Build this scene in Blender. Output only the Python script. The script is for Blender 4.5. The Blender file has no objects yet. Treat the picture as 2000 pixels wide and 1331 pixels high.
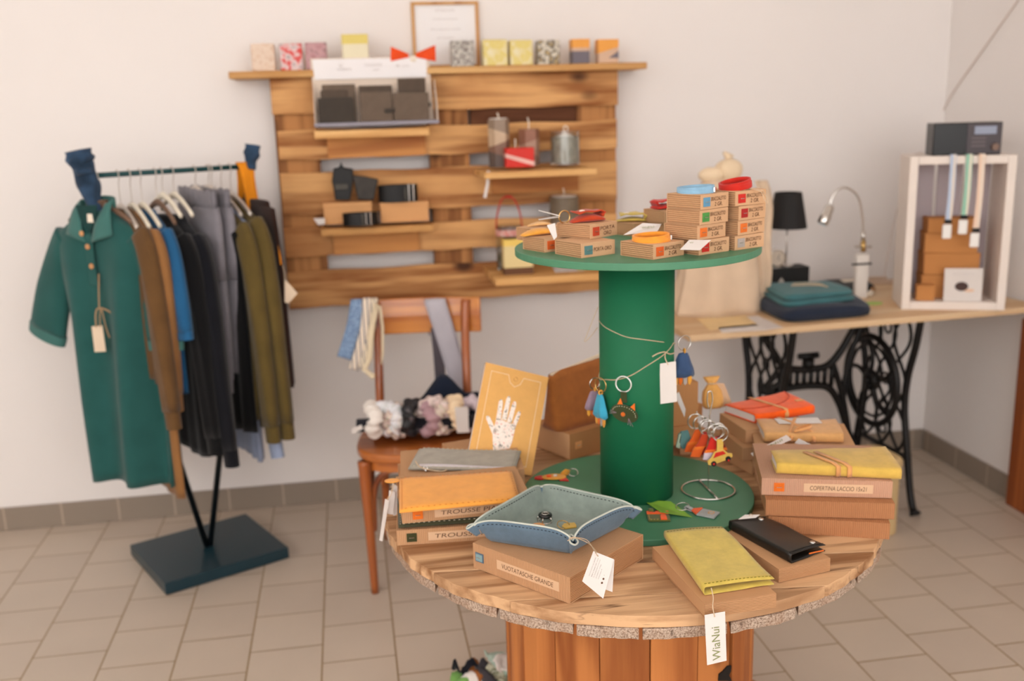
import bpy, bmesh, math, random
from mathutils import Vector, Matrix, Euler
from math import sin, cos, pi, radians as rad, atan2, hypot
random.seed(7)
SC = bpy.context.scene
COL = SC.collection
# ------------------------------------------------------------ camera model (35 mm lens, 36 mm sensor)
FPX, HC = 1944.4, 1.5
_p, _r, _y = rad(13.2185), rad(1.7067), rad(9.1395)
_f = Vector((sin(_y)*cos(_p), cos(_y)*cos(_p), -sin(_p)))
_r0 = Vector((cos(_y), -sin(_y), 0)); _d0 = _f.cross(_r0)
CR = _r0*cos(_r) + _d0*sin(_r); CD = -_r0*sin(_r) + _d0*cos(_r)
def W(x, y, z=None, Y=None, X=None):
    """point of the room on the horizontal plane z (or wall-parallel plane Y) seen at photo position x, y"""
    v = CR*((x-1000)/FPX) + CD*((y-665.5)/FPX) + _f
    t = (z-HC)/v.z if z is not None else (Y/v.y if Y is not None else X/v.x)
    return Vector((0, 0, HC)) + v*t
def V3(*a): return Vector(a)
# ------------------------------------------------------------ materials
def lin(c):
    out = []
    for v in c[:3]:
        v /= 255.0
        out.append(v/12.92 if v <= .04045 else ((v+.055)/1.055)**2.4)
    return (*out, 1.0)
MATS = {}
class NT:
    def __init__(s, name):
        s.m = bpy.data.materials.new(name); s.m.use_nodes = True
        s.t = s.m.node_tree; s.b = s.t.nodes['Principled BSDF']
    def n(s, ty, **kw):
        nd = s.t.nodes.new(ty)
        for k, v in kw.items():
            if k in nd.inputs: nd.inputs[k].default_value = v
            else: setattr(nd, k, v)
        return nd
    def l(s, a, b): s.t.links.new(a, b)
    def coord(s, scale=(1, 1, 1), island=False, rot=(0, 0, 0)):
        tc = s.n('ShaderNodeTexCoord'); mp = s.n('ShaderNodeMapping')
        mp.inputs['Scale'].default_value = scale; mp.inputs['Rotation'].default_value = rot
        s.l(tc.outputs['Object'], mp.inputs['Vector'])
        if island:
            g = s.n('ShaderNodeNewGeometry'); ob = s.n('ShaderNodeObjectInfo')
            ad = s.n('ShaderNodeMath', operation='ADD'); s.l(g.outputs['Random Per Island'], ad.inputs[0]); s.l(ob.outputs['Random'], ad.inputs[1])
            mu = s.n('ShaderNodeMath', operation='MULTIPLY'); s.l(ad.outputs[0], mu.inputs[0]); mu.inputs[1].default_value = 37.0
            s.l(mu.outputs[0], mp.inputs['Location'])
        return mp.outputs['Vector']
    def ramp(s, fac, stops):
        r = s.n('ShaderNodeValToRGB'); e = r.color_ramp.elements
        while len(e) < len(stops): e.new(.5)
        for el, (p, c) in zip(e, stops): el.position = p; el.color = c
        s.l(fac, r.inputs['Fac']); return r.outputs['Color']
    def bump(s, h, strength=.3, dist=.002):
        b = s.n('ShaderNodeBump'); b.inputs['Strength'].default_value = strength; b.inputs['Distance'].default_value = dist
        s.l(h, b.inputs['Height']); s.l(b.outputs['Normal'], s.b.inputs['Normal']); return b
    def noise(s, vec, scale=5, detail=4, rough=.5, dist=0.):
        nz = s.n('ShaderNodeTexNoise'); nz.inputs['Scale'].default_value = scale; nz.inputs['Detail'].default_value = detail
        nz.inputs['Roughness'].default_value = rough; nz.inputs['Distortion'].default_value = dist
        s.l(vec, nz.inputs['Vector']); return nz.outputs['Fac']
    def mix(s, f, a, b, mode='MIX'):
        m = s.n('ShaderNodeMix'); m.data_type = 'RGBA'; m.blend_type = mode
        for sock, v in ((m.inputs[0], f), (m.inputs[6], a), (m.inputs[7], b)):
            if hasattr(v, 'default_value') or hasattr(v, 'links'): s.l(v, sock)
            else: sock.default_value = v
        return m.outputs[2]
def shade(c, k): return tuple(min(1, max(0, v*k)) for v in c[:3]) + (1,)
def plain(name, rgb, rough=.6, metal=0., spec=.4, var=.08, vscale=9, bump=0., bscale=300, sheen=0., coat=0., trans=0., ior=1.45, emis=0):
    if name in MATS: return MATS[name]
    t = NT(name); c = lin(rgb); b = t.b
    b.inputs['Roughness'].default_value = rough; b.inputs['Metallic'].default_value = metal
    b.inputs['Specular IOR Level'].default_value = spec; b.inputs['Sheen Weight'].default_value = sheen
    b.inputs['Coat Weight'].default_value = coat; b.inputs['Transmission Weight'].default_value = trans; b.inputs['IOR'].default_value = ior
    v = t.coord()
    if var: t.l(t.ramp(t.noise(v, vscale, 5), [(.3, shade(c, 1-var)), (.7, shade(c, 1+var))]), b.inputs['Base Color'])
    else: b.inputs['Base Color'].default_value = c
    if bump: t.bump(t.noise(v, bscale, 3), bump, .001)
    if emis: b.inputs['Emission Color'].default_value = c; b.inputs['Emission Strength'].default_value = emis
    MATS[name] = t.m; return t.m
def cloth(name, rgb, rough=.9, var=.12, weave=500, bump=.35, speck=0.):
    if name in MATS: return MATS[name]
    t = NT(name); c = lin(rgb); b = t.b; v = t.coord()
    b.inputs['Roughness'].default_value = rough; b.inputs['Specular IOR Level'].default_value = .15; b.inputs['Sheen Weight'].default_value = .15
    n1 = t.noise(v, 14, 5); n2 = t.noise(v, weave, 2)
    col = t.ramp(n1, [(.3, shade(c, 1-var)), (.7, shade(c, 1+var))])
    if speck: col = t.mix(t.ramp(n2, [(.45, (0, 0, 0, 1)), (.6, (speck,)*3+(1,))]), col, shade(c, 1.8))
    t.l(col, b.inputs['Base Color']); t.bump(n2, bump, .0008)
    MATS[name] = t.m; return t.m
def suede(name, rgb, rough=.85, var=.13):
    if name in MATS: return MATS[name]
    t = NT(name); c = lin(rgb); b = t.b; v = t.coord()
    b.inputs['Roughness'].default_value = rough; b.inputs['Specular IOR Level'].default_value = .2; b.inputs['Sheen Weight'].default_value = .2
    col = t.ramp(t.noise(v, 35, 6, .65), [(.3, shade(c, 1-var)), (.7, shade(c, 1+var))])
    t.l(col, b.inputs['Base Color']); t.bump(t.noise(v, 900, 3), .3, .0006)
    MATS[name] = t.m; return t.m
def stripes(name, a, bcol, axis=0, period=.01, duty=.3, rough=.85):
    if name in MATS: return MATS[name]
    t = NT(name); v = t.coord(); t.b.inputs['Roughness'].default_value = rough
    sp = t.n('ShaderNodeSeparateXYZ'); t.l(v, sp.inputs[0])
    m = t.n('ShaderNodeMath', operation='MULTIPLY'); t.l(sp.outputs[axis], m.inputs[0]); m.inputs[1].default_value = 1/period
    f = t.n('ShaderNodeMath', operation='FRACT'); t.l(m.outputs[0], f.inputs[0])
    g = t.n('ShaderNodeMath', operation='LESS_THAN'); t.l(f.outputs[0], g.inputs[0]); g.inputs[1].default_value = duty
    t.l(t.mix(g.outputs[0], lin(a), lin(bcol)), t.b.inputs['Base Color'])
    t.bump(t.noise(v, 600, 2), .2, .0008); MATS[name] = t.m; return t.m
def kraft(name, rgb=(203, 158, 118), axis=0, period=.0032, amp=.55, rough=.8, cvar=.06):
    if name in MATS: return MATS[name]
    t = NT(name); c = lin(rgb); v = t.coord(); b = t.b
    b.inputs['Roughness'].default_value = rough; b.inputs['Specular IOR Level'].default_value = .25
    sp = t.n('ShaderNodeSeparateXYZ'); t.l(v, sp.inputs[0])
    m = t.n('ShaderNodeMath', operation='MULTIPLY'); t.l(sp.outputs[axis], m.inputs[0]); m.inputs[1].default_value = 2*pi/period
    s = t.n('ShaderNodeMath', operation='SINE'); t.l(m.outputs[0], s.inputs[0])
    col = t.ramp(t.noise(v, 7, 5), [(.3, shade(c, 1-cvar)), (.7, shade(c, 1+cvar))])
    h = t.n('ShaderNodeMath', operation='MULTIPLY_ADD'); t.l(s.outputs[0], h.inputs[0]); h.inputs[1].default_value = .5; h.inputs[2].default_value = .5
    groove_shade = t.ramp(h.outputs[0], [(0., shade(c, 1-.55*amp)), (.45, shade(c, 1.0))])  # shade between the ribs put into the colour, on top of the bump
    t.l(t.mix(.55, col, groove_shade), b.inputs['Base Color'])
    t.bump(h.outputs[0], amp, .0012); MATS[name] = t.m; return t.m
def wood(name, light, dark, axis=0, scale=1., rough=.6, knots=True, coat=0., contrast=1., knotcol=(70, 40, 20), bump=.25, fine=60, patch=None, cracks=0.):
    if name in MATS: return MATS[name]
    t = NT(name); b = t.b; b.inputs['Roughness'].default_value = rough; b.inputs['Coat Weight'].default_value = coat
    b.inputs['Specular IOR Level'].default_value = .3; b.inputs['Coat Roughness'].default_value = .15
    sc = [9*scale]*3; sc[axis] = .9*scale
    v = t.coord(tuple(sc), island=True)
    warp = t.noise(v, .8, 3, .5, .6)
    sv = t.n('ShaderNodeVectorMath', operation='SCALE'); t.l(v, sv.inputs[0]); sv.inputs['Scale'].default_value = 1
    rings = t.n('ShaderNodeMath', operation='MULTIPLY'); t.l(warp, rings.inputs[0]); rings.inputs[1].default_value = 26
    sn = t.n('ShaderNodeMath', operation='SINE'); t.l(rings.outputs[0], sn.inputs[0])
    h0 = t.n('ShaderNodeMath', operation='MULTIPLY_ADD'); t.l(sn.outputs[0], h0.inputs[0]); h0.inputs[1].default_value = .28; h0.inputs[2].default_value = .5
    sc2 = [fine*scale]*3; sc2[axis] = 3*scale
    v2 = t.coord(tuple(sc2), island=True); n2 = t.noise(v2, 1.0, 5, .6)
    mx = t.n('ShaderNodeMath', operation='MULTIPLY_ADD'); t.l(n2, mx.inputs[0]); mx.inputs[1].default_value = .7*contrast
    sb = t.n('ShaderNodeMath', operation='SUBTRACT'); t.l(h0.outputs[0], sb.inputs[0]); sb.inputs[1].default_value = .35*contrast; t.l(sb.outputs[0], mx.inputs[2])
    L, D = lin(light), lin(dark)
    col = t.ramp(mx.outputs[0], [(.15, D), (.75, L)])
    # board to board tone
    g = t.n('ShaderNodeNewGeometry'); ob = t.n('ShaderNodeObjectInfo'); wn = t.n('ShaderNodeTexWhiteNoise', noise_dimensions='1D')
    ad = t.n('ShaderNodeMath', operation='ADD'); t.l(g.outputs['Random Per Island'], ad.inputs[0]); t.l(ob.outputs['Random'], ad.inputs[1]); t.l(ad.outputs[0], wn.inputs['W'])
    tone = t.ramp(wn.outputs['Value'], [(0, (.80, .78, .76, 1)), (1, (1.0, 1.0, 1.0, 1))])
    col = t.mix(1., col, tone, 'MULTIPLY')
    if patch:
        v3 = t.coord((2.2, 2.2, 2.2), island=True); col = t.mix(t.ramp(t.noise(v3, 1.5, 4), [(.52, (0, 0, 0, 1)), (.72, (.75,)*3+(1,))]), col, lin(patch))
    if knots:
        sk = [7*scale]*3; sk[axis] = 4.2*scale
        vo = t.n('ShaderNodeTexVoronoi', feature='F1'); vo.inputs['Scale'].default_value = 1.0; t.l(t.coord(tuple(sk), island=True), vo.inputs['Vector'])
        kf = t.ramp(vo.outputs['Distance'], [(.07, (1, 1, 1, 1)), (.17, (0, 0, 0, 1))])
        col = t.mix(kf, col, lin(knotcol))
    hb = n2
    if cracks:
        sk = [11*scale]*3; sk[axis] = .55*scale
        cf = t.ramp(t.noise(t.coord(tuple(sk), island=True), 1.3, 4, .6, .3), [(.485, (0, 0, 0, 1)), (.5, (1, 1, 1, 1)), (.515, (0, 0, 0, 1))])
        sm = [2.2*scale]*3; mk = t.ramp(t.noise(t.coord(tuple(sm), island=True), 1.4, 2), [(.46, (0, 0, 0, 1)), (.56, (cracks,)*3+(1,))])
        cm = t.mix(1., cf, mk, 'MULTIPLY'); col = t.mix(cm, col, lin(knotcol))
    t.l(col, b.inputs['Base Color']); t.bump(hb, bump, .0015)
    MATS[name] = t.m; return t.m
def printed(name, cols, scale=30, rough=.5, axis=None, stretch=None):
    """noise-blotch print made of several inks"""
    if name in MATS: return MATS[name]
    t = NT(name); t.b.inputs['Roughness'].default_value = rough
    v = t.coord(stretch or (1, 1, 1)); n = t.noise(v, scale, 4, .55, .4)
    k = len(cols); st = [(.3+.4*i/max(1, k-1), lin(c)) for i, c in enumerate(cols)]
    t.l(t.ramp(n, st), t.b.inputs['Base Color']); MATS[name] = t.m; return t.m
# ------------------------------------------------------------ mesh builder
class MB:
    def __init__(s): s.bm = bmesh.new()
    def face(s, vs):
        try: return s.bm.faces.new(vs)
        except ValueError: return None
    def box(s, c, size, R=None):
        R = R or Matrix(); vs = []
        for dz in (-.5, .5):
            for dy in (-.5, .5):
                for dx in (-.5, .5):
                    vs.append(s.bm.verts.new(Vector(c) + (R.to_3x3() @ Vector((dx*size[0], dy*size[1], dz*size[2])))))
        for f in ((0, 2, 3, 1), (4, 5, 7, 6), (0, 1, 5, 4), (2, 6, 7, 3), (0, 4, 6, 2), (1, 3, 7, 5)): s.face([vs[i] for i in f])
        return s
    def prism(s, pts, a, b, M=None):
        """outline pts (2D, ccw) extruded from a to b along local z, placed by matrix M"""
        M = M or Matrix(); lo = [s.bm.verts.new(M @ Vector((p[0], p[1], a))) for p in pts]; hi = [s.bm.verts.new(M @ Vector((p[0], p[1], b))) for p in pts]
        n = len(pts); s.face(lo[::-1]); s.face(hi)
        for i in range(n): s.face([lo[i], lo[(i+1) % n], hi[(i+1) % n], hi[i]])
        return s
    def loft(s, rings, caps=True, closed=True):
        R = [[s.bm.verts.new(p) for p in r] for r in rings]; n = len(R[0])
        for a, b in zip(R, R[1:]):
            for i in range(n if closed else n-1): s.face([a[i], a[(i+1) % n], b[(i+1) % n], b[i]])
        if caps and closed: s.face(R[0][::-1]); s.face(R[-1])
        return s
    def lathe(s, prof, c=(0, 0, 0), n=40, caps=True, M=None):
        M = M or Matrix.Translation(Vector(c))
        return s.loft([[M @ Vector((r*cos(2*pi*i/n), r*sin(2*pi*i/n), z)) for i in range(n)] for r, z in prof], caps)
    def tube(s, pts, r, n=10, closed=False, flat=1., caps=True, up=None):
        pts = [Vector(p) for p in pts]; N = len(pts); rings = []; rr = r if isinstance(r, (list, tuple)) else [r]*N
        prev = Vector(up) if up else None
        for i, p in enumerate(pts):
            if closed: d = pts[(i+1) % N] - pts[i-1]
            else: d = pts[min(i+1, N-1)] - pts[max(i-1, 0)]
            d.normalize()
            if prev is None: prev = Vector((0, 0, 1)) if abs(d.z) < .9 else Vector((1, 0, 0))
            x = prev - d*prev.dot(d)
            if x.length < 1e-6: x = Vector((1, 0, 0)) - d*d.x
            x.normalize(); prev = x if not up else Vector(up); y = d.cross(x)
            rings.append([p + x*(rr[i]*cos(2*pi*k/n)) + y*(rr[i]*flat*sin(2*pi*k/n)) for k in range(n)])
        if closed: rings.append(rings[0]); 
        if closed:
            R = [[s.bm.verts.new(q) for q in g] for g in rings[:-1]]
            for a in range(N):
                A, B = R[a], R[(a+1) % N]
                for k in range(n): s.face([A[k], A[(k+1) % n], B[(k+1) % n], B[k]])
            return s
        return s.loft(rings, caps)
    def ring(s, c, R, r, M=None, n=32, m=8, flat=1.):
        M = M or Matrix(); c = Vector(c)
        return s.tube([c + M.to_3x3() @ Vector((R*cos(2*pi*i/n), R*sin(2*pi*i/n), 0)) for i in range(n)], r, m, True, flat, up=M.to_3x3() @ Vector((0, 0, 1)))
    def sphere(s, c, r, sc=(1, 1, 1), n=16, m=10, M=None, wob=0, k=5, ph=0):
        M3 = (M or Matrix()).to_3x3(); rings = []
        for j in range(1, m):
            th = pi*j/m; rings.append([Vector(c) + M3 @ Vector((r*(1+wob*sin(k*2*pi*i/n+ph)*sin(th))*sin(th)*cos(2*pi*i/n)*sc[0], r*(1+wob*sin(k*2*pi*i/n+ph)*sin(th))*sin(th)*sin(2*pi*i/n)*sc[1], -r*cos(th)*sc[2])) for i in range(n)])
        return s.loft(rings, True)
    def sheet(s, grid, thick=.001):
        """grid[i][j] of points -> thin solid cloth/paper"""
        G = [[Vector(p) for p in row] for row in grid]; a, b = len(G), len(G[0]); N = [[None]*b for _ in range(a)]
        for i in range(a):
            for j in range(b):
                du = G[min(i+1, a-1)][j]-G[max(i-1, 0)][j]; dv = G[i][min(j+1, b-1)]-G[i][max(j-1, 0)]
                n = du.cross(dv); N[i][j] = n.normalized() if n.length > 1e-12 else Vector((0, 0, 1))
        A = [[s.bm.verts.new(G[i][j]+N[i][j]*thick/2) for j in range(b)] for i in range(a)]
        B = [[s.bm.verts.new(G[i][j]-N[i][j]*thick/2) for j in range(b)] for i in range(a)]
        for i in range(a-1):
            for j in range(b-1):
                s.face([A[i][j], A[i+1][j], A[i+1][j+1], A[i][j+1]]); s.face([B[i][j], B[i][j+1], B[i+1][j+1], B[i+1][j]])
        for i in range(a-1):
            s.face([A[i][0], B[i][0], B[i+1][0], A[i+1][0]]); s.face([A[i][b-1], A[i+1][b-1], B[i+1][b-1], B[i][b-1]])
        for j in range(b-1):
            s.face([A[0][j], A[0][j+1], B[0][j+1], B[0][j]]); s.face([A[a-1][j], B[a-1][j], B[a-1][j+1], A[a-1][j+1]])
        return s
    def build(s, name, m, parent=None, smooth=False, bevel=0., seg=2, sub=0, disp=0., dscale=.05):
        bmesh.ops.recalc_face_normals(s.bm, faces=s.bm.faces)
        me = bpy.data.meshes.new(name); s.bm.to_mesh(me); s.bm.free(); o = bpy.data.objects.new(name, me); COL.objects.link(o)
        if m: me.materials.append(m)
        if parent: o.parent = parent
        if smooth: me.polygons.foreach_set('use_smooth', [True]*len(me.polygons))
        if bevel:
            b = o.modifiers.new('bevel', 'BEVEL'); b.width = bevel; b.segments = seg; b.limit_method = 'ANGLE'; b.angle_limit = rad(35); b.harden_normals = False
        if sub: q = o.modifiers.new('subdivision', 'SUBSURF'); q.levels = sub; q.render_levels = sub
        if disp:
            tx = bpy.data.textures.new(name+'_relief', 'CLOUDS'); tx.noise_scale = dscale; d = o.modifiers.new('relief', 'DISPLACE'); d.texture = tx; d.strength = disp; d.mid_level = .5
        return o
def tag(o, label, cat, group=None, kind=None):
    o['label'] = label; o['category'] = cat
    if group: o['group'] = group
    if kind: o['kind'] = kind
    return o
def thing(name, label, cat, loc=(0, 0, 0), rz=0., group=None, rot=None):
    o = bpy.data.objects.new(name, None); COL.objects.link(o); o.empty_display_size = .05
    o.location = loc; o.rotation_euler = rot or (0, 0, rz); return tag(o, label, cat, group)
def struct(o): o['kind'] = 'structure'; return o
def kids(o): return [c for c in bpy.data.objects if c.parent == o]
def dup(o, loc=None, rot=None, label=None, group=None):
    def cp(a, par):
        c = a.copy(); COL.objects.link(c)
        if par: c.parent = par
        for k in kids(a): cp(k, c)
        return c
    r = cp(o, None)
    if loc is not None: r.location = loc
    if rot is not None: r.rotation_euler = rot
    if label: r['label'] = label
    if group: r['group'] = group
    return r
def text(s, name, m, parent, M, width=None, height=None, align='LEFT', thick=.0002, fat=0., shear=0.):
    cu = bpy.data.curves.new(name, 'FONT'); cu.body = s; cu.size = 1; cu.align_x = align; cu.offset = fat; cu.shear = shear
    tmp = bpy.data.objects.new('tmp_text', cu); COL.objects.link(tmp)
    bpy.context.view_layer.update()
    dg = bpy.context.evaluated_depsgraph_get(); me = bpy.data.meshes.new_from_object(tmp.evaluated_get(dg)); bpy.data.objects.remove(tmp)
    xs = [v.co.x for v in me.vertices]; ys = [v.co.y for v in me.vertices]
    w0, h0 = max(xs)-min(xs), max(ys)-min(ys); sx = width/w0 if width else None; sy = height/h0 if height else None
    sx = sx or sy; sy = sy or sx; x0 = min(xs) if align == 'LEFT' else (max(xs)+min(xs))/2; y0 = (max(ys)+min(ys))/2
    me.transform(M @ Matrix.Diagonal((sx, sy, 1, 1)) @ Matrix.Translation((-x0, -y0, 0)))
    me.name = name; o = bpy.data.objects.new(name, me); COL.objects.link(o); me.materials.clear(); me.materials.append(m); o.parent = parent; return o
def Mx(loc=(0, 0, 0), rx=0, ry=0, rz=0): return Matrix.Translation(Vector(loc)) @ Euler((rx, ry, rz)).to_matrix().to_4x4()
def frame(o, x, y):
    """matrix with origin o, local x and y directions"""
    x = Vector(x).normalized(); y = Vector(y); y = (y - x*y.dot(x)).normalized(); z = x.cross(y)
    return Matrix(((x.x, y.x, z.x, o[0]), (x.y, y.y, z.y, o[1]), (x.z, y.z, z.z, o[2]), (0, 0, 0, 1)))
def smooth_path(pts, n=6, closed=False):
    pts = [Vector(p) for p in pts]; out = []; N = len(pts)
    for i in range(N if closed else N-1):
        if closed: a, b, c, d = pts[i-1], pts[i], pts[(i+1) % N], pts[(i+2) % N]
        else: a, b, c, d = pts[max(i-1, 0)], pts[i], pts[i+1], pts[min(i+2, N-1)]
        for k in range(n):
            t = k/n; out.append(.5*((2*b)+(-a+c)*t+(2*a-5*b+4*c-d)*t*t+(-a+3*b-3*c+d)*t**3))
    if not closed: out.append(pts[-1])
    return out
def lerp(a, b, t): return a+(b-a)*t
# ================================================================= the room
def floor_mat():
    t = NT('floor_tiles'); b = t.b; b.inputs['Roughness'].default_value = .38; b.inputs['Specular IOR Level'].default_value = .35
    tc = t.n('ShaderNodeTexCoord'); mp = t.n('ShaderNodeMapping'); t.l(tc.outputs['Object'], mp.inputs['Vector'])
    mp.inputs['Rotation'].default_value = (0, 0, pi/2); mp.inputs['Location'].default_value = (TILE_OFF, .152, 0)
    br = t.n('ShaderNodeTexBrick'); t.l(mp.outputs['Vector'], br.inputs['Vector'])
    br.offset = TILE_SHIFT; br.offset_frequency = 2; br.squash = 1
    br.inputs['Scale'].default_value = 1; br.inputs['Brick Width'].default_value = TILE_LEN; br.inputs['Row Height'].default_value = .2055
    br.inputs['Mortar Size'].default_value = .0028; br.inputs['Mortar Smooth'].default_value = .1; br.inputs['Bias'].default_value = 0
    br.inputs['Color1'].default_value = lin((206, 190, 172)); br.inputs['Color2'].default_value = lin((199, 183, 166)); br.inputs['Mortar'].default_value = lin((158, 134, 104))
    n = t.noise(t.coord(), 3, 6); col = t.mix(1., br.outputs['Color'], t.ramp(n, [(.3, (.93, .93, .93, 1)), (.7, (1, 1, 1, 1))]), 'MULTIPLY')
    t.l(col, b.inputs['Base Color']); iv = t.n('ShaderNodeMath', operation='SUBTRACT'); iv.inputs[0].default_value = 1; t.l(br.outputs['Fac'], iv.inputs[1])
    t.bump(iv.outputs[0], .5, .002); return t.m
WY, WX = 3.77, 2.40
TILE_LEN, TILE_OFF, TILE_SHIFT = .2055, 2.871, .5
wallm = plain('white_plaster', (240, 234, 230), .85, var=.015, vscale=2, bump=.12, bscale=120, spec=.2)
floor = struct(MB().box((0, .9, -.05), (9, 7.2, .1)).build('floor', None)); floor.data.materials.append(floor_mat())
struct(MB().box((-1.3, WY+.06, 1.4), (7.6, .12, 3.0)).build('wall_back', wallm))
struct(MB().box((WX+.06, .9, 1.4), (.12, 5.9, 3.0)).build('wall_right', wallm))
struct(MB().box((-.3, -2.06, .45), (5.4, .12, .9)).build('blocker_wall_front', wallm))  # unseen sill-high wall, added to keep low daylight from under the table
struct(MB().box((-3.0, .9, 1.4), (.12, 5.7, 3.0)).build('blocker_wall_left', wallm))  # unseen wall, added to cut the daylight coming in from the left
struct(MB().box((-.7, .9, 2.95), (6.3, 5.9, .1)).build('ceiling', wallm))
def base_mat():
    t = NT('baseboard_tiles'); v = t.coord(); sp = t.n('ShaderNodeSeparateXYZ'); t.l(v, sp.inputs[0]); ad = t.n('ShaderNodeMath', operation='ADD'); t.l(sp.outputs[0], ad.inputs[0]); t.l(sp.outputs[1], ad.inputs[1])
    m = t.n('ShaderNodeMath', operation='MULTIPLY_ADD'); t.l(ad.outputs[0], m.inputs[0]); m.inputs[1].default_value = 1/.205; m.inputs[2].default_value = .235
    f = t.n('ShaderNodeMath', operation='FRACT'); t.l(m.outputs[0], f.inputs[0]); g = t.n('ShaderNodeMath', operation='LESS_THAN'); t.l(f.outputs[0], g.inputs[0]); g.inputs[1].default_value = .03
    t.l(t.mix(g.outputs[0], lin((146, 132, 118)), lin((185, 165, 145))), t.b.inputs['Base Color']); t.b.inputs['Roughness'].default_value = .45; return t.m
bm_ = base_mat()
struct(MB().box((-1.3, WY-.005, .045), (7.39, .012, .09)).build('baseboard_back', bm_, bevel=.002))
struct(MB().box((WX-.005, .9, .045), (.012, 5.7, .09)).build('baseboard_right', bm_, bevel=.002))
# wooden cabinet standing at the right wall, only its corner post in view
cw = wood('reddish_wood', (176, 98, 48), (140, 70, 30), axis=2, scale=.6, rough=.45, knots=False)
cab = thing('wooden_cabinet', 'reddish brown wooden cabinet side below the right end of the long table', 'cabinet', (2.37, 3.06, 0))
MB().box((0, .0, .355), (.03, .16, .71)).build('side_panel', cw, cab, bevel=.003)
MB().box((.0, -.20, .355), (.02, .24, .67)).build('front_panel', cw, cab, bevel=.003)
# cables on the wall
grey = plain('grey_cable', (214, 198, 188), .5, var=0)
c1 = MB().tube(smooth_path([W(1838, 226, X=WX-.006), W(1862, 180, X=WX-.006), W(1925, 90, X=WX-.006), W(1985, 5, X=WX-.006), W(2010, -40, X=WX-.006)]), .0026, 8).build('wall_cable', grey, smooth=True)
tag(c1, 'thin pale cable running diagonally up the right wall above the radio', 'cable')
# ================================================================= cable drum table and the green drum on it
ZT = .71; TC = V3(.532, 1.866, 0); TR = .4975; GC = V3(.548, 1.854, 0)
planks = wood('drum_planks', (222, 178, 134), (150, 104, 66), axis=0, scale=1.0, rough=.75, knotcol=(92, 58, 34), contrast=1.5, bump=.7, patch=(178, 138, 102), cracks=.85)
def rim_mat():
    t = NT('drum_rim'); t.b.inputs['Roughness'].default_value = .9; v = t.coord(island=True)
    n1 = t.noise(v, 330, 3, .7); n2 = t.noise(v, 14, 5, .6); n3 = t.noise(t.coord(island=True), 60, 4)
    c = t.ramp(n1, [(.32, lin((112, 84, 64))), (.60, lin((202, 180, 160)))]); c = t.mix(t.ramp(n2, [(.45, (0, 0, 0, 1)), (.7, (.6, .6, .6, 1))]), c, lin((150, 104, 70))); c = t.mix(t.ramp(n3, [(.62, (0, 0, 0, 1)), (.72, (.75, .75, .75, 1))]), c, lin((74, 54, 40)))
    t.l(c, t.b.inputs['Base Color']); t.bump(n1, .9, .002); return t.m
rimw = rim_mat()
staves = wood('drum_staves', (204, 130, 70), (156, 88, 42), axis=2, scale=.8, rough=.6, knotcol=(70, 30, 12), contrast=1.1)
PA = rad(-7)                                     # boards run almost left to right
def disc_layer(z0, z1, R, edges, ang, jit=.004, gap=.0032, notch=(), round_=0):
    """circular flange sawn from parallel boards"""
    mb = MB(); M = Matrix.Rotation(ang, 4, 'Z')
    for a, b in zip(edges, edges[1:]):
        a2, b2 = a+gap/2, b-gap/2; Rr = R*(1+random.uniform(-1, 1)*jit); pts = []
        def arc(v0, v1, sgn, k=18):
            out = []
            for i in range(k+1):
                v = lerp(v0, v1, i/k); v = max(-Rr*.9995, min(Rr*.9995, v))
                r = Rr + .0016*sin(v*61+sgn*2)+.001*sin(v*173) + random.uniform(-.0007, .0007)
                out.append((sgn*math.sqrt(max(r*r-v*v, 1e-6)), v))
            return out
        pts = arc(a2, b2, 1) + arc(b2, a2, -1)
        dz = random.uniform(-.0018, .0004)
        mb.prism(pts, z0+dz*.3, z1+dz, M)
    return mb
def edges(R, ws):
    e = [-R]
    for w_ in ws: e.append(e[-1]+w_)
    e = [x for x in e if x < R-.03]; e.append(R); return e
tb = thing('cable_drum_table', 'big wooden cable drum used as round table for the boxed leather goods', 'table', (TC.x, TC.y, 0))
disc_layer(ZT-.021, ZT, TR, edges(TR, [.075, .118, .13, .125, .14, .12, .125, .13]), PA).build('tabletop', planks, tb, bevel=.005, seg=3)
disc_layer(ZT-.041, ZT-.0215, TR-.002, edges(TR, [.10, .12, .115, .14, .105, .13, .12, .125]), PA+pi/2-.16, jit=.006, gap=.006).build('under_boards', rimw, tb, bevel=.002)
mb = MB(); RD = .258                              # drum core made of staves
k = 17
for i in range(k):
    a0, a1 = 2*pi*i/k+.003+.9, 2*pi*(i+1)/k-.003+.9
    if i == 11: a1 -= .045
    am = (a0+a1)/2; r1, r0 = RD+random.uniform(-.002, .002), RD-.024
    mb.prism([(r0*cos(a0), r0*sin(a0)), (r1*cos(a0), r1*sin(a0)), (r1*cos(am)*1.004, r1*sin(am)*1.004), (r1*cos(a1), r1*sin(a1)), (r0*cos(a1), r0*sin(a1))], .04, ZT-.041)
mb.build('drum_core', staves, tb, bevel=.002)
disc_layer(.0, .02, .53, edges(.53, [.12]*9), PA+pi/2).build('bottom_flange', staves, tb, bevel=.002)
disc_layer(.0205, .04, .53, edges(.53, [.13]*9), PA).build('bottom_flange', wood('flange_wood', (214, 150, 88), (176, 110, 56), axis=0, scale=.8, rough=.6), tb, bevel=.003)
# stencil mark on a stave and a bit of staple
dk = plain('stencil_black', (28, 22, 18), .8, var=0)
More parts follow.
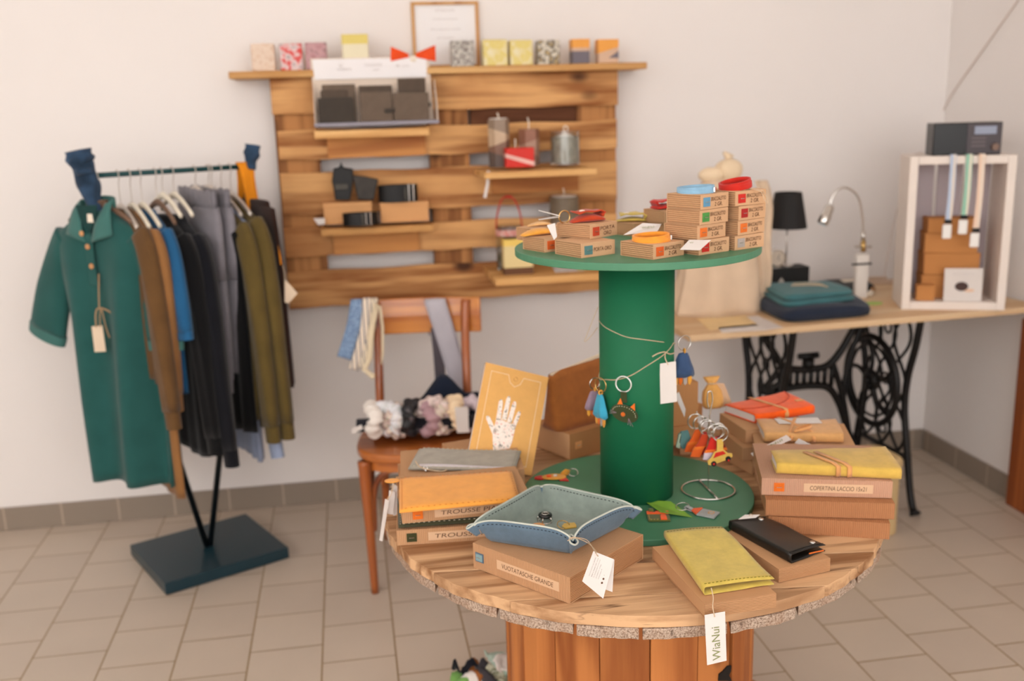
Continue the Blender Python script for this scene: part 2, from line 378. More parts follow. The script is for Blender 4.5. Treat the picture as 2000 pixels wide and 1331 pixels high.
# black stencilled blot on the right of the core
pc = W(1410, 1318, Y=TC.y-.235); az = atan2(pc.y-TC.y, pc.x-TC.x)
def core_patch(pxs, name, r=RD+.0045):
    mb = MB(); lo = []
    for (x, y) in pxs:
        q = None
        v = W(x, y, Y=1.0)-V3(0, 0, HC); o = V3(0, 0, HC)-V3(TC.x, TC.y, 0)
        A = v.x**2+v.y**2; B = 2*(o.x*v.x+o.y*v.y); C = o.x**2+o.y**2-r*r; t = (-B-math.sqrt(B*B-4*A*C))/(2*A); p = o+v*t
        lo.append(p)
    inn = [V3(p.x*.99, p.y*.99, p.z) for p in lo]
    a = [mb.bm.verts.new(p) for p in lo]; b = [mb.bm.verts.new(p) for p in inn]; n = len(a); mb.face(a); mb.face(b[::-1])
    for i in range(n): mb.face([a[i], b[i], b[(i+1) % n], a[(i+1) % n]])
    return mb.build(name, dk, tb)
core_patch([(1404, 1331), (1405, 1318), (1413, 1312), (1422, 1302), (1429, 1301), (1428, 1312), (1424, 1320), (1430, 1331)], 'stencil_mark')
# ---- green drum
gtop = plain('green_disc_sheen', (92, 150, 118), .42, var=.05, vscale=12, bump=.15, bscale=90, spec=.5)  # paler than the tube: sheen put into the colour, replaced below
gtop = plain('green_board_sheen', (74, 130, 98), .48, var=.06, vscale=14, bump=.12, bscale=100, spec=.5)  # disc green lightened in the base colour to stand for glancing sheen
gcyl = plain('green_tube', (22, 104, 68), .62, var=.07, vscale=8, bump=.15, bscale=200, spec=.35)
ZG = ZT+.0135; ZU = 1.2332
gd = thing('green_drum', 'green painted cable drum standing on the wooden table', 'display stand', (GC.x, GC.y, ZT))
H = ZU-ZT
MB().lathe([(.2354, .0005), (.2354, .0135)], n=96).build('bottom_disc', gtop, gd, bevel=.0015)
mb = MB(); mb.lathe([(.0738, .0135), (.0738, H-.0135)], n=64).build('tube', gcyl, gd, smooth=False)
o = kids(gd)[-1]
for p in o.data.polygons: p.use_smooth = len(p.vertices) == 4
MB().lathe([(.236, H-.0135), (.236, H)], n=96).build('top_disc', gtop, gd, bevel=.0015)
# ================================================================= kraft boxes, pouches and covers
KR = (194, 148, 108)
krX = kraft('kraft_ribs_x', KR, 0, .0034, .5); krZ = kraft('kraft_ribs_z', (190, 140, 98), 2, .0030, .8)
krXd = kraft('kraft_ribs_dark', (178, 122, 82), 0, .0036, .6)
krP = kraft('kraft_plain', (198, 152, 110), 1, .0042, .16)
labelm = plain('kraft_label', (214, 176, 140), .7, var=.03); ink = plain('brown_ink', (96, 62, 40), .7, var=0)
staplem = plain('steel_staple', (200, 195, 185), .3, metal=1, var=0); paper = plain('white_paper', (222, 214, 208), .75, var=.02, vscale=20)
twine = plain('linen_twine', (205, 180, 150), .9, var=.1, vscale=200); greyink = plain('grey_ink', (120, 112, 104), .7, var=0); greenink = plain('olive_ink', (132, 138, 88), .7, var=0)
steel = plain('polished_steel', (214, 210, 204), .16, metal=1, var=0); brass = plain('brass_wire', (205, 170, 110), .25, metal=1, var=0)
LE = dict(orange=(238, 152, 52), dkorange=(222, 110, 34), red=(196, 40, 28), dkred=(168, 30, 26), blue=(96, 148, 178), teal=(86, 124, 122), green=(76, 142, 66), grey=(170, 158, 150), olive=(58, 58, 30), burnt=(214, 92, 30), tan=(222, 158, 98), yellow=(208, 170, 80), lime=(204, 178, 84), black=(30, 27, 24), sblue=(84, 104, 122), ice=(130, 160, 164), brick=(186, 64, 30), wine=(122, 30, 24), grey2=(128, 124, 112), orangered=(240, 90, 14), gold=(228, 160, 60))
def lea(n): return suede('leather_'+n, LE[n])
def stitches(mb, pts, step=.006, ln=.0035, r=.00045, n=(0, 0, 1), off=.0006):
    pts = [Vector(p) for p in pts]; n = Vector(n)
    for a, b in zip(pts, pts[1:]):
        L = (b-a).length; d = (b-a)/L if L else None
        if not L: continue
        k = max(1, int(L/step))
        for i in range(k):
            c = a + d*(L*(i+.5)/k); mb.box(c+n*off, (ln, r*2, r*2), frame((0, 0, 0), d, n.cross(d)))
    return mb
def kbox(label, o, ang, L, Wd, H, patch=None, px=.1, face='front', words=None, wx=.4, ww=.45, group=None, wh=.35, mats=None, lab=None, patch2=None, name='kraft_box', strip=True, tray=True, rot=None, cat='box'):
    """o: front-left-bottom corner; local x along the front, y to the back"""
    t = thing(name, label, cat, o, ang, group, rot); ms, mt = mats or (krX, krZ); e = .0011
    # sleeve: front, top, back; tray slid in with ribbed end faces
    mb = MB(); mb.box((L/2, e/2, H/2), (L, e, H)); mb.box((L/2, Wd-e/2, H/2), (L, e, H)); mb.box((L/2, Wd/2, H-e/2), (L, Wd-2*e, e)); mb.box((L/2, Wd/2, e/2), (L, Wd-2*e, e))
    mb.build('sleeve', ms, t, bevel=.0007)
    mb = MB().box((L/2, Wd/2, H/2), (L-.0014, Wd-.0035, H-.0032)); mb.build('tray', mt, t, bevel=.0006)
    if patch:
        s = min(.017, H*.62); q = MB().box((px*L+s/2, -.0007, H*.5), (s*1.12, .0013, s)).build('leather_button', lea(patch), t, bevel=.0003)
        if patch2: q = MB().box((px*L+s/2, -.0018, H*.5), (s*.86, .0012, s*.72)).build('leather_button', lea(patch2), t, bevel=.0003)
        MB().tube([(px*L+s*.22, -.0024, H*.5), (px*L+s*.35, -.0030, H*.5), (px*L+s*.65, -.0030, H*.5), (px*L+s*.78, -.0024, H*.5)], .0006, 6).build('staple', staplem, q)
    if words:
        x0, w_, h_ = wx*L, ww*L, min(.017, H*.55)
        if strip: MB().box((x0+w_/2, -.0004, H*.5), (w_+.016, .0007, h_)).build('paper_label', lab or labelm, t, bevel=.0002)
        ln = words.split('|')
        for i, s in enumerate(ln):
            hh = h_*.5 if len(ln) == 1 else H*.26
            text(s, 'handwriting', ink, t, Mx((x0 + (w_-w_*(.94 if i == 0 else .5))/2, -.0010, H*(.5 if len(ln) == 1 else (.66-.36*i))), rx=pi/2), width=w_*(.94 if i == 0 else .5), height=hh, thick=.0001, shear=.1)
    return t
def by2(pa, pb, z):
    a, b = W(*pa, z=z), W(*pb, z=z); d = b-a; return a, atan2(d.y, d.x), (b-a).length
def topof(t, x, y, H): return t.matrix_world @ V3(x, y, H) if False else Vector(t.location) + Euler(t.rotation_euler).to_matrix() @ Vector((x, y, H))
# ---- B: big tray box in front
a, an, L = by2((925, 1109), (1113.6, 1181), ZT); b2 = W(1263, 1094.6, z=ZT); c2 = W(1113.6, 1181, z=ZT)
WB = (b2-c2).length; print('BOXB', L, WB, an)
HB = .047
boxB = kbox('large kraft box with blue leather button, under the blue suede tray at the table front', a, an, L, min(WB, .25), HB, 'sblue', .035, words='VUOTATASCHE GRANDE', wx=.30, ww=.56, patch2='ice')
# ---- suede tray with pinched corners on it
def tray(label, rim, base, mats, h=.04):
    pass
trm = suede('blue_suede', (94, 114, 130)); trin = suede('greyblue_suede', (136, 148, 140)); edge = plain('pale_cut_edge', (196, 200, 188), .8)
zb = ZT+HB+.0005
rimp = [(921, 1019), (1119, 1046), (1243, 985), (1056, 943)]       # left, front, right, back corner
zr = zb+.044; R4 = [W(x, y, z=zr) for x, y in rimp]; cen = sum(R4, Vector())/4
print('TRAY', [tuple(round(v, 3) for v in p-cen) for p in R4])
tr = thing('suede_tray', 'square blue-grey suede valet tray with pinched corners on the large kraft box', 'tray', (cen.x, cen.y, zb))
R4 = [p-V3(cen.x, cen.y, zb) for p in R4]
def bil(u, v, Q): return Q[0]*(1-u)*(1-v)+Q[1]*u*(1-v)+Q[2]*u*v+Q[3]*(1-u)*v
def traypt(u, v, th=0):
    """u,v in 0..1; sides rise and lean outwards, corners pinched out"""
    Q = R4; a_, b_ = abs(2*u-1), abs(2*v-1); m = max(a_, b_); mn = min(a_, b_)
    rise = max(0, (m-.84)/.16); p = bil(u, v, Q); flat = V3(p.x, p.y, 0)
    ctr = V3(0, 0, 0); s = lerp(.86, 1.0, 0) if m < .72 else 1
    q = V3(flat.x, flat.y, 0)
    # shrink mid-sides so that the corners stick out
    sh = 1 - .085*rise*(1-mn**3)*1.0
    q = q*lerp(.925, 1.0, rise**.8)*sh
    q.z = .0025 + .046*rise**1.25*(1 - .28*mn**6) * (1 if mn < .95 else .95)
    return q
N_ = 51; g = [[traypt(i/(N_-1), j/(N_-1)) for j in range(N_)] for i in range(N_)]
MB().sheet(g, .0028).build('tray_body', trm, tr, smooth=True)
gi = [[traypt(i/(N_-1), j/(N_-1))*.992+V3(0, 0, .0022) for j in range(N_)] for i in range(N_)]
MB().sheet(gi, .0008).build('tray_lining', trin, tr, smooth=True)
def loop(e=0., dz=0.):
    P = []
    for k in range(N_-1): P.append(traypt(k/(N_-1), 0))
    for k in range(N_-1): P.append(traypt(1, k/(N_-1)))
    for k in range(N_-1): P.append(traypt(1-k/(N_-1), 1))
    for k in range(N_-1): P.append(traypt(0, 1-k/(N_-1)))
    return [p*(1-e)+V3(0, 0, dz) for p in P]
MB().tube(loop(0, .0004), .0017, 6, True).build('cut_edge', edge, tr, smooth=True)
mb = MB(); P = loop()
for k in range(len(P)):
    a_, b_ = P[k], P[(k+1) % len(P)]
    d = (b_-a_); 
    if k % 2 == 0 and d.length > .0012:
        d.normalize(); c_ = (a_+b_)/2; out = V3(c_.x, c_.y, 0).normalized()
        mb.box(c_ + V3(0, 0, -.0062)+out*.0002, (.0036, .0011, .0011), frame((0, 0, 0), d, V3(0, 0, 1)))
        mb.box(c_ - out*.0042 + V3(0, 0, -.0048), (.0036, .0010, .0010), frame((0, 0, 0), d, V3(0, 0, 1)))
mb.build('stitching', plain('dark_thread', (34, 38, 44), .8, var=0), tr)
# pinched loops of the corners
for cpt in (traypt(1, 0), traypt(0, 0), traypt(1, 1), traypt(0, 1)):
    dr = V3(cpt.x, cpt.y, 0).normalized(); sd = V3(-dr.y, dr.x, 0)
    big = 1.0 if (cpt - traypt(1, 0)).length < 1e-6 else .62
    lp = [V3(-.020, .0012, .002), V3(-.012, .0030, .002), V3(-.004, .0058, .0005), V3(.004, .0062, -.002), V3(.0085, 0, -.004), V3(.004, -.0062, -.002), V3(-.004, -.0058, .0005), V3(-.012, -.0030, .002), V3(-.020, -.0012, .002)]
    pts = smooth_path([cpt + dr*(q.x*big+.004) + sd*(q.y*big) + V3(0, 0, q.z+.001) for q in lp], 4)
    g2 = [[p.lerp(cpt*.86 + V3(0, 0, .004-cpt.z*.86), (k/5)**1.1*(.97 if big == 1 else .55)) for k in range(6)] for p in pts]
    pc_ = MB().sheet(g2, .0022).build('pinched_corner', trm, tr, smooth=True)
    MB().tube([p + V3(0, 0, .0012) for p in pts], .0016, 6).build('cut_edge', edge, pc_, smooth=True)
# things lying in the tray
zin = zb+.0075
p = W(1065, 1017, z=zin); ky = thing('black_ring_key_fob', 'black and silver ring fob lying in the blue tray', 'key ring', (p.x, p.y, zin-.003))
MB().lathe([(.006, .010), (.012, .0105), (.013, .013), (.012, .0155), (.005, .016)], n=28).build('black_cap', plain('gloss_black', (20, 19, 18), .2, var=0, spec=.6), ky, smooth=True)
mb = MB()
for k in range(5):
    an_ = k*2*pi/5+.4; mb.tube([(.0115*cos(an_), .0115*sin(an_), .012), (.014*cos(an_), .014*sin(an_), .008), (.0135*cos(an_), .0135*sin(an_), .001)], .0013, 6)
mb.ring((0, 0, .0015), .0125, .0012); mb.ring((0, 0, .0165), .006, .0008); mb.build('wire_cage', steel, ky, smooth=True)
p = W(1112, 1027, z=zin); ky = thing('yellow_key_fob', 'small yellow leather key fob with ring lying in the blue tray', 'key ring', (p.x, p.y, zin-.002), .3)
MB().prism([(-.012, -.008), (.008, -.012), (.012, -.004), (.014, .006), (.004, .009), (-.004, .012), (-.013, .004)], 0, .003).build('leather_shape', lea('yellow'), ky, bevel=.0008)
MB().ring((-.010, .004, .004), .011, .0009, Mx(rx=.35)).build('split_ring', brass, ky, smooth=True)
p = W(1051, 1027, z=zin); ky = tag(MB().lathe([(.0, .0), (.012, .0), (.012, .003), (0, .003)], c=(p.x, p.y, zin-.003), n=20, caps=False).build('leather_disc', lea('tan')), 'tan leather disc under the black ring fob in the blue tray', 'key ring')
# paper tag on twine from the front corner
fc = Vector(tr.location)+traypt(1, 0)
zt2 = ZT+HB
pA, pB = W(1160, 1071, z=zt2+.012), W(1162, 1083, z=zt2+.008)
tg = thing('hang_tag', 'white folded paper tag with small print hanging from the blue tray over the box edge', 'tag', (pB.x, pB.y, pB.z))
oo = Vector(tg.location)
Q = [W(1160, 1078, z=zt2+.010)-oo, W(1200, 1093, Y=W(1200, 1093, z=zt2-.002).y)-oo, W(1196, 1155, Y=1.40)-oo, W(1137, 1137, Y=1.375)-oo]
def quad_card(mb, P4, th=.0005):
    return mb.sheet([[P4[0], P4[1]], [P4[3], P4[2]]], th)
cY = 1.372
Qa = [W(1159, 1077, Y=cY+.01)-oo, W(1199, 1093, Y=cY+.01)-oo, W(1178, 1170, Y=cY)-oo, W(1137, 1136, Y=cY)-oo]
Qb = [W(1161, 1078, Y=cY+.014)-oo, W(1200, 1094, Y=cY+.014)-oo, W(1196, 1157, Y=cY+.018)-oo, W(1150, 1140, Y=cY+.018)-oo]
quad_card(MB(), Qb).build('back_leaf', paper, tg); fl = quad_card(MB(), Qa).build('front_leaf', paper, tg)
MB().tube(smooth_path([fc-oo+V3(-.006, 0, .006), fc-oo+V3(.004, -.006, .008), (fc-oo)*.5+V3(.006, 0, .012), W(1163, 1080, Y=cY+.008)-oo, W(1168, 1087, Y=cY+.008)-oo]), .0008, 6).build('twine', twine, tg)
MB().tube(smooth_path([fc-oo+V3(-.009, 0, .001), fc-oo+V3(.002, -.009, .009), (fc-oo)*.5+V3(.008, -.002, .007), W(1166, 1080, Y=cY+.007)-oo]), .0008, 6).build('twine', twine, tg)
Mt = frame(Qa[3]+(Qa[0]-Qa[3])*.06+(Qa[2]-Qa[3])*.1+V3(0, -.0009, 0), Qa[0]-Qa[3], Qa[3]-Qa[2])
for i, s in enumerate(['accessori in pelle', 'fatti a mano con cura', 'in cooperativa sociale', 'prodotto artigianale', 'materiale di recupero']):
    text(s, 'print', greyink, fl, Mt @ Mx((.010, -.003-.0042*i, .0)), width=.030, height=.0016)
for i in range(3): MB().prism([(.0017*cos(2*pi*k/10), .0017*sin(2*pi*k/10)) for k in range(10)], -.0001, .0001, Mt @ Mx((.006+.0065*i, -.028, 0))).build('round_icon', ink, fl)
# ---- D: box with the yellow-green notebook cover
def zat(t): return t
a, an, L = by2((1376, 1209), (1516, 1187), ZT); bk = W(1274, 1093, z=ZT); WD = (bk-a).length; HD = .024; print('BOXD', L, WD)
krD = kraft('kraft_ribs_z2', (194, 146, 104), 2, .0026, .7)
# sleeve runs front to back here: ribs on the short front face lie flat
boxD = kbox('flat kraft box under the lime suede cover at the front right', a, an, L, WD, HD, mats=(krD, krP))
P4 = [W(1377, 1158, z=ZT+HD+.006), W(1512, 1137, z=ZT+HD+.006), W(1410, 1028, z=ZT+HD+.012), W(1299, 1041, z=ZT+HD+.012)]
def cover(label, name, P4, z0, th, m, stm=None, group=None, cat='cover', roll=0., spine='left', fold=True, wob=.0015):
    """folded leather cover: bottom leaf + spine roll + top leaf; P4 = front-left, front-right, back-right, back-left"""
    c = sum(P4, Vector())/4; t = thing(name, label, cat, (c.x, c.y, z0), group=group); Q = [V3(p.x-c.x, p.y-c.y, 0) for p in P4]; nx, ny = 18, 14
    def pt(u, v, h): p = Q[0]*(1-u)*(1-v)+Q[1]*u*(1-v)+Q[2]*u*v+Q[3]*(1-u)*v; return V3(p.x, p.y, h)
    g = []
    for i in range(-6, nx+1):
        row = []
        for j in range(ny+1):
            v = j/ny
            if i < 0:      # spine: half circle from the bottom leaf up to the top leaf
                a_ = pi*(i+6)/6; u = -(.018)*sin(a_); h = th/2-cos(a_)*th/2*.86
            else: u = i/nx; h = th*.93 - th*.30*u**2 + wob*sin(v*7+u*3)*u
            row.append(pt(u, v, h+.001))
        g.append(row)
    bot = [[pt(i/nx, j/ny, .0012+wob*.5*(1+sin(j*1.1+i*.6))*(i/nx)) for j in range(ny+1)] for i in range(nx, -1, -1)]
    MB().sheet(bot+g, .0016).build('leather', m, t, smooth=True)
    if stm:
        for v in (.035, .965):
            mb = MB(); pts = [pt(i/nx, v, th*.93-th*.30*(i/nx)**2+.0026+wob*sin(v*7+i/nx*3)*i/nx) for i in range(0, nx+1)]
            stitches(mb, pts, .0062, .0038, .0004, off=0); mb.build('stitching', stm, t)
    return t, pt
drk = plain('dark_thread', (34, 38, 44), .8, var=0); ltk = plain('pale_thread', (205, 195, 170), .8, var=0); olk = plain('olive_thread', (122, 112, 34), .8, var=0)
cvD, pt = cover('lime green suede notebook cover on the flat box at the table front right', 'suede_cover', P4, ZT+HD+.0005, .015, lea('lime'), olk)
tg = thing('name_tag', 'white name tag hanging on twine over the front rim of the table', 'tag', tuple(W(1397, 1203, Y=1.335)))
oo = Vector(tg.location); yy = 1.333
Q = [W(1376, 1202, Y=yy)-oo, W(1416, 1195, Y=yy)-oo, W(1419, 1291, Y=yy-.004)-oo, W(1381, 1300, Y=yy-.004)-oo]
cd = quad_card(MB(), Q, .0006).build('card', paper, tg)
MB().tube(smooth_path([W(1389, 1149, Y=1.352)-oo, W(1393, 1168, Y=1.345)-oo, W(1392, 1186, Y=1.334)-oo, W(1396, 1206, Y=1.331)-oo]), .0008, 6).build('twine', twine, tg)
Mt = frame(Q[3]+(Q[2]-Q[3])*.5+V3(0, -.0010, 0)+(Q[0]-Q[3])*.06, Q[0]-Q[3], Q[3]-Q[2])
text('WiaNui', 'lettering', greenink, cd, Mt @ Mx((0, 0, 0)), width=.056, height=.013)
# ---- E: box with the black wallet
a, an, L = by2((1520.6, 1139), (1621, 1116), ZT); bk = W(1425, 1062, z=ZT); WE = (bk-a).length; HE = .024; print('BOXE', L, WE)
boxE = kbox('flat kraft box under the black leather wallet', a, an, L, min(WE, .2), HE, mats=(krD, krP))
P4 = [W(1546, 1097, z=ZT+HE+.005), W(1612, 1073, z=ZT+HE+.005), W(1492, 1010, z=ZT+HE+.012), W(1425, 1023, z=ZT+HE+.012)]
blk = plain('black_leather', (26, 23, 20), .38, var=.1, vscale=60, bump=.25, bscale=700, spec=.5)
cvE, pt = cover('black leather wallet with two snap buttons on its kraft box', 'leather_wallet', P4, ZT+HE+.0005, .017, blk, plain('black_thread', (14, 13, 12), .7, var=0), cat='wallet')
for u, v in ((.80, .10), (.74, .90)):
    q = pt(u, v, .017*.93-.017*.30*u*u+.0008); MB().lathe([(0, -.002), (.0052, -.001), (.0052, .001), (.004, .002), (0, .0023)], c=q+V3(0, 0, .002), n=20, caps=False).build('snap_button', steel, cvE, smooth=True)
q = pt(.75, .01, .004); MB().box(q, (.030, .001, .0025), Matrix.Rotation(.2, 4, 'Z')).build('inner_pocket', lea('dkorange'), cvE)
tgE = [W(1442, 1015, z=ZT+HE+.021), W(1476, 1012, z=ZT+HE+.021), W(1484, 1006, z=ZT+HE+.023), W(1455, 1006, z=ZT+HE+.023)]
o_ = thing('paper_tag', 'small white tag lying at the back end of the black wallet', 'tag', tuple(tgE[0])); quad_card(MB(), [q-tgE[0] for q in tgE], .0005).build('card', paper, o_)
MB().tube([W(1463, 1008, z=ZT+HE+.023)-tgE[0], W(1466, 1004, z=ZT+HE+.029)-tgE[0], W(1470, 1008, z=ZT+HE+.024)-tgE[0]], .0006, 5).build('twine', twine, o_)
# ---- F: right stacks
grp = 'kraft boxes stacked at the right rim of the table'
HF = .031
a, an, L = by2((1500, 1040), (1737, 1054.6), ZT); 
a1 = a; f1 = kbox('bottom kraft box of the three under the yellow wrapped cover', a, an, L, .19, HF, mats=(krXd, krZ), group=grp)
z = ZT+HF+.0012; a, an2, L2 = by2((1495, 1007.7), (1746.6, 1015.5), z)
f2 = kbox('middle kraft box of the three under the yellow wrapped cover', a, an2, L2, .195, HF, mats=(krXd, krZ), group=grp)
z = z+HF+.0012; a, an3, L3 = by2((1487, 967), (1742, 974), z); print('BOXF', L, L2, L3)
f3 = kbox('kraft box with orange button and cover size label, topmost under the yellow cover', a, an3, L3, .20, HF+.002, 'dkorange', .10, words='COPERTINA LACCIO 15x21', wx=.36, ww=.46, mats=(kraft('kraft_ribs_pinkish', (198, 152, 124), 0, .0034, .55), krZ), group=grp)
z3 = z+HF+.0025
P4 = [W(1516, 926, z=z3), W(1760, 938, z=z3), W(1728, 872, z=z3+.02), W(1505, 880, z=z3+.02)]
def slab_book(label, name, P4, z0, th, m, cat='notebook', pages=True, soft=.004, flap=None):
    c = sum(P4, Vector())/4; t = thing(name, label, cat, (c.x, c.y, z0)); Q = [V3(p.x-c.x, p.y-c.y, 0) for p in P4]
    def pt(u, v, h): p = Q[0]*(1-u)*(1-v)+Q[1]*u*(1-v)+Q[2]*u*v+Q[3]*(1-u)*v; return V3(p.x, p.y, h)
    nx, seg = 20, []
    # profile across v: bottom leaf, rounded front spine, top leaf, slightly open at the back
    prof = [(.98, .0015), (.6, .0015), (.05, .0015)] + [(.0-.035*sin(pi*k/6)+.02, th/2-cos(pi*k/6)*th*.47) for k in range(1, 6)] + [(.05, th-.0006), (.3, th), (.6, th), (.95, th-.001), (1.0, th-.003)]
    g = [[pt(i/nx, v, h + (.0008*sin(i*.7) if h > th/2 else 0)) for v, h in prof] for i in range(nx+1)]
    MB().sheet(g, .0018).build('leather', m, t, smooth=True)
    if pages:
        mb = MB(); mb.prism([pt(u, v, 0)[:2] for u, v in ((.012, .06), (.985, .06), (.985, .95), (.012, .95))], .0028, th-.002); mb.build('pages', paper, t)
    return t, pt
ycov, pt = slab_book('ochre yellow suede cover tied with a tan strap on the labelled box', 'wrapped_notebook', P4, z3, .021, lea('yellow'))
tanm = lea('tan')
for du in (0, .09):
    mb = MB(); g = []
    for v, h in ((-.026, .001), (-.036, .009), (-.024, .0205), (.1, .0235), (.35, .0237), (.7, .024)):
        c_ = pt(.50+du - .32*max(0, v)*(1 if du else 1.0), v, h)
        g.append([c_+V3(-.0045, 0, .0005), c_+V3(.0045, 0, .0005)])
    mb.sheet(g, .0016).build('strap', tanm, ycov, smooth=True)
# stack behind with the tan wrapped notebook
zb2 = ZT; grp2 = 'kraft boxes behind the yellow cover'
p1, p2 = W(1474, 866, z=ZT+.083), W(1672, 872, z=ZT+.083)
an4 = atan2(p2.y-p1.y, p2.x-p1.x)
g1 = []
for i, (dx, lbl) in enumerate(((.004, 'lowest kraft box under the tan tied notebook'), (-.002, 'middle kraft box under the tan tied notebook'), (0, 'upper kraft box directly under the tan tied notebook'))):
    g1.append(kbox(lbl, (p1.x+dx, p1.y, ZT+i*.0275), an4+.01*i, (p2-p1).length, .15, .027, mats=(krP, krP), group=grp2))
zc = ZT+.0837
P4 = [W(1492, 864, z=zc), W(1647, 866, z=zc), W(1632, 818, z=zc+.02), W(1476, 817, z=zc+.02)]
tcov, pt = slab_book('tan leather notebook tied with a bow of leather strap and small white tags', 'wrapped_notebook', P4, zc, .020, suede('tan_leather', (214, 160, 100), .6))
for (u0, v0, u1, v1) in ((.28, 1.0, .62, .12), (.50, 1.0, .34, .12)):
    g = [[pt(lerp(u0, u1, k/6), lerp(v0, v1, k/6), .022+.0015*sin(k))+V3(s*.004, 0, 0) for s in (-1, 1)] for k in range(7)]
    g += [[pt(u1, -.03, .012)+V3(s*.004, -.003, 0) for s in (-1, 1)], [pt(u1, -.0, .002)+V3(s*.004, -.003, 0) for s in (-1, 1)]]
    MB().sheet(g, .0016).build('strap', tanm, tcov, smooth=True)
bow = smooth_path([pt(.38, .0, .024), pt(.46, -.06, .030), pt(.56, .02, .032), pt(.62, .22, .030), pt(.56, .30, .027), pt(.44, .12, .027), pt(.38, .0, .024)], 5)
MB().tube(bow, .0035, 6, flat=.3).build('bow', tanm, tcov, smooth=True)
for sgn, P in ((0, [(1466, 886), (1471, 892), (1546, 859), (1536, 850)]), (1, [(1552, 866), (1560, 857), (1618, 885), (1606, 882)])):
    zz = zc+.012 if sgn == 0 else zc+.008
    Yq = W(1540, 860, z=zc+.014).y-.012
    q = [W(x, y, Y=Yq-.004*k) for k, (x, y) in enumerate(P)]
    tg = thing('paper_tag', 'long white name tag hanging left from the tan bow' if sgn == 0 else 'long white tag hanging right from the tan bow over the yellow cover', 'tag', tuple(q[0])); cdd = quad_card(MB(), [k-q[0] for k in q], .0005).build('card', paper, tg)
    if sgn == 0:
        ex = (q[3]-q[0]); Mt = frame(V3(0, -.001, 0)+(q[3]-q[0])*.12+(q[1]-q[0])*.5, q[3]-q[0], q[0]-q[1]); text('WiaNui', 'lettering', greenink, cdd, Mt, width=ex.length*.72, height=.0045)
q = [W(1521, 828, z=zc+.0225), W(1606, 827, z=zc+.0225), W(1597, 816, z=zc+.0225), W(1512, 818, z=zc+.0225)]
tg = thing('paper_tag', 'white printed card tucked under the strap on top of the tan notebook', 'tag', tuple(q[0])); quad_card(MB(), [k-q[0] for k in q], .0005).build('card', paper, tg)
# third stack with the orange notebook
grp3 = 'kraft boxes under the orange notebook'
for i, (c_, lbl) in enumerate((((1468, 928), 'bottom kraft box under the orange notebook'), ((1450, 901), 'middle kraft box under the orange notebook'), ((1455.5, 867), 'top kraft box right under the orange notebook'))):
    z = ZT+i*.0305; p = W(*c_, z=z); q = W(1397, 808+ (2-i)*30, z=z+.03); 
    l_ = W(1405, 832+(2-i)*31, z=z); an_ = atan2(p.y-l_.y, p.x-l_.x); L_ = (p-l_).length
    L_ = max(.13, min(.17, L_)); st = p - V3(cos(an_), sin(an_), 0)*L_
    kbox(lbl, st, an_, L_, .155, .030, mats=(krP, krX), group=grp3)
    if i == 2: zo, Pf, Po = z+.0308, p, st
P4 = [W(1475, 826, z=zo), W(1588, 811, z=zo), W(1530, 776, z=zo+.018), W(1415, 800, z=zo+.018)]
P4 = [W(1413, 806, z=zo), W(1474, 828, z=zo), W(1590, 809, z=zo), W(1530, 780, z=zo)]
# spine runs along the right front edge
ocov, pt = slab_book('bright orange felt notebook with a tan strap on the back right boxes', 'felt_notebook', [P4[1], P4[2], P4[3], P4[0]], zo, .020, suede('orange_felt', LE['orangered']))
g = [[pt(.42+.10*k/8, 1-k/8*.98, .0225)+V3(s*.0045, 0, 0) for s in (-1, 1)] for k in range(9)]+[[pt(.52, -.035, .011)+V3(s*.0045, 0, 0) for s in (-1, 1)], [pt(.52, -.01, .001)+V3(s*.0045, 0, 0) for s in (-1, 1)]]
MB().sheet(g, .0016).build('strap', lea('tan'), ocov, smooth=True)
fl = smooth_path([pt(.02, .45, .0222), pt(.25, .34, .0222), pt(.6, .36, .0222), pt(.9, .62, .0222), pt(.98, .95, .0222)], 6)
MB().tube(fl, .0010, 6, flat=.8).build('flap_edge', suede('orange_felt_dark', (196, 60, 16)), ocov, smooth=True)
MB().box(pt(.93, .35, .0222), (.020, .010, .0012), Matrix.Rotation(.15, 4, 'Z')).build('leather_label', tanm, ocov)
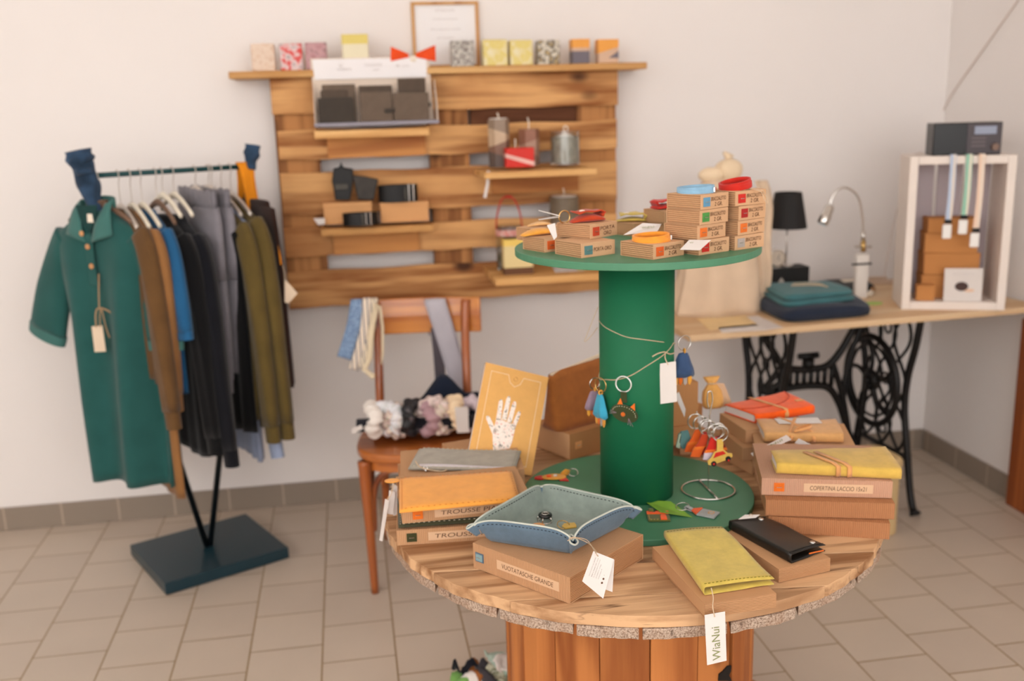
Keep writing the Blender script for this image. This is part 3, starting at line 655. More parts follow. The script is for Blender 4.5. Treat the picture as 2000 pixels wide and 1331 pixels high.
# ================================================================= left side of the table
# front left stack
a, an, _ = by2((776, 1067), (923.5, 1056.6), ZT); HA = .030
grpA = 'kraft pencil-case boxes at the left rim'
A1 = kbox('lower left kraft box with dark olive leather button', a, an, .255, .185, HA, 'olive', .075, words='TROUSSE PIATTA', wx=.26, ww=.62, group=grpA)
def flatpouch(label, name, P4, z0, th, m, stm, zip_=False, cat='pouch', nx=20, ny=12, wave=.002):
    c = sum(P4, Vector())/4; t = thing(name, label, cat, (c.x, c.y, z0)); Q = [p-V3(c.x, c.y, z0) for p in P4]
    def pt(u, v, s=1):
        p = bilin(Q, u, v); e = min(1, min(u, 1-u, v, 1-v)*14); return p + V3(0, 0, s*th/2*math.sqrt(max(e, 0.02)) + wave*sin(u*5+v*2)*e)
    top = [[pt(i/nx, j/ny, 1) for j in range(ny+1)] for i in range(nx+1)]; bot = [[pt(i/nx, j/ny, -1) for j in range(ny+1)] for i in range(nx+1)]
    mb = MB(); mb.sheet(top, .001); mb.sheet(bot, .001); mb.build('leather', m, t, smooth=True)
    if stm:
        mb = MB(); e = .03
        stitches(mb, [pt(k/nx*(1-2*e)+e, e*1.6)+V3(0, 0, .0008) for k in range(nx+1)], .0065, .0036, .0004, off=0)
        stitches(mb, [pt(e*.7, k/ny*(1-2*e)+e)+V3(0, 0, .0008) for k in range(ny+1)], .0065, .0036, .0004, off=0)
        stitches(mb, [pt(1-e*.7, k/ny*(1-2*e)+e)+V3(0, 0, .0008) for k in range(ny+1)], .0065, .0036, .0004, off=0)
        stitches(mb, [pt(k/nx*(1-2*e)+e, 1-e*1.6)+V3(0, 0, .0008) for k in range(nx+1)], .0065, .0036, .0004, off=0)
        mb.build('stitching', stm, t)
    return t, pt
def bilin(Q, u, v): return Q[0]*(1-u)*(1-v)+Q[1]*u*(1-v)+Q[2]*u*v+Q[3]*(1-u)*v
z = ZT+HA+.0055
P4 = [W(778, 1030, z=z), W(960, 1016, z=z), W(1015, 985, z=z), W(783, 1003, z=z)]
P4 = [W(778, 1031, z=z), W(985, 1016, z=z), W(1012, 962, z=z), W(776, 975, z=z)]
flatpouch('dark olive leather pouch between the two left front boxes', 'leather_pouch', P4, z, .008, suede('olive_leather', (62, 62, 40)), ltk, wave=.0003)
z = ZT+HA+.0112; a, an, _ = by2((786, 1024), (930, 1010), z)
A2 = kbox('upper left kraft box with orange leather button, under the orange pouch', a, an, .245, .17, HA, 'dkorange', .085, words='TROUSSE PIATTA', wx=.28, ww=.60, group=grpA); 
zt_ = z+HA; z = zt_+.005
P4 = [W(780, 1002, z=z), W(1000, 982, z=z), W(1000, 921, z=z+.002), W(780, 935, z=z+.002)]
P4[1] = P4[0] + (W(960, 985, z=z)-P4[0])*1.32
op, pt = flatpouch('orange leather pencil pouch on top of the left front boxes', 'leather_pouch', P4, z, .008, suede('orange_leather', (236, 160, 66), .7, .07), suede('orange_thread', (205, 120, 40)), wave=.0008)
q0 = pt(0, .93)
MB().prism([(-.030*cos(a_)*1.0-.002 if False else -.014+.015*cos(a_), .011*sin(a_)) for a_ in [2*pi*k/20 for k in range(20)]], -.001, .001, Mx(q0, rz=-.1)).build('leather_tab', suede('orange_leather', (236, 160, 66)), op, bevel=.0005)
# tags bundle hanging at the left
for i, P in enumerate(([(752, 975), (760, 978), (747, 1058), (741, 1056)], [(760, 958), (772, 962), (768, 1006), (757, 1004)], [(766, 943), (776, 950), (776, 1005), (768, 1008)])):
    Yq = TC.y-.02+i*.01; q = [W(x, y, Y=Yq) for x, y in P]
    lab_ = ('longest narrow white tag of the bundle hanging off the left rim', 'middle white tag of the bundle at the left rim', 'white tag nearest to the left boxes in the tag bundle')[i]
    tg = thing('paper_tag', lab_, 'tag', tuple(q[0])); quad_card(MB(), [k-q[0] for k in q], .0006).build('card', paper, tg)
    MB().tube(smooth_path([q[0]*.5+q[1]*.5-q[0], W(763, 968-8*i, Y=Yq)-q[0], W(768, 952, Y=Yq)-q[0], Vector(op.location)+q0+V3(-.012, 0, .001)-q[0]]), .0007, 5).build('twine', twine, tg)
# back left stack: two boxes and the grey pouch
zB = ZT; p1 = W(783, 1003, z=ZT)
hB = .030
tops = [W(782, 931, z=ZT+.062), W(1026, 913, z=ZT+.062)]
anB = atan2(tops[1].y-tops[0].y, tops[1].x-tops[0].x); LB = min(.255, (tops[1]-tops[0]).length); print('LB', (tops[1]-tops[0]).length)
kbox('lower kraft box of the left back stack below the grey pouch', (tops[0].x-.004, tops[0].y, ZT), anB, LB, .165, hB, group='kraft boxes under the grey pouch')
kbox('upper kraft box of the left back stack right under the grey pouch', (tops[0].x, tops[0].y, ZT+hB+.001), anB-.02, LB, .16, hB, group='kraft boxes under the grey pouch')
z = ZT+2*hB+.0065
P4 = [W(797, 917, z=z), W(1005, 920, z=z), W(1018, 882, z=z), W(819, 878, z=z)]
gp, pt = flatpouch('grey suede zip pouch with pale stitching on the left back boxes', 'zip_pouch', P4, z, .011, suede('grey_suede', (158, 150, 136)), ltk)
MB().sheet([[pt(u/10, .02+.06*s)+V3(0, 0, .001-.004*(1-s)) for s in (0, 1)] for u in range(1, 10)], .0016).build('zip_tape', plain('lilac_zip', (206, 196, 200), .6, var=0), gp, smooth=True)
mb = MB(); q = pt(.16, .04)+V3(0, -.003, 0); mb.tube([q, q+V3(0, -.004, -.006), q+V3(.001, -.006, -.018)], .0018, 6); mb.ring(q+V3(0, -.003, -.002), .004, .0008, Mx(rx=1.2)); mb.build('zip_pull', steel, gp, smooth=True)
MB().tube(smooth_path([pt(.05, .2)+V3(0, -.002, .004), pt(.12, .05)+V3(0, -.008, -.001), pt(.3, .0)+V3(0, -.006, -.002), pt(.36, .03)+V3(0, -.005, -.004)]), .0012, 6).build('twine', twine, gp)
# third flat box further back, seen above the pouch
p = W(1030, 893, z=ZT+.052); q = W(897, 869, z=ZT+.05)
kbox('flat kraft box behind the grey pouch with only its back edge showing', tuple(W(884, 905, z=ZT)), rad(14), .15, .07, .026)
# brown box and pouch behind the sketchbook
zH = ZT+.001; cF = W(1113.5, 899.6, z=zH); rB = W(1172, 882, z=zH)
anH = atan2(rB.y-cF.y, rB.x-cF.x); HH = .062
dv = V3(cos(anH), sin(anH), 0)
krB = kraft('kraft_brown', (186, 132, 84), 0, .0036, .4)
H1 = kbox('tall kraft box with tan button, behind the standing sketchbook', cF, anH, .17, .13, HH, 'tan', .10, mats=(krB, krP))
MB().box((.12, -.0004, HH*.52), (.05, .0008, .014)).build('paper_label', labelm, H1)
zp = ZT+HH+.001
c_ = cF + dv*.085 + V3(-sin(anH), cos(anH), 0)*.06
pz = thing('suede_wash_bag', 'brown suede zip wash bag standing on the tall box behind the sketchbook', 'pouch', (c_.x, c_.y, zp), anH)
rings = []
for k in range(9):
    s = k/8; hw = .098-.004*s; ht = lerp(.036, .007, s**.8)
    rings.append([V3((hw*(abs(cos(a_))**.22)*(1 if cos(a_) > 0 else -1)) , (ht*(abs(sin(a_))**.5)*(1 if sin(a_) > 0 else -1)), .138*s + .014*s*(cos(a_)) + .003*sin(3*a_)*s) for a_ in [2*pi*i/36 for i in range(36)]])
MB().loft(rings).build('bag_body', suede('brown_suede', (166, 98, 44)), pz, smooth=True)
MB().sheet([[V3(-.088+.176*i/8, s*.004, .140+.014*(-.9+1.8*i/8)) for s in (-1, 1)] for i in range(9)], .006).build('zip', plain('cream_zip', (226, 208, 180), .7, var=0), pz, bevel=.001)
MB().prism([(0, -.010), (.012, -.008), (.014, .020), (.006, .030), (-.004, .022)], -.005, .005, Mx((-.094, 0, .098), rx=pi/2, ry=0)).build('side_tab', suede('brown_suede', (166, 98, 44)), pz, bevel=.002)
# standing sketchbook
P = [W(930, 950, z=ZT+.015), W(1038, 930, z=ZT+.0006)]
br_ = W(1038, 930, z=ZT+.001)
# leaning plane: bottom edge on the table, top edge further back
tl_xy, tr_xy = (1002, 729), (1123, 758)
def on_tilt(px, back=None, lean=.42):
    """point on the leaning cover plane through br_"""
    n = V3(sin(rad(-8))*cos(lean)*-1, -cos(rad(-8))*cos(lean), sin(lean))
    v = W(px[0], px[1], Y=1.0)-V3(0, 0, HC); t = (br_-V3(0, 0, HC)).dot(n)/v.dot(n); return V3(0, 0, HC)+v*t, n
TL, nn = on_tilt(tl_xy); TRt, _ = on_tilt(tr_xy); BLx, _ = on_tilt((925, 905)); 
bl_ = br_ + (BLx-TL).normalized()*0; 
BL = TL + (br_-TRt)
print('BOOK', (TRt-TL).length, (br_-TRt).length, TL, br_, BL)
sk = thing('sketchbook', 'kraft covered sketchbook with a patterned hand print standing in front of the tall box', 'book', tuple(br_))
Mb = frame(BL-br_, (br_-BL), (TL-BL)); bw = (br_-BL).length; bh = (TL-BL).length
cov = suede('ochre_card', (226, 170, 98), .7, .05)
MB().box((bw/2, bh/2, -.001), (bw, bh, .0016)).build('front_cover', cov, sk).matrix_local = Mb
MB().box((bw/2, bh/2, -.0135), (bw, bh, .0016)).build('back_cover', suede('brown_card', (150, 96, 50)), sk).matrix_local = Mb
MB().box((bw/2-.001, bh/2, -.0072), (bw-.003, bh-.004, .0105)).build('pages', paper, sk).matrix_local = Mb
wl = plain('cream_print', (242, 216, 180), .7, var=0)
mb = MB()
e = .016; seg = [(e, e), (bw-e, e), (bw-e, bh-e), (bw*.62, bh-e), (bw*.58, bh-e-.016), (bw*.5, bh-e-.024), (bw*.42, bh-e-.016), (bw*.38, bh-e), (e, bh-e)]
for a_, b_ in zip(seg, seg[1:]+seg[:1]):
    A_, B_ = V3(*a_, .0001), V3(*b_, .0001); d = B_-A_; mb.box((A_+B_)/2, (d.length+.001, .0012, .0004), frame((0, 0, 0), d, V3(-d.y, d.x, 0)))
mb.build('printed_border', wl, sk).matrix_local = Mb
MB().ring((bw*.5, bh-e-.006, 0), .0045, .0007, flat=.4).build('emblem', plain('bronze_ink', (170, 120, 60), .6, var=0), sk).matrix_local = Mb
hp = printed('patterned_hand', [(60, 50, 50), (240, 224, 210), (250, 236, 224), (224, 150, 130)], 130)
mb = MB(); hc = V3(bw*.52, bh*.40, 0)
def fing(x0, y0, ang, L_, w_):
    d = V3(sin(ang), cos(ang), 0); s_ = V3(d.y, -d.x, 0); o_ = V3(x0, y0, 0); pts = [o_-s_*w_, o_+d*L_*.85-s_*w_*.85, o_+d*L_*.96-s_*w_*.5, o_+d*L_, o_+d*L_*.96+s_*w_*.5, o_+d*L_*.85+s_*w_*.85, o_+s_*w_]
    mb.prism([(p.x, p.y) for p in pts], -.0002, .0004)
hx, hy = bw*.46, bh*.28
S_ = .95
for (dx, dy, an_, L_, w_) in ((-.017, .043, -.10, .050, .0052), (-.004, .047, -.02, .058, .0054), (.009, .044, .05, .052, .0052), (.021, .036, .16, .040, .0045)): fing(hx+dx*S_, hy+dy*S_, an_+.05, L_*S_, w_*S_*1.1)
fing(hx-.020*S_, hy+.012*S_, -.62, .044*S_, .0058*S_)
mb.prism([(hx+x*S_, hy+y*S_) for x, y in ((-.016, -.03), (.018, -.03), (.024, .0), (.026, .040), (-.022, .048), (-.025, .01))], -.0002, .0004)
mb.build('hand_print', hp, sk).matrix_local = Mb
# ================================================================= right behind the green tube
def keyring_thing(label, p, R=.014, name='key_ring', group=None): return thing(name, label, 'key ring', tuple(p), group=group)
p = W(1326, 893, z=ZT+.014)
r1 = kbox('small ribbed kraft box just right of the green tube', tuple(W(1328, 889, z=ZT+.0)), rad(-4), .075, .10, .040, mats=(krX, krP))
r2 = kbox('flat kraft box on the back right of the table behind the key ring stand', tuple(W(1318, 872, z=ZT+.002)+V3(-.03, .13, 0)), rad(24), .19, .11, .032, mats=(krB, krP))
pr_ = W(1325, 800, z=ZT+.06)
rb = topof(r2, .085, .02, .0335)
r2b = kbox('middle kraft box of the back right pile beside the green tube', (.640, 2.035, ZT+.0355), rad(12), .12, .09, .042, mats=(krB, krP))
r3 = kbox('kraft box standing on top of the back right pile beside the green tube', (.655, 2.05, ZT+.078), rad(6), .098, .07, .098, mats=(krB, krP))
# card, leaning
q = [W(1318, 772, Y=1.99), W(1326, 766, Y=1.99), W(1339, 800, Y=1.985), W(1337, 816, Y=1.985)]
o_ = thing('paper_tag', 'white folded card sticking out right of the green tube', 'tag', tuple(q[0])); quad_card(MB(), [k-q[0] for k in q], .0008).build('card', paper, o_)
def drawpouch(label, base, w_, h_, m, rx=0, rz=0, tagm=None, cordm=None):
    t = thing('drawstring_pouch', label, 'pouch', tuple(base), rot=(rx, 0, rz)); rings = []
    for s, ww, tt in ((0, .72, .5), (.08, .95, .9), (.3, 1.0, 1.0), (.55, .85, .8), (.72, .5, .5), (.78, .34, .40), (.86, .55, .5), (1.0, .78, .55)):
        rings.append([V3(w_/2*ww*cos(a_)*(1+.06*sin(9*a_)*(s > .5)), w_*.30*tt*sin(a_)*(1+.1*sin(7*a_)*(s > .5)), h_*s) for a_ in [2*pi*i/40 for i in range(40)]])
    MB().loft(rings).build('pouch_body', m, t, smooth=True)
    MB().ring((0, 0, h_*.78), w_*.18, .0016, flat=1.).build('cord', cordm or twine, t, smooth=True)
    return t
rt = topof(r2, .14, .03, .033)
drawpouch('small orange leather drawstring pouch behind the key rings', W(1354, 846, z=ZT+.042)+V3(.0, .035, 0), .045, .075, lea('gold'), rx=0)
gtp = W(1402, 806, z=ZT+.092); 
dp = drawpouch('tan leather drawstring pouch behind the key ring stand, left of the orange notebook', (gtp.x, gtp.y+.03, ZT+.0925), .052, .075, suede('tan_pouch', (222, 166, 92)), rx=-.18)
q = [W(1388, 748, Y=gtp.y+.06), W(1412, 750, Y=gtp.y+.06), W(1434, 786, Y=gtp.y+.06), W(1428, 800, Y=gtp.y+.05)]
q = [W(1389, 747, Y=gtp.y+.075), W(1414, 750, Y=gtp.y+.075), W(1431, 792, Y=gtp.y+.06), W(1392, 800, Y=gtp.y+.06)]
o_ = thing('kraft_tag', 'kraft cardboard tag standing behind the tan drawstring pouch', 'tag', tuple(q[0])); quad_card(MB(), [k-q[0] for k in q], .001).build('card', labelm, o_)
# box that carries the tan pouch
# ================================================================= on the green disc
zd = ZT+.0135
p = W(1082, 935, z=zd); fx = thing('fish_key_ring', 'yellow leather fish key ring with red fins on the green disc, left of the tube', 'key ring', (p.x, p.y, zd), rad(-8))
MB().prism([(.026*cos(a_)*(1-.12*sin(a_)), .015*sin(a_)) for a_ in [2*pi*i/28 for i in range(28)]], .002, .0055).build('body', lea('gold'), fx, bevel=.0012)
MB().prism([(-.042, -.004), (-.030, -.010), (-.016, -.006), (-.016, .006), (-.030, .012), (-.041, .006)], .0005, .004).build('tail_fin', lea('red'), fx, bevel=.001)
MB().prism([(.010, -.018), (.030, -.022), (.026, -.004)], .0005, .003).build('fin', lea('red'), fx, bevel=.0006); MB().prism([(-.014, .010), (-.004, .020), (.004, .012)], .0005, .003).build('fin', lea('red'), fx, bevel=.0006)
MB().prism([(-.016, -.007), (-.006, -.007), (-.006, .003), (-.016, .003)], .0055, .0085).build('cheek_patch', lea('orangered'), fx, bevel=.0006)
MB().lathe([(.0, .0055), (.0042, .0055), (.0042, .0075), (0, .0075)], c=(.003, .001, 0), n=16, caps=False).build('button_eye', paper, fx); 
MB().tube([(.016, .006, .006), (.026, .010, .013), (.034, .012, .010), (.034, .012, .005), (.02, .008, .004)], .004, 8, flat=.3, up=(0, 0, 1)).build('leather_loop', lea('gold'), fx, smooth=True)
MB().ring((.042, .013, .007), .0105, .0010, Mx(rx=.5)).build('split_ring', steel, fx, smooth=True)
p = W(1286, 1013, z=zd); cs = thing('castle_key_ring', 'green leather castle key ring with orange door lying on the green disc', 'key ring', (p.x, p.y, zd), rad(-12))
MB().prism([(-.021, -.019), (.021, -.019), (.021, .014), (-.021, .014)], .001, .0045).build('castle_shape', suede('leather_moss', (92, 96, 44)), cs, bevel=.001)
MB().prism([(-.021, .010), (.021, .010), (.021, .022), (.013, .022), (.013, .017), (.007, .017), (.007, .022), (-.004, .022), (-.004, .017), (-.010, .017), (-.010, .022), (-.021, .022)], .003, .0062).build('battlement', lea('orangered'), cs, bevel=.0006)
MB().prism([(.009+.006*cos(a_), -.004+.010*sin(a_)) if a_ < pi else ((.009-.006 if a_ < 1.5*pi else .015), -.018) for a_ in [pi*i/10 for i in range(11)]+[1.2*pi, 1.8*pi]], .0045, .0065).build('door', lea('orangered'), cs, bevel=.0005)
mb = MB(); stitches(mb, [V3(-.018, .008, .0046), V3(-.018, -.016, .0046), V3(.000, -.016, .0046)], .005, .003, .0004, off=.0004); mb.build('stitching', lea('yellow'), cs)
MB().tube([(-.012, .018, .002), (-.012, .028, .004), (-.012, .033, .006), (-.012, .028, .008), (-.012, .018, .007)], .005, 8, flat=.25, up=(1, 0, 0)).build('leather_loop', suede('leather_moss', (92, 96, 44)), cs, smooth=True)
p = W(1385, 1007, z=zd); hs = thing('house_key_ring', 'grey leather house key ring with orange roof lying on the green disc', 'key ring', (p.x, p.y, zd), rad(-42))
MB().prism([(-.020, -.016), (.016, -.016), (.016, .016), (-.020, .016)], .001, .0045).build('house_shape', suede('leather_dove', (158, 160, 158)), hs, bevel=.001)
MB().prism([(-.020, -.017), (-.020, .017), (-.036, .003), (-.036, -.002)], .0025, .0062).build('roof', lea('orangered'), hs, bevel=.0006)
mb = MB(); stitches(mb, [V3(-.002, .008, .0046), V3(.008, .008, .0046), V3(.008, -.002, .0046), V3(-.002, -.002, .0046), V3(-.002, .008, .0046)], .0045, .003, .0004, off=.0004); mb.build('stitching', lea('gold'), hs)
MB().tube([(-.034, .000, .002), (-.046, .0, .004), (-.050, .0, .007), (-.046, .0, .010), (-.034, .0, .006)], .005, 8, flat=.25, up=(0, 1, 0)).build('leather_loop', suede('leather_dove', (158, 160, 158)), hs, smooth=True)
MB().ring((-.056, .002, .006), .0125, .0010, Mx(rx=.25)).build('split_ring', steel, hs, smooth=True)
q = [W(1255, 977, z=zd+.004), W(1310, 980, z=zd+.006), W(1352, 1011, z=zd+.001), W(1290, 1001, z=zd+.009)]
gc = plain('green_card', (128, 172, 62), .5, var=.08, vscale=25)
cdt = thing('green_card', 'pointed green paper card lying between the castle and house key rings', 'card', tuple(q[0])); quad_card(MB(), [k-q[0] for k in q], .0006).build('card', gc, cdt)
p = W(1226, 1012, z=zd); pk = thing('pink_fish_key_ring', 'pink leather tail of a key ring peeking out right of the blue tray', 'key ring', (p.x, p.y, zd), rad(-20))
MB().prism([(-.022, -.004), (-.008, .002), (.008, -.006), (.006, .006), (-.008, .010), (-.022, .010)], .001, .004).build('tail_fin', suede('leather_pink', (214, 176, 190)), pk, bevel=.0008)
MB().prism([(-.036, -.002), (-.022, -.004), (-.020, .008), (-.034, .010)], .001, .005).build('body', lea('dkorange'), pk, bevel=.0008)
# ---- key ring stand
p = W(1383, 957, z=zd+.002); ks = thing('key_ring_stand', 'chromed wire stand with round foot and hook holding leather key rings', 'stand', (p.x, p.y, zd))
RS = .0535
MB().ring((0, 0, .0022), RS, .0020, n=64).build('foot_ring', steel, ks, smooth=True)
dxy = W(1403, 979, z=zd)-p; dd = V3(dxy.x, dxy.y, 0).normalized()
MB().tube([dd*RS+V3(0, 0, .003), -dd*RS+V3(0, 0, .003)], .0018, 8).build('cross_bar', steel, ks, smooth=True)
hz = W(1383, 765, Y=p.y).z-zd; print('STAND h', hz)
pole = [V3(0, 0, .003), V3(0, 0, hz*.35), V3(0, 0, hz*.70), V3(.002, 0, hz*.80), V3(.006, 0, hz*.9), V3(.004, 0, hz*.985), V3(0, 0, hz), V3(-.004, 0, hz*.985), V3(-.005, 0, hz*.90), V3(-.002, 0, hz*.84)]
MB().tube(smooth_path(pole, 6), .0014, 8).build('pole', steel, ks, smooth=True)
S0 = Vector(ks.location)
# horizontal peg carrying the rings, pointing towards the camera and back
pz_ = W(1384, 822, Y=p.y).z-zd
peg0, peg1 = V3(-.014, .035, pz_+.006), V3(.010, -.034, pz_-.004)
MB().tube([peg0+V3(0, 0, .004), peg0, (peg0+peg1)/2, peg1, peg1+V3(0, 0, .005)], .0012, 8).build('peg', steel, ks, smooth=True)
cream = plain('cream_cloth', (238, 226, 208), .8, var=.03)
def shape_car(t, M):
    MB().prism([(-.026, -.008), (-.019, -.011), (.019, -.006), (.026, -.003), (.026, .004), (.018, .006), (.010, .016), (-.010, .016), (-.018, .005), (-.026, .001)], -.0015, .0015, M).build('car_shape', lea('yellow'), t, bevel=.0006)
    MB().prism([(-.014, .004), (.013, .007), (.008, .014), (-.008, .014)], -.0026, -.0014, M).build('window_patch', lea('red'), t, bevel=.0003)
    for x in (-.015, .016): MB().lathe([(0, -.0030), (.0055, -.0030), (.0055, -.0012), (0, -.0012)], n=20, caps=False, M=M @ Matrix.Translation((x, -.008+.1*(x > 0)*.03, 0))).build('wheel', plain('black_felt', (32, 28, 26), .9, var=0), t); MB().lathe([(0, -.0036), (.0022, -.0036), (.0022, -.0029), (0, -.0029)], n=12, caps=False, M=M @ Matrix.Translation((x, -.008, 0))).build('hub', lea('red'), t)
spec = [ # along peg, kind
 (1.0, 'yellow leather car key ring hanging foremost on the wire stand', 'car', 'yellow', 0), (.86, 'red leather key ring with lilac tip hanging behind the car', 'flap', 'red', -.011), (.80, 'wine red leather key ring hanging right behind the car', 'flap', 'wine', .013),
 (.62, 'brown leather key ring hanging left of the red one on the stand', 'flap', 'brick', -.022), (.50, 'dark wine leather key ring in the middle of the stand', 'flap', 'dkred', -.012), (.30, 'orange brown leather key ring hanging at the back of the stand', 'flap', 'burnt', -.020), (.12, 'teal green leather fish key ring hanging at the back left of the stand', 'fish', 'teal', -.030)]
for s, lb, kind, colr, sx in spec:
    pg = S0+peg0.lerp(peg1, s); t = thing('hanging_key_ring', lb, 'key ring', tuple(pg), group='key rings on the wire stand'); Rr = .0155
    tilt = rad(12)*(1 if sx >= 0 else -1)
    for dz in (0, .0022):
        MB().ring((sx*.3+dz, dz, -Rr+.0018), Rr, .0009, Mx(rx=pi/2, rz=-.25+dz*90, ry=0), n=32, m=7).build('split_ring', steel, t, smooth=True)
    x_ = sx*.55; zt0 = -2*Rr+.003; w_ = .0066
    if kind == 'car':
        MB().sheet([[V3(x_-w_, 0, zt0+.003), V3(x_+w_, 0, zt0+.003)], [V3(x_-w_, -.001, zt0-.012), V3(x_+w_, -.001, zt0-.012)], [V3(x_-w_, 0, zt0-.026), V3(x_+w_, 0, zt0-.026)]], .003).build('strap', lea('yellow'), t, bevel=.0005)
        shape_car(t, Mx((x_, -.002, zt0-.036), rx=pi/2, ry=rad(-9)) @ Matrix.Diagonal((1, 1, -1, 1)))
        MB().box((x_, .0, zt0-.036), (.02, .001, .01)).build('backing', lea('yellow'), t)
    elif kind == 'flap':
        sk_ = sx*.6
        MB().sheet([[V3(x_-w_, 0, zt0+.003), V3(x_+w_, 0, zt0+.003)], [V3(x_+sk_*.4-w_*1.4, 0, zt0-.014), V3(x_+sk_*.4+w_*1.3, 0, zt0-.014)], [V3(x_+sk_*.8-w_*1.7, 0, zt0-.024), V3(x_+sk_*.8+w_*1.5, 0, zt0-.024)]], .0035).build('strap', lea(colr), t, bevel=.0006)
        MB().sheet([[V3(x_+sk_*.8-w_*1.75, -.0004, zt0-.022), V3(x_+sk_*.8+w_*1.55, -.0004, zt0-.022)], [V3(x_+sk_-w_*1.9, 0, zt0-.028), V3(x_+sk_+w_*1.6, 0, zt0-.028)]], .0044).build('band', lea('dkorange'), t, bevel=.0004)
        MB().sheet([[V3(x_+sk_-w_*1.9, 0, zt0-.028), V3(x_+sk_+w_*1.6, 0, zt0-.028)], [V3(x_+sk_*1.3-w_*2.0, 0, zt0-.042), V3(x_+sk_*1.3+w_*1.0, 0, zt0-.045)]], .0032).build('tip', suede('leather_lilac', (196, 180, 188)) if colr == 'red' else lea(colr if colr != 'brick' else 'burnt'), t, bevel=.0004)
    else:
        MB().prism([(-.010, .016), (.006, .018), (.012, .0), (.008, -.018), (-.006, -.022), (-.014, -.006)], -.003, .003, Mx((x_-.012, .004, zt0-.022), rx=pi/2)).build('fish_body', lea(colr), t, bevel=.0012)
        MB().prism([(-.012, .012), (-.006, .014), (-.010, -.020), (-.018, -.016)], -.0035, .002, Mx((x_-.014, .003, zt0-.022), rx=pi/2)).build('edge_fin', suede('leather_mint', (150, 168, 146)), t, bevel=.0006)
# ================================================================= strings and key rings round the green tube
rc = .0738+.0009
def oncyl(x, y, r=rc):
    v = W(x, y, Y=1.0)-V3(0, 0, HC); o = V3(0, 0, HC)-V3(GC.x, GC.y, 0); A = v.x**2+v.y**2; B = 2*(o.x*v.x+o.y*v.y); C_ = o.x**2+o.y**2-r*r; D = B*B-4*A*C_
    t = (-B-math.sqrt(max(D, 0)))/(2*A); return o+v*t+V3(GC.x, GC.y, 0)
st = thing('twine_garland', 'thin linen twine wound around the green tube', 'string', (GC.x, GC.y, ZT+.3)); so = Vector(st.location)
def behind(p0, p1, sgn, n=9):
    a0 = atan2(p0.y-GC.y, p0.x-GC.x); a1 = atan2(p1.y-GC.y, p1.x-GC.x)
    while sgn > 0 and a1 < a0: a1 += 2*pi
    while sgn < 0 and a1 > a0: a1 -= 2*pi
    return [V3(GC.x+rc*cos(lerp(a0, a1, k/n)), GC.y+rc*sin(lerp(a0, a1, k/n)), lerp(p0.z, p1.z, k/n)) for k in range(1, n)]
u = [oncyl(*q) for q in ((1169.5, 626), (1180, 638), (1200, 649), (1225, 659), (1260, 664), (1290, 668), (1317, 671))]
l_ = [oncyl(*q) for q in ((1170.5, 740), (1185, 742), (1205, 742), (1232, 734), (1262, 716), (1290, 698), (1306, 684), (1316, 670))]
MB().tube([p-so for p in smooth_path(u+behind(u[-1], l_[0], 1)+l_, 4)], .0009, 6).build('string', twine, st)
MB().tube([p-so for p in smooth_path([oncyl(1274, 697), oncyl(1285, 691), oncyl(1298, 688), oncyl(1308, 692), oncyl(1317, 690, rc+.001)], 5)], .0013, 6).build('knot_ends', twine, st)
zs = W(1165, 600, Y=GC.y+.02)
MB().tube([q-so for q in smooth_path([W(1168, 600, Y=1.87), W(1158, 625, Y=1.87), W(1146, 655, Y=1.87), W(1142, 668, Y=1.87), W(1156, 655, Y=1.87), W(1167, 640, Y=1.87)], 5)], .0007, 5).build('loose_end', twine, st)
# white tag on the tube
yy = oncyl(1305, 750).y-.006
q = [W(1288, 711, Y=yy-.004), W(1320, 706, Y=yy), W(1322, 785, Y=yy), W(1290, 789.5, Y=yy-.004)]
tg = thing('paper_tag', 'blank white price tag tied to the twine on the green tube', 'tag', tuple(q[0])); quad_card(MB(), [k-q[0] for k in q], .0008).build('card', paper, tg)
MB().tube([k-q[0] for k in smooth_path([oncyl(1300, 689, rc+.002), W(1299, 700, Y=yy), W(1305, 713, Y=yy-.003)])], .0011, 6).build('twine', twine, tg)
# cat key ring
c0 = oncyl(1218, 737, rc+.004); ct = thing('cat_key_ring', 'dark green leather cat head key ring with orange ears and whiskers on the green tube', 'key ring', tuple(c0))
sc = 1.79/1944
an_ = atan2(c0.y-GC.y, c0.x-GC.x)+pi/2; Mc = Mx((0, 0, 0), rz=an_)
whm = plain('white_ring', (236, 236, 232), .25, metal=.3, var=0)
MB().ring(Mc @ V3(0, -.001, -15*sc), 16.8*sc, .0013, Mc @ Mx(rx=pi/2), n=40).build('split_ring', whm, ct, smooth=True)
MB().sheet([[Mc @ V3(s*6.5*sc+.6*k*sc, -.0012, (-31-12*k)*sc) for s in (-1, 1)] for k in range(3)], .003).build('strap', suede('leather_forest', (58, 66, 36)), ct, bevel=.0006)
Mh = Mc @ Mx((3*sc, -.004, -78*sc), rx=pi/2, rz=0) @ Matrix.Rotation(rad(-14), 4, 'Z')
MB().prism([(30*sc*cos(a_), 19*sc*sin(a_)) for a_ in [2*pi*i/36 for i in range(36)]], -.002, .002, Mh).build('cat_head', suede('leather_forest', (58, 66, 36)), ct, bevel=.001)
for s in (-1, 1): MB().prism([(s*13*sc-7*sc, 13*sc), (s*13*sc+8*sc, 12*sc), (s*16*sc, 30*sc)][::1], -.001, .0008, Mh).build('ear', lea('dkorange'), ct, bevel=.0004)
MB().lathe([(0, .0018), (5*sc, .0018), (4.5*sc, .0034), (0, .0038)], n=18, caps=False, M=Mh @ Matrix.Translation((-2*sc, -2*sc, 0))).build('nose', lea('dkorange'), ct, smooth=True)
mb = MB()
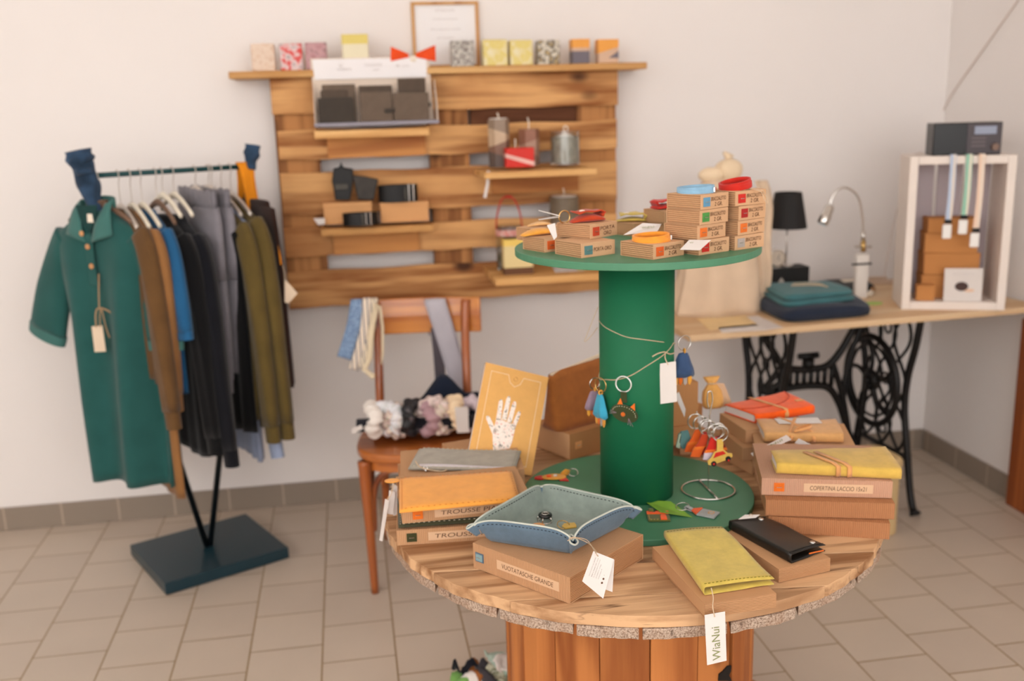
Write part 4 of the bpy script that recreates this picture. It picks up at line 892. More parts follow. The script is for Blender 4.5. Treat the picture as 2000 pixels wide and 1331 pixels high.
for s, w0 in ((-1, (-16, -3)), (1, (12, -6))):
    for k in range(3): mb.tube([Mh @ V3(w0[0]*sc, w0[1]*sc, .003), Mh @ V3((w0[0]+s*(12 if s < 0 else 2+k*5)*1.2)*sc, (w0[1]-(4*k-2 if s < 0 else 14))*sc, .0045)], .0005, 5)
mb.build('whiskers', plain('lilac_whisker', (128, 112, 116), .6, var=0), ct)
mb = MB(); stitches(mb, [Mh @ V3(26*sc*cos(a_), 15.5*sc*sin(a_), .0023) for a_ in [pi*i/14 for i in range(15)]], .004, .0018, .0005, n=Mh.to_3x3() @ V3(0, 0, 1), off=0); mb.build('stitching', ltk, ct)
# octopus-like tassels
def tassel(label, x, y, colr, r=rc+.006, scl=1., w2=None, ring=brass, Y=None):
    c0 = oncyl(x, y, r) if Y is None else W(x, y, Y=Y); t = thing('tassel_key_ring', label, 'key ring', tuple(c0), group='leather tassel key rings round the green tube')
    s_ = sc*scl; a0 = atan2(c0.y-GC.y, c0.x-GC.x)+pi/2 if Y is None else 0; Mc = Mx(rz=a0)
    MB().ring(Mc @ V3(2*s_, 0, -15*s_), 14*s_, .0010, Mc @ Mx(rx=pi/2, rz=.3), n=30).build('split_ring', ring, t, smooth=True)
    MB().ring(Mc @ V3(2*s_, 0, -30*s_), 4*s_, .0016, Mc @ Mx(ry=pi/2), n=14).build('leather_loop', lea('gold'), t, smooth=True)
    rings = []
    for k, (hh, ww) in enumerate(((-33, 3), (-35, 9), (-42, 12), (-55, 16), (-66, 20), (-78, 22))):
        rings.append([Mc @ V3(ww*s_*cos(a_)*(1+.10*sin(5*a_)*(k/5)), ww*.42*s_*sin(a_)*(1+.16*sin(5*a_)*(k/5)), (hh+2.5*sin(5*a_)*(k/5))*s_) for a_ in [2*pi*i/30 for i in range(30)]])
    MB().loft(rings).build('leather_skirt', suede('tassel_'+colr, dict(sky=(60, 160, 190), navy=(58, 80, 116), mauve=(146, 124, 140))[colr]), t, smooth=True)
    for k, cc in enumerate(('gold', 'dkorange', 'grey', 'gold')):
        xx = (-14+9*k)*s_; MB().prism([(xx-4*s_, 6*s_), (xx+4*s_, 6*s_), (xx+3.5*s_, -14*s_+(k % 2)*3*s_), (xx, -19*s_), (xx-3.5*s_, -14*s_)], -.0015, .0015, Mc @ Mx((0, .0, -78*s_), rx=pi/2)).build('tentacle', lea(cc), t, bevel=.0005)
    return t
tassel('sky blue leather tassel key ring left of the cat on the green tube', 1172, 737, 'sky', scl=1.12, r=rc+.009)
tassel('mauve leather tassel key ring behind the sky blue one at the tube edge', 1160, 738, 'mauve', scl=.9, Y=GC.y+.02, ring=steel)
tassel('navy blue leather tassel key ring on the right edge of the green tube', 1335, 655, 'navy', scl=1.15, Y=GC.y-.03, ring=steel)
# ================================================================= small boxes on the upper green disc
BS = .078; BH = .0262
def sbox(label, px, wend, z, patch=None, words=None, group=None, sz=BS, sz2=BS, H=None, sgn=1):
    c = W(*px, z=z); d = (c-V3(0, 0, HC)).dot(_f); be = atan2(c.x, c.y); co_ = max(.2, min(.97, wend*d/FPX/sz)); th = math.acos(co_)
    rv, fv = V3(cos(be), -sin(be), 0), V3(sin(be), cos(be), 0); sd = rv*sin(th)+fv*cos(th)        # along labelled side face
    an_ = atan2(sd.y, sd.x)
    t = kbox(label, c, an_, sz2, sz, H or BH, patch, .10, words=words, wx=.34, ww=.56, group=group, mats=(kraft('kraft_ribs_faint', (210, 166, 126), 0, .0034, .2), krSm), strip=False)
    return t
krSm = kraft('kraft_ribs_small', (206, 158, 116), 2, .0034, .95)
gU = 'small kraft boxes on the upper green disc'
b_m1 = sbox('small kraft box at the far left rim of the upper green disc', (1048, 473), 40, ZU, group=gU, sz=.06)
b_m2 = sbox('small kraft box with orange button under the orange pouch, front left on the green disc', (1064, 494), 44, ZU, 'burnt', group=gU, sz=.07, sz2=.07)
b_m3 = sbox('small kraft box with teal button, lower of the two at the disc front left', (1135.6, 505), 53, ZU, 'teal', 'PORTA ORO', group=gU)
b_m4 = sbox('small kraft box with red button, upper of the two at the disc front left', (1153, 468), 67, ZU+BH+.0005, 'brick', 'PORTA|ORO', group=gU, sz=.082)
b_m5 = sbox('small kraft box under the lime pouch at the back of the green disc', (1238, 462), 50, ZU, group=gU, sz=.07, sz2=.06)
b_m6 = sbox('lower small kraft box behind the middle of the disc, beneath the red pouch', (1297, 463), 40, ZU, group=gU, sz=.07)
b_m6b = sbox('upper small kraft box directly beneath the red pouch', (1298, 438), 42, ZU+BH+.0005, group=gU, sz=.07)
b_m7 = sbox('small kraft box with orange button carrying the orange bracelet', (1276, 508), 66, ZU, 'burnt', 'BRACCIALETTO|2 GR.', group=gU, sz=.082)
stA = []
for i, (px, w_, pc_, lb) in enumerate((((1365, 499.5), 62, 'red', 'lowest small box of the front stack, with red button'), ((1360, 470), 66, 'dkorange', 'second lowest small box of the front stack, with orange button'), ((1365, 440), 66, 'green', 'third small box up in the front stack, with green button'), ((1365, 410), 67, 'blue', 'topmost small box of the front stack, with blue button'))):
    c = W(1365, 499.5, z=ZU); zz = ZU+i*(BH+.0006); b_ = sbox(lb, px, w_, zz, pc_, 'BRACCIALETTO|2 GR.', gU); b_.location = (c.x+(px[0]-1365)*.0009+.001*(i % 2), c.y-.001*i, zz); stA.append(b_)
stB = []
for i, (px, w_, pc_, lb) in enumerate((((1435, 491), 62, 'grey', 'lowest small box of the right stack, with pale grey button'), ((1441, 460), 66, 'dkorange', 'second small box of the right stack, with orange button'), ((1442, 431), 66, 'dkred', 'third small box up in the right stack, with dark red button'), ((1434, 403), 60, 'red', 'topmost small box of the right stack, with bright red button'))):
    c = W(1435, 490, z=ZU); zz = ZU+i*(BH+.0006); b_ = sbox(lb, px, w_, zz, pc_, 'BRACCIALETTO|2 GR.', gU); b_.location = (c.x+(px[0]-1435)*.0009, c.y, zz); stB.append(b_)
def bracelet(label, c, R, m, rx=0, ry=0, rz=0, turns=2, clasp=True, h=.0085):
    t = thing('leather_bracelet', label, 'bracelet', tuple(c), rot=(rx, ry, rz)); 
    for k in range(turns):
        n = 48; r_ = R*(1-.05*k); z0 = h*.5+.0028*k
        MB().loft([[V3(rr*cos(2*pi*i/n), rr*sin(2*pi*i/n)*.92, zz+.0016*sin(2*pi*i/n+k*2)) for i in range(n)] for rr, zz in ((r_, z0-h/2), (r_+.0001, z0+h/2), (r_-.0022, z0+h/2), (r_-.0022, z0-h/2), (r_, z0-h/2))], caps=False).build('strap', m, t, smooth=False)
        for p_ in kids(t)[-1].data.polygons: p_.use_smooth = True
    if clasp: MB().box((R*.72, -R*.62, h*.6), (.014, .0035, h*1.05), Matrix.Rotation(rad(50), 4, 'Z')).build('metal_clasp', steel, t, bevel=.0006)
    return t
def boxtop(b, u, v, dz=0):
    h = BH; return topof(b, u, v, h+dz)
t_ = boxtop(b_m7, .036, .040); bracelet('orange leather double wrap bracelet on the front middle box', t_+V3(0, 0, .0005), .0360, lea('orange'), rz=.6)
t_ = boxtop(stA[3], .038, .042); bracelet('light blue leather bracelet with silver clasp on the tall front stack', t_+V3(0, 0, .0005), .0350, suede('leather_sky', (136, 176, 202)), rz=.2)
t_ = boxtop(stB[3], .036, .036); bracelet('red leather bracelet on the tall right stack', t_+V3(0, 0, .0035), .0315, lea('red'), ry=rad(-8), rz=.4, clasp=False, h=.010)
# linen twine ends
o_ = thing('twine_end', 'curl of linen twine hanging over the right end of the top right box', 'string', tuple(W(1480, 372, Y=stB[3].location.y+.0))); oo = Vector(o_.location)
MB().tube([q-oo for q in smooth_path([boxtop(stB[3], .045, .03, .002), W(1486, 371, Y=oo.y), W(1492, 377, Y=oo.y), W(1498, 388, Y=oo.y), W(1500, 399, Y=oo.y)], 5)], .0007, 5).build('twine', twine, o_)
MB().tube([q-oo for q in smooth_path([boxtop(stB[3], .05, .03, .002), W(1483, 373, Y=oo.y), W(1490, 382, Y=oo.y), W(1493, 390, Y=oo.y), W(1496, 395, Y=oo.y)], 5)], .0007, 5).build('twine', twine, o_)
# cards
def flatcard(label, pts, z, name='paper_tag', m=None):
    q = [W(x, y, Y=zz) for (x, y), zz in zip(pts, z)]; t = thing(name, label, 'tag', tuple(q[0])); c_ = quad_card(MB(), [k-q[0] for k in q], .0005).build('card', m or paper, t); return t, q, c_
zq = ZU+BH
t, q, cdd = flatcard('white name card lying on the lowest boxes under the front stack', [(1328, 488), (1367, 489), (1389, 469), (1346, 469)], [stA[0].location.y-.034]*2+[stA[0].location.y-.004]*2)
text('WiaNui', 'lettering', greenink, cdd, frame((q[1]-q[0])*.15+(q[3]-q[0])*.7+V3(0, 0, .0006), q[1]-q[0], q[3]-q[0]), width=.022, height=.006)
t, q, cdd = flatcard('white name card behind the orange bracelet', [(1218, 459), (1284, 452), (1292, 438), (1255, 436)], [b_m7.location.y+.085]*2+[b_m7.location.y+.120]*2)
text('WiaNui', 'lettering', greenink, cdd, frame((q[1]-q[0])*.25+(q[3]-q[0])*.5+V3(0, 0, .0006), q[1]-q[0], q[3]-q[0]), width=.024, height=.008)
yq = b_m4.location.y+.01
q = [W(1068, 440, Y=yq), W(1084, 436, Y=yq), W(1088, 462, Y=yq), W(1082, 469, Y=yq)]
t = thing('paper_tag', 'white tag tucked between the two front left small boxes', 'tag', tuple(q[0])); quad_card(MB(), [k-q[0] for k in q], .0005).build('card', paper, t)
yq = b_m4.location.y+.05
for i, (A_, B_) in enumerate((((1053, 412), (1092, 422)), ((1053, 430), (1090, 424)))):
    a_, b_ = W(*A_, Y=yq+.01*i), W(*B_, Y=yq-.02); t = thing('paper_tag', ('upper' if i == 0 else 'lower')+' thin white tag sticking out left of the red leather pouch', 'tag', tuple(a_)); MB().sheet([[V3(0, 0, 0), V3(.001, .012, .0)], [b_-a_+V3(0, -.008, 0), b_-a_+V3(0, .010, .001)]], .0006).build('card', paper, t)
def cpouch(label, c, rz, m, L=.062, Wd=.04, h=.016, flap=True, name='leather_coin_pouch'):
    t = thing(name, label, 'pouch', tuple(c), rz); rings = []
    for k in range(11):
        s = k/10; ww = Wd/2*(.18+.82*sin(pi*min(1, s*.62+.06))**.8); hh = h*(.10+.8*sin(pi*min(.96, s*.8+.04))); rings.append([V3(-L/2+L*s, ww*cos(a_), hh*.5+hh*.5*sin(a_)) for a_ in [2*pi*i/24 for i in range(24)]])
    MB().loft(rings).build('pouch_body', m, t, smooth=True)
    if flap: 
        g = [[V3(L/2-.004+.006*sin(pi*k/8)-(.050*L/.062)*max(0, (k-3)/5), y_, h*.62+.0085*(k/8)+.005*sin(pi*k/8)+.0015*sin(k*2.3+y_*90)) for y_ in (-Wd*.42, -Wd*.2, 0, Wd*.2, Wd*.42)] for k in range(9)]
        MB().sheet(g, .0022).build('flap', m, t, smooth=True); MB().lathe([(0, 0), (.006, 0), (.005, .002), (0, .003)], c=(-.008, 0, h*.62+.0095), n=16, caps=False).build('button', cream, t, smooth=True)
    return t
be = rad(18)
cpouch('red-orange leather coin pouch with open flap on the front left boxes', boxtop(b_m4, .035, .040, .0002), rad(20), lea('brick'), .064, .042, .017)
MB().ring(boxtop(b_m4, .004, .066, .011), .0115, .0014, Mx(rx=pi/2, rz=.3), n=30).build('loose_split_ring', brass, None, smooth=True); o_ = bpy.data.objects['loose_split_ring']; tag(o_, 'brass split ring standing left of the red-orange coin pouch', 'ring')
cpouch('orange leather coin pouch on the far left small box', boxtop(b_m2, .025, .055, .0002), rad(25), lea('gold'), .072, .042, .014, flap=False)
cpouch('pale orange leather key flap lying left of the orange coin pouch', boxtop(b_m1, .04, .035, .0002), rad(15), suede('leather_pale_orange', (232, 182, 120)), .05, .03, .009, flap=False)
cpouch('lime green leather coin pouch at the back of the green disc', boxtop(b_m5, .03, .035, .0002), rad(-12), lea('lime'), .062, .05, .010)
cpouch('scarlet leather coin pouch on the back boxes left of the front stack', boxtop(b_m6b, .035, .035, .0002), rad(190), lea('red'), .060, .045, .012)
# ================================================================= pallet and shelves on the back wall
YP = 3.655                                        # front face of the pallet boards
pw = wood('pallet_pine', (226, 172, 112), (150, 92, 46), axis=0, scale=.8, rough=.7, knotcol=(78, 44, 22), contrast=1.5, bump=.4, patch=(196, 138, 84))
pwb = wood('pallet_back_pine', (196, 138, 84), (132, 84, 46), axis=2, scale=.8, rough=.75)
shw = wood('shelf_pine', (236, 188, 124), (206, 150, 86), axis=0, scale=.7, rough=.55, knots=False)
pal = thing('wooden_pallet', 'upright pine pallet hung on the wall as display board', 'pallet', (.4, YP, .8)); po = Vector(pal.location)
rows = [((526, 150), (1207, 140), (531, 216), (1207, 213)), ((541, 247), (1206, 242), (545, 306), (1204, 297)), ((545, 333), (1205, 320), (553, 414), (1205, 398)), ((551, 438), (1206, 427), (558, 490), (1204, 484)), ((556, 524), (1204, 507), (568, 598), (1203, 572))]
for i, (a, b, c, d) in enumerate(rows):
    A, B, C_, D = [W(*q, Y=YP) for q in (a, b, c, d)]; zt_, zb_ = (A.z+B.z)/2, (C_.z+D.z)/2; xl, xr = min(A.x, C_.x)+.0, max(B.x, D.x)
    xl = (A.x+C_.x)/2; xr = (B.x+D.x)/2; n = 24
    pts = [(lerp(xl, xr, k/n), zb_+.0025*sin(k*1.3+i)) for k in range(n+1)]+[(lerp(xr, xl, k/n), zt_+.0025*sin(k*.9+i*2)) for k in range(n+1)]
    MB().prism([(p[0]-po.x, p[1]-po.z) for p in pts], -.018, 0, Mx(rx=pi/2) @ Matrix.Diagonal((1, 1, -1, 1)) @ Matrix.Translation((0, 0, .0)) if False else Mx(rx=pi/2)).build('board', pw, pal, bevel=.002).location = (0, 0, 0)
zlo, zhi = W(566, 597, Y=YP).z, W(526, 151, Y=YP).z
for (x0, x1) in ((545, 628), (842, 918), (1128, 1202)):
    X0, X1 = W(x0, 350, Y=YP+.03).x, W(x1, 350, Y=YP+.03).x
    MB().box(((X0+X1)/2-po.x, .055, (zlo+zhi)/2-po.z), (X1-X0, .07, zhi-zlo-.03)).build('stringer', pwb, pal, bevel=.002)
dkp = wood('dark_back_plank', (150, 98, 66), (104, 62, 38), axis=0, scale=.8, rough=.8)
for (x0, x1, y0, y1) in ((917, 1128, 205, 262), ):
    A, B = W(x0, y0, Y=YP+.05), W(x1, y1, Y=YP+.05); MB().box(((A.x+B.x)/2-po.x, .045, (A.z+B.z)/2-po.z), (B.x-A.x, .018, A.z-B.z)).build('back_board', dkp, pal, bevel=.001)
def wshelf(label, x0, x1, ytop, yfront, depth, th, backing=None):
    """shelf whose front edge runs x0..x1 in the photo at height ytop"""
    Yf = YP-depth; A, B = W(x0, ytop[0], Y=Yf), W(x1, ytop[1], Y=Yf); z = (A.z+B.z)/2
    t = thing('wall_shelf', label, 'shelf', ((A.x+B.x)/2, YP-.001, z)); w_ = B.x-A.x
    MB().box((0, -depth/2, -th/2), (w_, depth-.002, th)).build('shelf_board', shw, t, bevel=.002)
    if backing:
        C_, D = W(backing[0], backing[2], Y=YP-.02), W(backing[1], backing[3], Y=YP-.02)
        MB().box(((C_.x+D.x)/2-t.location.x, -.0105, (D.z-z-th)/2+ -th*0), (D.x-C_.x, .019, max(.02, z-th-D.z))).build('backing_board', wood('shelf_backing', (218, 150, 80), (180, 110, 48), axis=0, scale=.7, rough=.5, knots=False), t, bevel=.001)
        kids(t)[-1].location = (0, 0, -th/2)
    return t, z
# long top shelf
A, B = W(445, 137, Y=YP-.07), W(1265, 124, Y=YP-.07); ZS = (A.z+B.z)/2; th = A.z-W(446, 151, Y=YP-.07).z
ts = thing('long_shelf', 'long pine shelf board lying across the top of the pallet', 'shelf', ((A.x+B.x)/2, YP+.02, ZS))
MB().box((0, .005, -th/2), (B.x-A.x, .18, th)).build('shelf_board', shw, ts, bevel=.003)
s1, z1 = wshelf('short pine shelf under the white wallet display', 613, 838, (248, 243), 0, .155, .026, (638, 832, 262, 303))
s2, z2_ = wshelf('short pine shelf with the belts and two kraft boxes', 626, 846, (441, 436), 0, .12, .022, (650, 820, 458, 490))
s3, z3_ = wshelf('deep pine shelf carrying the candles', 946, 1166, (331, 325), 0, .28, .020, (960, 1130, 345, 372))
s4, z4_ = wshelf('deep pine shelf with the lantern jar behind the green disc', 968, 1190, (545, 535), 0, .31, .024)
# framed certificate
Yc = WY-.012; q = [W(803, 4, Y=Yc), W(933, 2, Y=Yc), W(937, 104, Y=Yc), W(807, 106, Y=Yc)]
zc0, zc1 = ZS+.002, q[0].z; xc0, xc1 = q[3].x, (q[1].x+q[2].x)/2
fr = thing('framed_certificate', 'white certificate in a thin light wood frame standing behind the top shelf items', 'picture frame', ((xc0+xc1)/2, Yc, (zc0+zc1)/2))
w_, h_ = xc1-xc0, zc1-zc0; fm = wood('frame_wood', (226, 176, 116), (196, 140, 80), axis=2, scale=1, knots=False)
mb = MB(); e = .011
for s in (-1, 1): mb.box((s*(w_/2-e/2), 0, 0), (e, .018, h_)); mb.box((0, 0, s*(h_/2-e/2)), (w_-2*e, .018, e))
mb.build('frame', fm, fr, bevel=.001); MB().box((0, .004, 0), (w_-2*e, .004, h_-2*e)).build('certificate', plain('certificate_white', (242, 240, 240), .6, var=0), fr)
lt_ = plain('faint_grey_ink', (206, 198, 196), .8, var=0)
for i, (s, y_, wd) in enumerate((('ATTESTATO', .085, .07), ('si conferisce il presente', .055, .09), ('alla cooperativa sociale', .02, .11), ('per il progetto', -.01, .06))): text(s, 'print', lt_, fr, Mx((0, .0015, y_), rx=pi/2), width=wd, height=.009, align='CENTER')
# items on the top shelf
def cube_candle(label, x0, x1, y0, y1, m, Yf=YP-.055, name='square_candle', zb=None, face=None, D=.05, cat='candle', group='square candles on the long top shelf', rz=0., top=None):
    zb = ZS if zb is None else zb; A, B = W(x0, y1, Y=Yf), W(x1, y1, Y=Yf); h = W((x0+x1)/2, y0, Y=Yf).z-zb; w_ = B.x-A.x
    t = thing(name, label, cat, ((A.x+B.x)/2, Yf+D/2, zb), rz, group); MB().box((0, 0, h/2), (w_, D, h)).build('body', m, t, bevel=.003)
    MB().tube([(0, 0, h-.002), (.001, 0, h+.006)], .0008, 5).build('wick', cream, t)
    return t, w_, h
beige = printed('marbled_beige', [(200, 160, 130), (228, 206, 186), (212, 178, 150)], 40)
redm = printed('marbled_red', [(196, 30, 24), (214, 60, 50), (226, 206, 204), (150, 120, 120)], 45)
mar = printed('marbled_mauve', [(110, 66, 66), (196, 150, 152), (160, 104, 108)], 45)
gry = printed('marbled_grey', [(60, 54, 48), (206, 200, 190), (120, 110, 102), (232, 226, 216)], 55)
drkm = printed('marbled_dark', [(62, 54, 46), (226, 216, 196), (92, 82, 70), (210, 180, 120)], 50)
yel = printed('marbled_yellow', [(236, 228, 200), (222, 202, 110), (236, 226, 190)], 26)
for a in (('beige marbled square candle, first from the left on the top shelf', 492, 538, 85, 129, beige), ('red and white marbled square candle on the top shelf', 548, 592, 85, 127, redm), ('mauve marbled square candle left of the white display', 598, 640, 83, 126, mar),
          ('grey and white marbled square candle in front of the certificate', 882, 927, 79, 122, gry), ('cream candle with yellow blotch, right beside the certificate', 945, 992, 77, 122, yel), ('cream candle with round yellow blotch, second right of the certificate', 997, 1041, 78, 122, yel), ('dark brown and white patterned square candle on the top shelf', 1051, 1094, 78, 120, drkm)):
    cube_candle(*a[:5], a[5])
wh = plain('white_wax', (238, 230, 220), .5, var=.02); yw = plain('yellow_wax', (224, 204, 112), .5, var=.04); gw = plain('slate_wax', (112, 104, 112), .5, var=.06); ow = plain('orange_wax', (238, 164, 72), .5, var=.06); tw_ = plain('tan_wax', (214, 178, 150), .5, var=.05)
t, w_, h = cube_candle('big cream candle with yellow top band on the long shelf', 670, 721, 66, 122, plain('cream_wax', (232, 222, 190), .5, var=.03)); MB().box((0, 0, h-.018), (w_+.001, .051, .034)).build('yellow_band', yw, t, bevel=.003)
t, w_, h = cube_candle('orange over slate candle with flat layers, second from the right end', 1118, 1152, 76, 119, gw); MB().box((0, 0, h*.82), (w_+.001, .051, h*.36)).build('orange_layer', ow, t, bevel=.002); MB().box((0, 0, h*.58), (w_+.0012, .0512, h*.14)).build('pale_layer', tw_, t)
t, w_, h = cube_candle('orange and slate candle with slanting layers at the right end of the top shelf', 1169, 1208, 77, 119, tw_)
MB().prism([(-w_/2-.0005, h*.42), (w_/2+.0005, h*.68), (w_/2+.0005, h+.0005), (-w_/2-.0005, h+.0005)], -.0256, .0256, Mx(rx=pi/2)).build('orange_layer', ow, t); MB().prism([(0, h*.22), (w_/2+.0006, h*.2), (w_/2+.0006, h*.5)], -.0257, .0257, Mx(rx=pi/2)).build('slate_layer', gw, t)
# red folded bow card
yb = YP-.06; q = lambda x, y: W(x, y, Y=yb)
bw_ = thing('orange_paper_bow', 'orange-red folded paper bow behind the white display on the top shelf', 'bow', tuple(q(807, 115))); oo = Vector(bw_.location)
ored = suede('orange_red_card', (232, 76, 16), .6)
for P in (((763, 91), (797, 105), (799, 112), (763, 120)), ((850, 88), (812, 104), (812, 112), (851, 120))): MB().sheet([[q(*P[0])-oo, q(*P[1])-oo], [q(*P[3])-oo, q(*P[2])-oo]], .012).build('bow_wing', ored, bw_, bevel=.001)
MB().box((0, 0, .0), (.022, .016, .02)).build('knot', cream, bw_, bevel=.004)
# ---- display stand with wallets on s1
Yd = YP-.150; dsp = thing('wallet_display', 'white cardboard counter display with printed header holding dark wallets', 'display', (0, 0, 0)); A, B = W(614, 247, Y=Yd), W(858, 241, Y=Yd); zb = z1+.0006
dsp.location = ((A.x+B.x)/2, Yd+.045, zb); oo = Vector(dsp.location); w_ = B.x-A.x
card_ = plain('display_card', (226, 208, 190), .7, var=.02); whc = plain('header_white', (240, 236, 236), .55, var=.01); lip = plain('lilac_lip', (150, 146, 156), .6, var=.02)
zt_ = W(730, 112, Y=Yd+.08).z-zb
lean = .022
MB().sheet([[V3(-w_/2+.004, .030, .0), V3(w_/2-.010, .030, .0)], [V3(-w_/2, .030+lean*.9, zt_), V3(w_/2-.018, .030+lean*.9, zt_)]], .004).build('back_panel', card_, dsp)
hz = W(730, 153, Y=Yd+.08).z-zb
MB().sheet([[V3(-w_/2+.010, .024+lean*.9*hz/zt_, hz), V3(w_/2-.028, .024+lean*.9*hz/zt_, hz)], [V3(-w_/2+.006, .024+lean*.9, zt_-.003), V3(w_/2-.026, .024+lean*.9, zt_-.003)]], .003).build('header', whc, dsp)
MB().box((0, -.001, .006), (w_, .078, .012)).build('base_lip', lip, dsp, bevel=.001)
for s in (-1, 1): MB().prism([(-.04, 0), (.03, 0), (.03+lean*.3, zt_*.6), (.024, zt_*.55), (-.035, .05)], -.0015, .0015, Mx((s*(w_/2-.004), 0, .012)) @ Matrix(((0, 0, 1, 0), (1, 0, 0, 0), (0, 1, 0, 0), (0, 0, 0, 1)))).build('side_panel', card_, dsp)
for i, (s, x_, z_, wd) in enumerate((('V', -.11, .5, .014), ('wallets', -.10, -.1, .05), ('COLLEZIONE', .0, .55, .06), ('pelle', .01, -.35, .02), ('& co', .10, .3, .045))): text(s, 'print', lt_, dsp, Mx((x_, .0205+lean*.9*(hz+zt_)/2/zt_-.002, (hz+zt_)/2+z_*.018), rx=pi/2-.26), width=wd, height=.008 if i else .014, align='CENTER')
wal = suede('dark_wallet', (62, 54, 46), .6); wal2 = suede('taupe_wallet', (104, 88, 74), .6); wal3 = suede('brown_wallet', (84, 70, 58), .6)
for (x0, x1, y0, y1, dy, m, lb, tab) in ((623, 693, 191, 236, .012, wal, 'darkest wallet, front left in the white display', 0), (628, 680, 176, 215, .026, wal3, 'brown wallet in the middle of the left pile in the display', 0), (632, 697, 165, 225, .036, wal2, 'rear wallet of the left pile in the display', 0),
                                        (705, 768, 179, 235, .012, wal2, 'taupe wallet with snap tab, front middle in the display', 1), (703, 768, 167, 215, .028, wal3, 'dark wallet behind the one with the snap tab', 0), (770, 839, 181, 232, .012, wal2, 'wide taupe wallet, front right in the display', 2), (779, 833, 153, 210, .030, wal3, 'tall rear wallet at the right of the display', 0)):
    Yw = oo.y-.045+dy; A, B = W(x0, y1, Y=Yw), W(x1, y1, Y=Yw); h = W((x0+x1)/2, y0, Y=Yw).z-(zb+.0125); t = thing('wallet', lb, 'wallet', ((A.x+B.x)/2, Yw, zb+.0125), group='wallets in the white display'); MB().box((0, 0, h/2), (B.x-A.x, .010, h)).build('leather_body', m, t, bevel=.003)
    if tab == 1: MB().box(((B.x-A.x)/2-.010, -.007, h*.35), (.036, .005, .016)).build('snap_tab', wal, t, bevel=.002)
    if tab == 2: MB().box(((B.x-A.x)/2+.002, -.0, h*.55), (.008, .008, .014)).build('snap_tab', wal, t, bevel=.002)
# ---- second shelf: two kraft boxes, belts, bow wallets
kp = kraft('smooth_kraft', (214, 160, 108), 0, .01, .05)
def wbox(label, x0, x1, y0, zb, Yf, D, name='kraft_box', m=None, group=None):
    A, B = W(x0, 430, Y=Yf), W(x1, 430, Y=Yf); h = W((x0+x1)/2, y0, Y=Yf).z-zb; t = thing(name, label, 'box', ((A.x+B.x)/2, Yf+D/2, zb), group=group)
    MB().box((0, 0, h*.4), (B.x-A.x, D, h*.8)).build('box_base', m or kp, t, bevel=.001); MB().box((0, 0, h*.89), (B.x-A.x+.003, D+.003, h*.22)).build('lid', m or kp, t, bevel=.001); return t, h
Ya = YP-.095
wb1, h1 = wbox('left plain kraft box on the belt shelf', 633, 728, 397, z2_, Ya, .085, group='kraft boxes on the belt shelf'); wb2, h2 = wbox('right plain kraft box on the belt shelf', 745, 839, 396, z2_, Ya-.010, .09, group='kraft boxes on the belt shelf')
bk_ = plain('black_leather_wall', (14, 12, 11), .45, var=.1)
zz = z2_+h1+.001; Yb = Ya+.035
t = thing('black_leather_holder', 'black leather pouch with pointed flap on the left belt shelf box', 'pouch', tuple(W(672, 392, Y=Yb)[:2])+(zz,)); oo = Vector(t.location)
P = [W(x, y, Y=Yb)-oo for x, y in ((655, 391), (650, 362), (648, 355), (651, 329), (662, 327), (666, 316), (671, 327), (690, 330), (690, 356), (684, 391))]
MB().prism([(p.x, max(0, p.z)) for p in P], -.014, .014, Mx(rx=pi/2)).build('leather_body', bk_, t, bevel=.004)
MB().box((-.006, -.017, .055), (.045, .006, .02)).build('grey_strap', plain('grey_leather', (74, 70, 62), .5), t, bevel=.002)
t = thing('black_leather_wallet', 'black fan-shaped leather wallet standing right of the pointed pouch', 'wallet', tuple(W(714, 392, Y=Yb)[:2])+(zz,)); oo = Vector(t.location)
P = [W(x, y, Y=Yb)-oo for x, y in ((699, 390), (688, 342), (714, 345), (739, 350), (730, 391))]
MB().prism([(p.x, max(0, p.z)) for p in P], -.010, .010, Mx(rx=pi/2)).build('leather_body', plain('dark_grain_leather', (52, 46, 40), .5, var=.3, vscale=40), t, bevel=.004)
def beltroll(label, x0, x1, y0, zb, Yf, buck, rz=0):
    A, B = W(x0, 420, Y=Yf), W(x1, 420, Y=Yf); w_ = B.x-A.x; h = W((x0+x1)/2, y0, Y=Yf).z-zb; t = thing('rolled_belt', label, 'belt', ((A.x+B.x)/2, Yf, zb)); n = 40
    for k, s in enumerate((1., .86, .72)): MB().loft([[V3(w_/2*s*cos(2*pi*i/n)*(r_), .032*s*sin(2*pi*i/n)*r_, z_) for i in range(n)] for r_, z_ in ((1, 0), (1, h*(1-.05*k)), (.94, h*(1-.05*k)), (.94, 0), (1, 0))], caps=False).build('belt_strap', bk_, t, smooth=False)
    bx = w_*buck; yb_ = -.034*math.sqrt(max(.05, 1-(2*buck)**2))-.004
    MB().tube([V3(bx-.008, yb_, .002), V3(bx+.008, yb_, .002), V3(bx+.008, yb_, h+.003), V3(bx-.008, yb_, h+.003)], .0022, 6, True).build('buckle', steel, t); MB().tube([V3(bx-.020, yb_+.002, .001), V3(bx-.020, yb_-.001, h*.5), V3(bx-.020, yb_+.002, h)], .0035, 6, flat=.4).build('loop', plain('grey_leather', (74, 70, 62), .5), t); return t
beltroll('rolled black belt with silver buckle on the right belt shelf box', 741, 818, 361, z2_+h2+.001, Ya+.03, .32)
t = beltroll('rolled black belt with two silver buckles on the shelf in front of the boxes', 669, 738, 416, z2_+.0005, YP-.118+.034-.04, .22)
t.location.y = YP-.088-.034
wb1.location.y += .03; wb2.location.y += .022
q = [W(612, 427, Y=Ya), W(634, 426, Y=Ya), W(635, 438, Y=Ya), W(622, 440, Y=Ya)]; t = thing('paper_tag', 'small white tag left of the boxes on the belt shelf', 'tag', tuple(q[0])); quad_card(MB(), [k-q[0] for k in q], .001).build('card', paper, t)
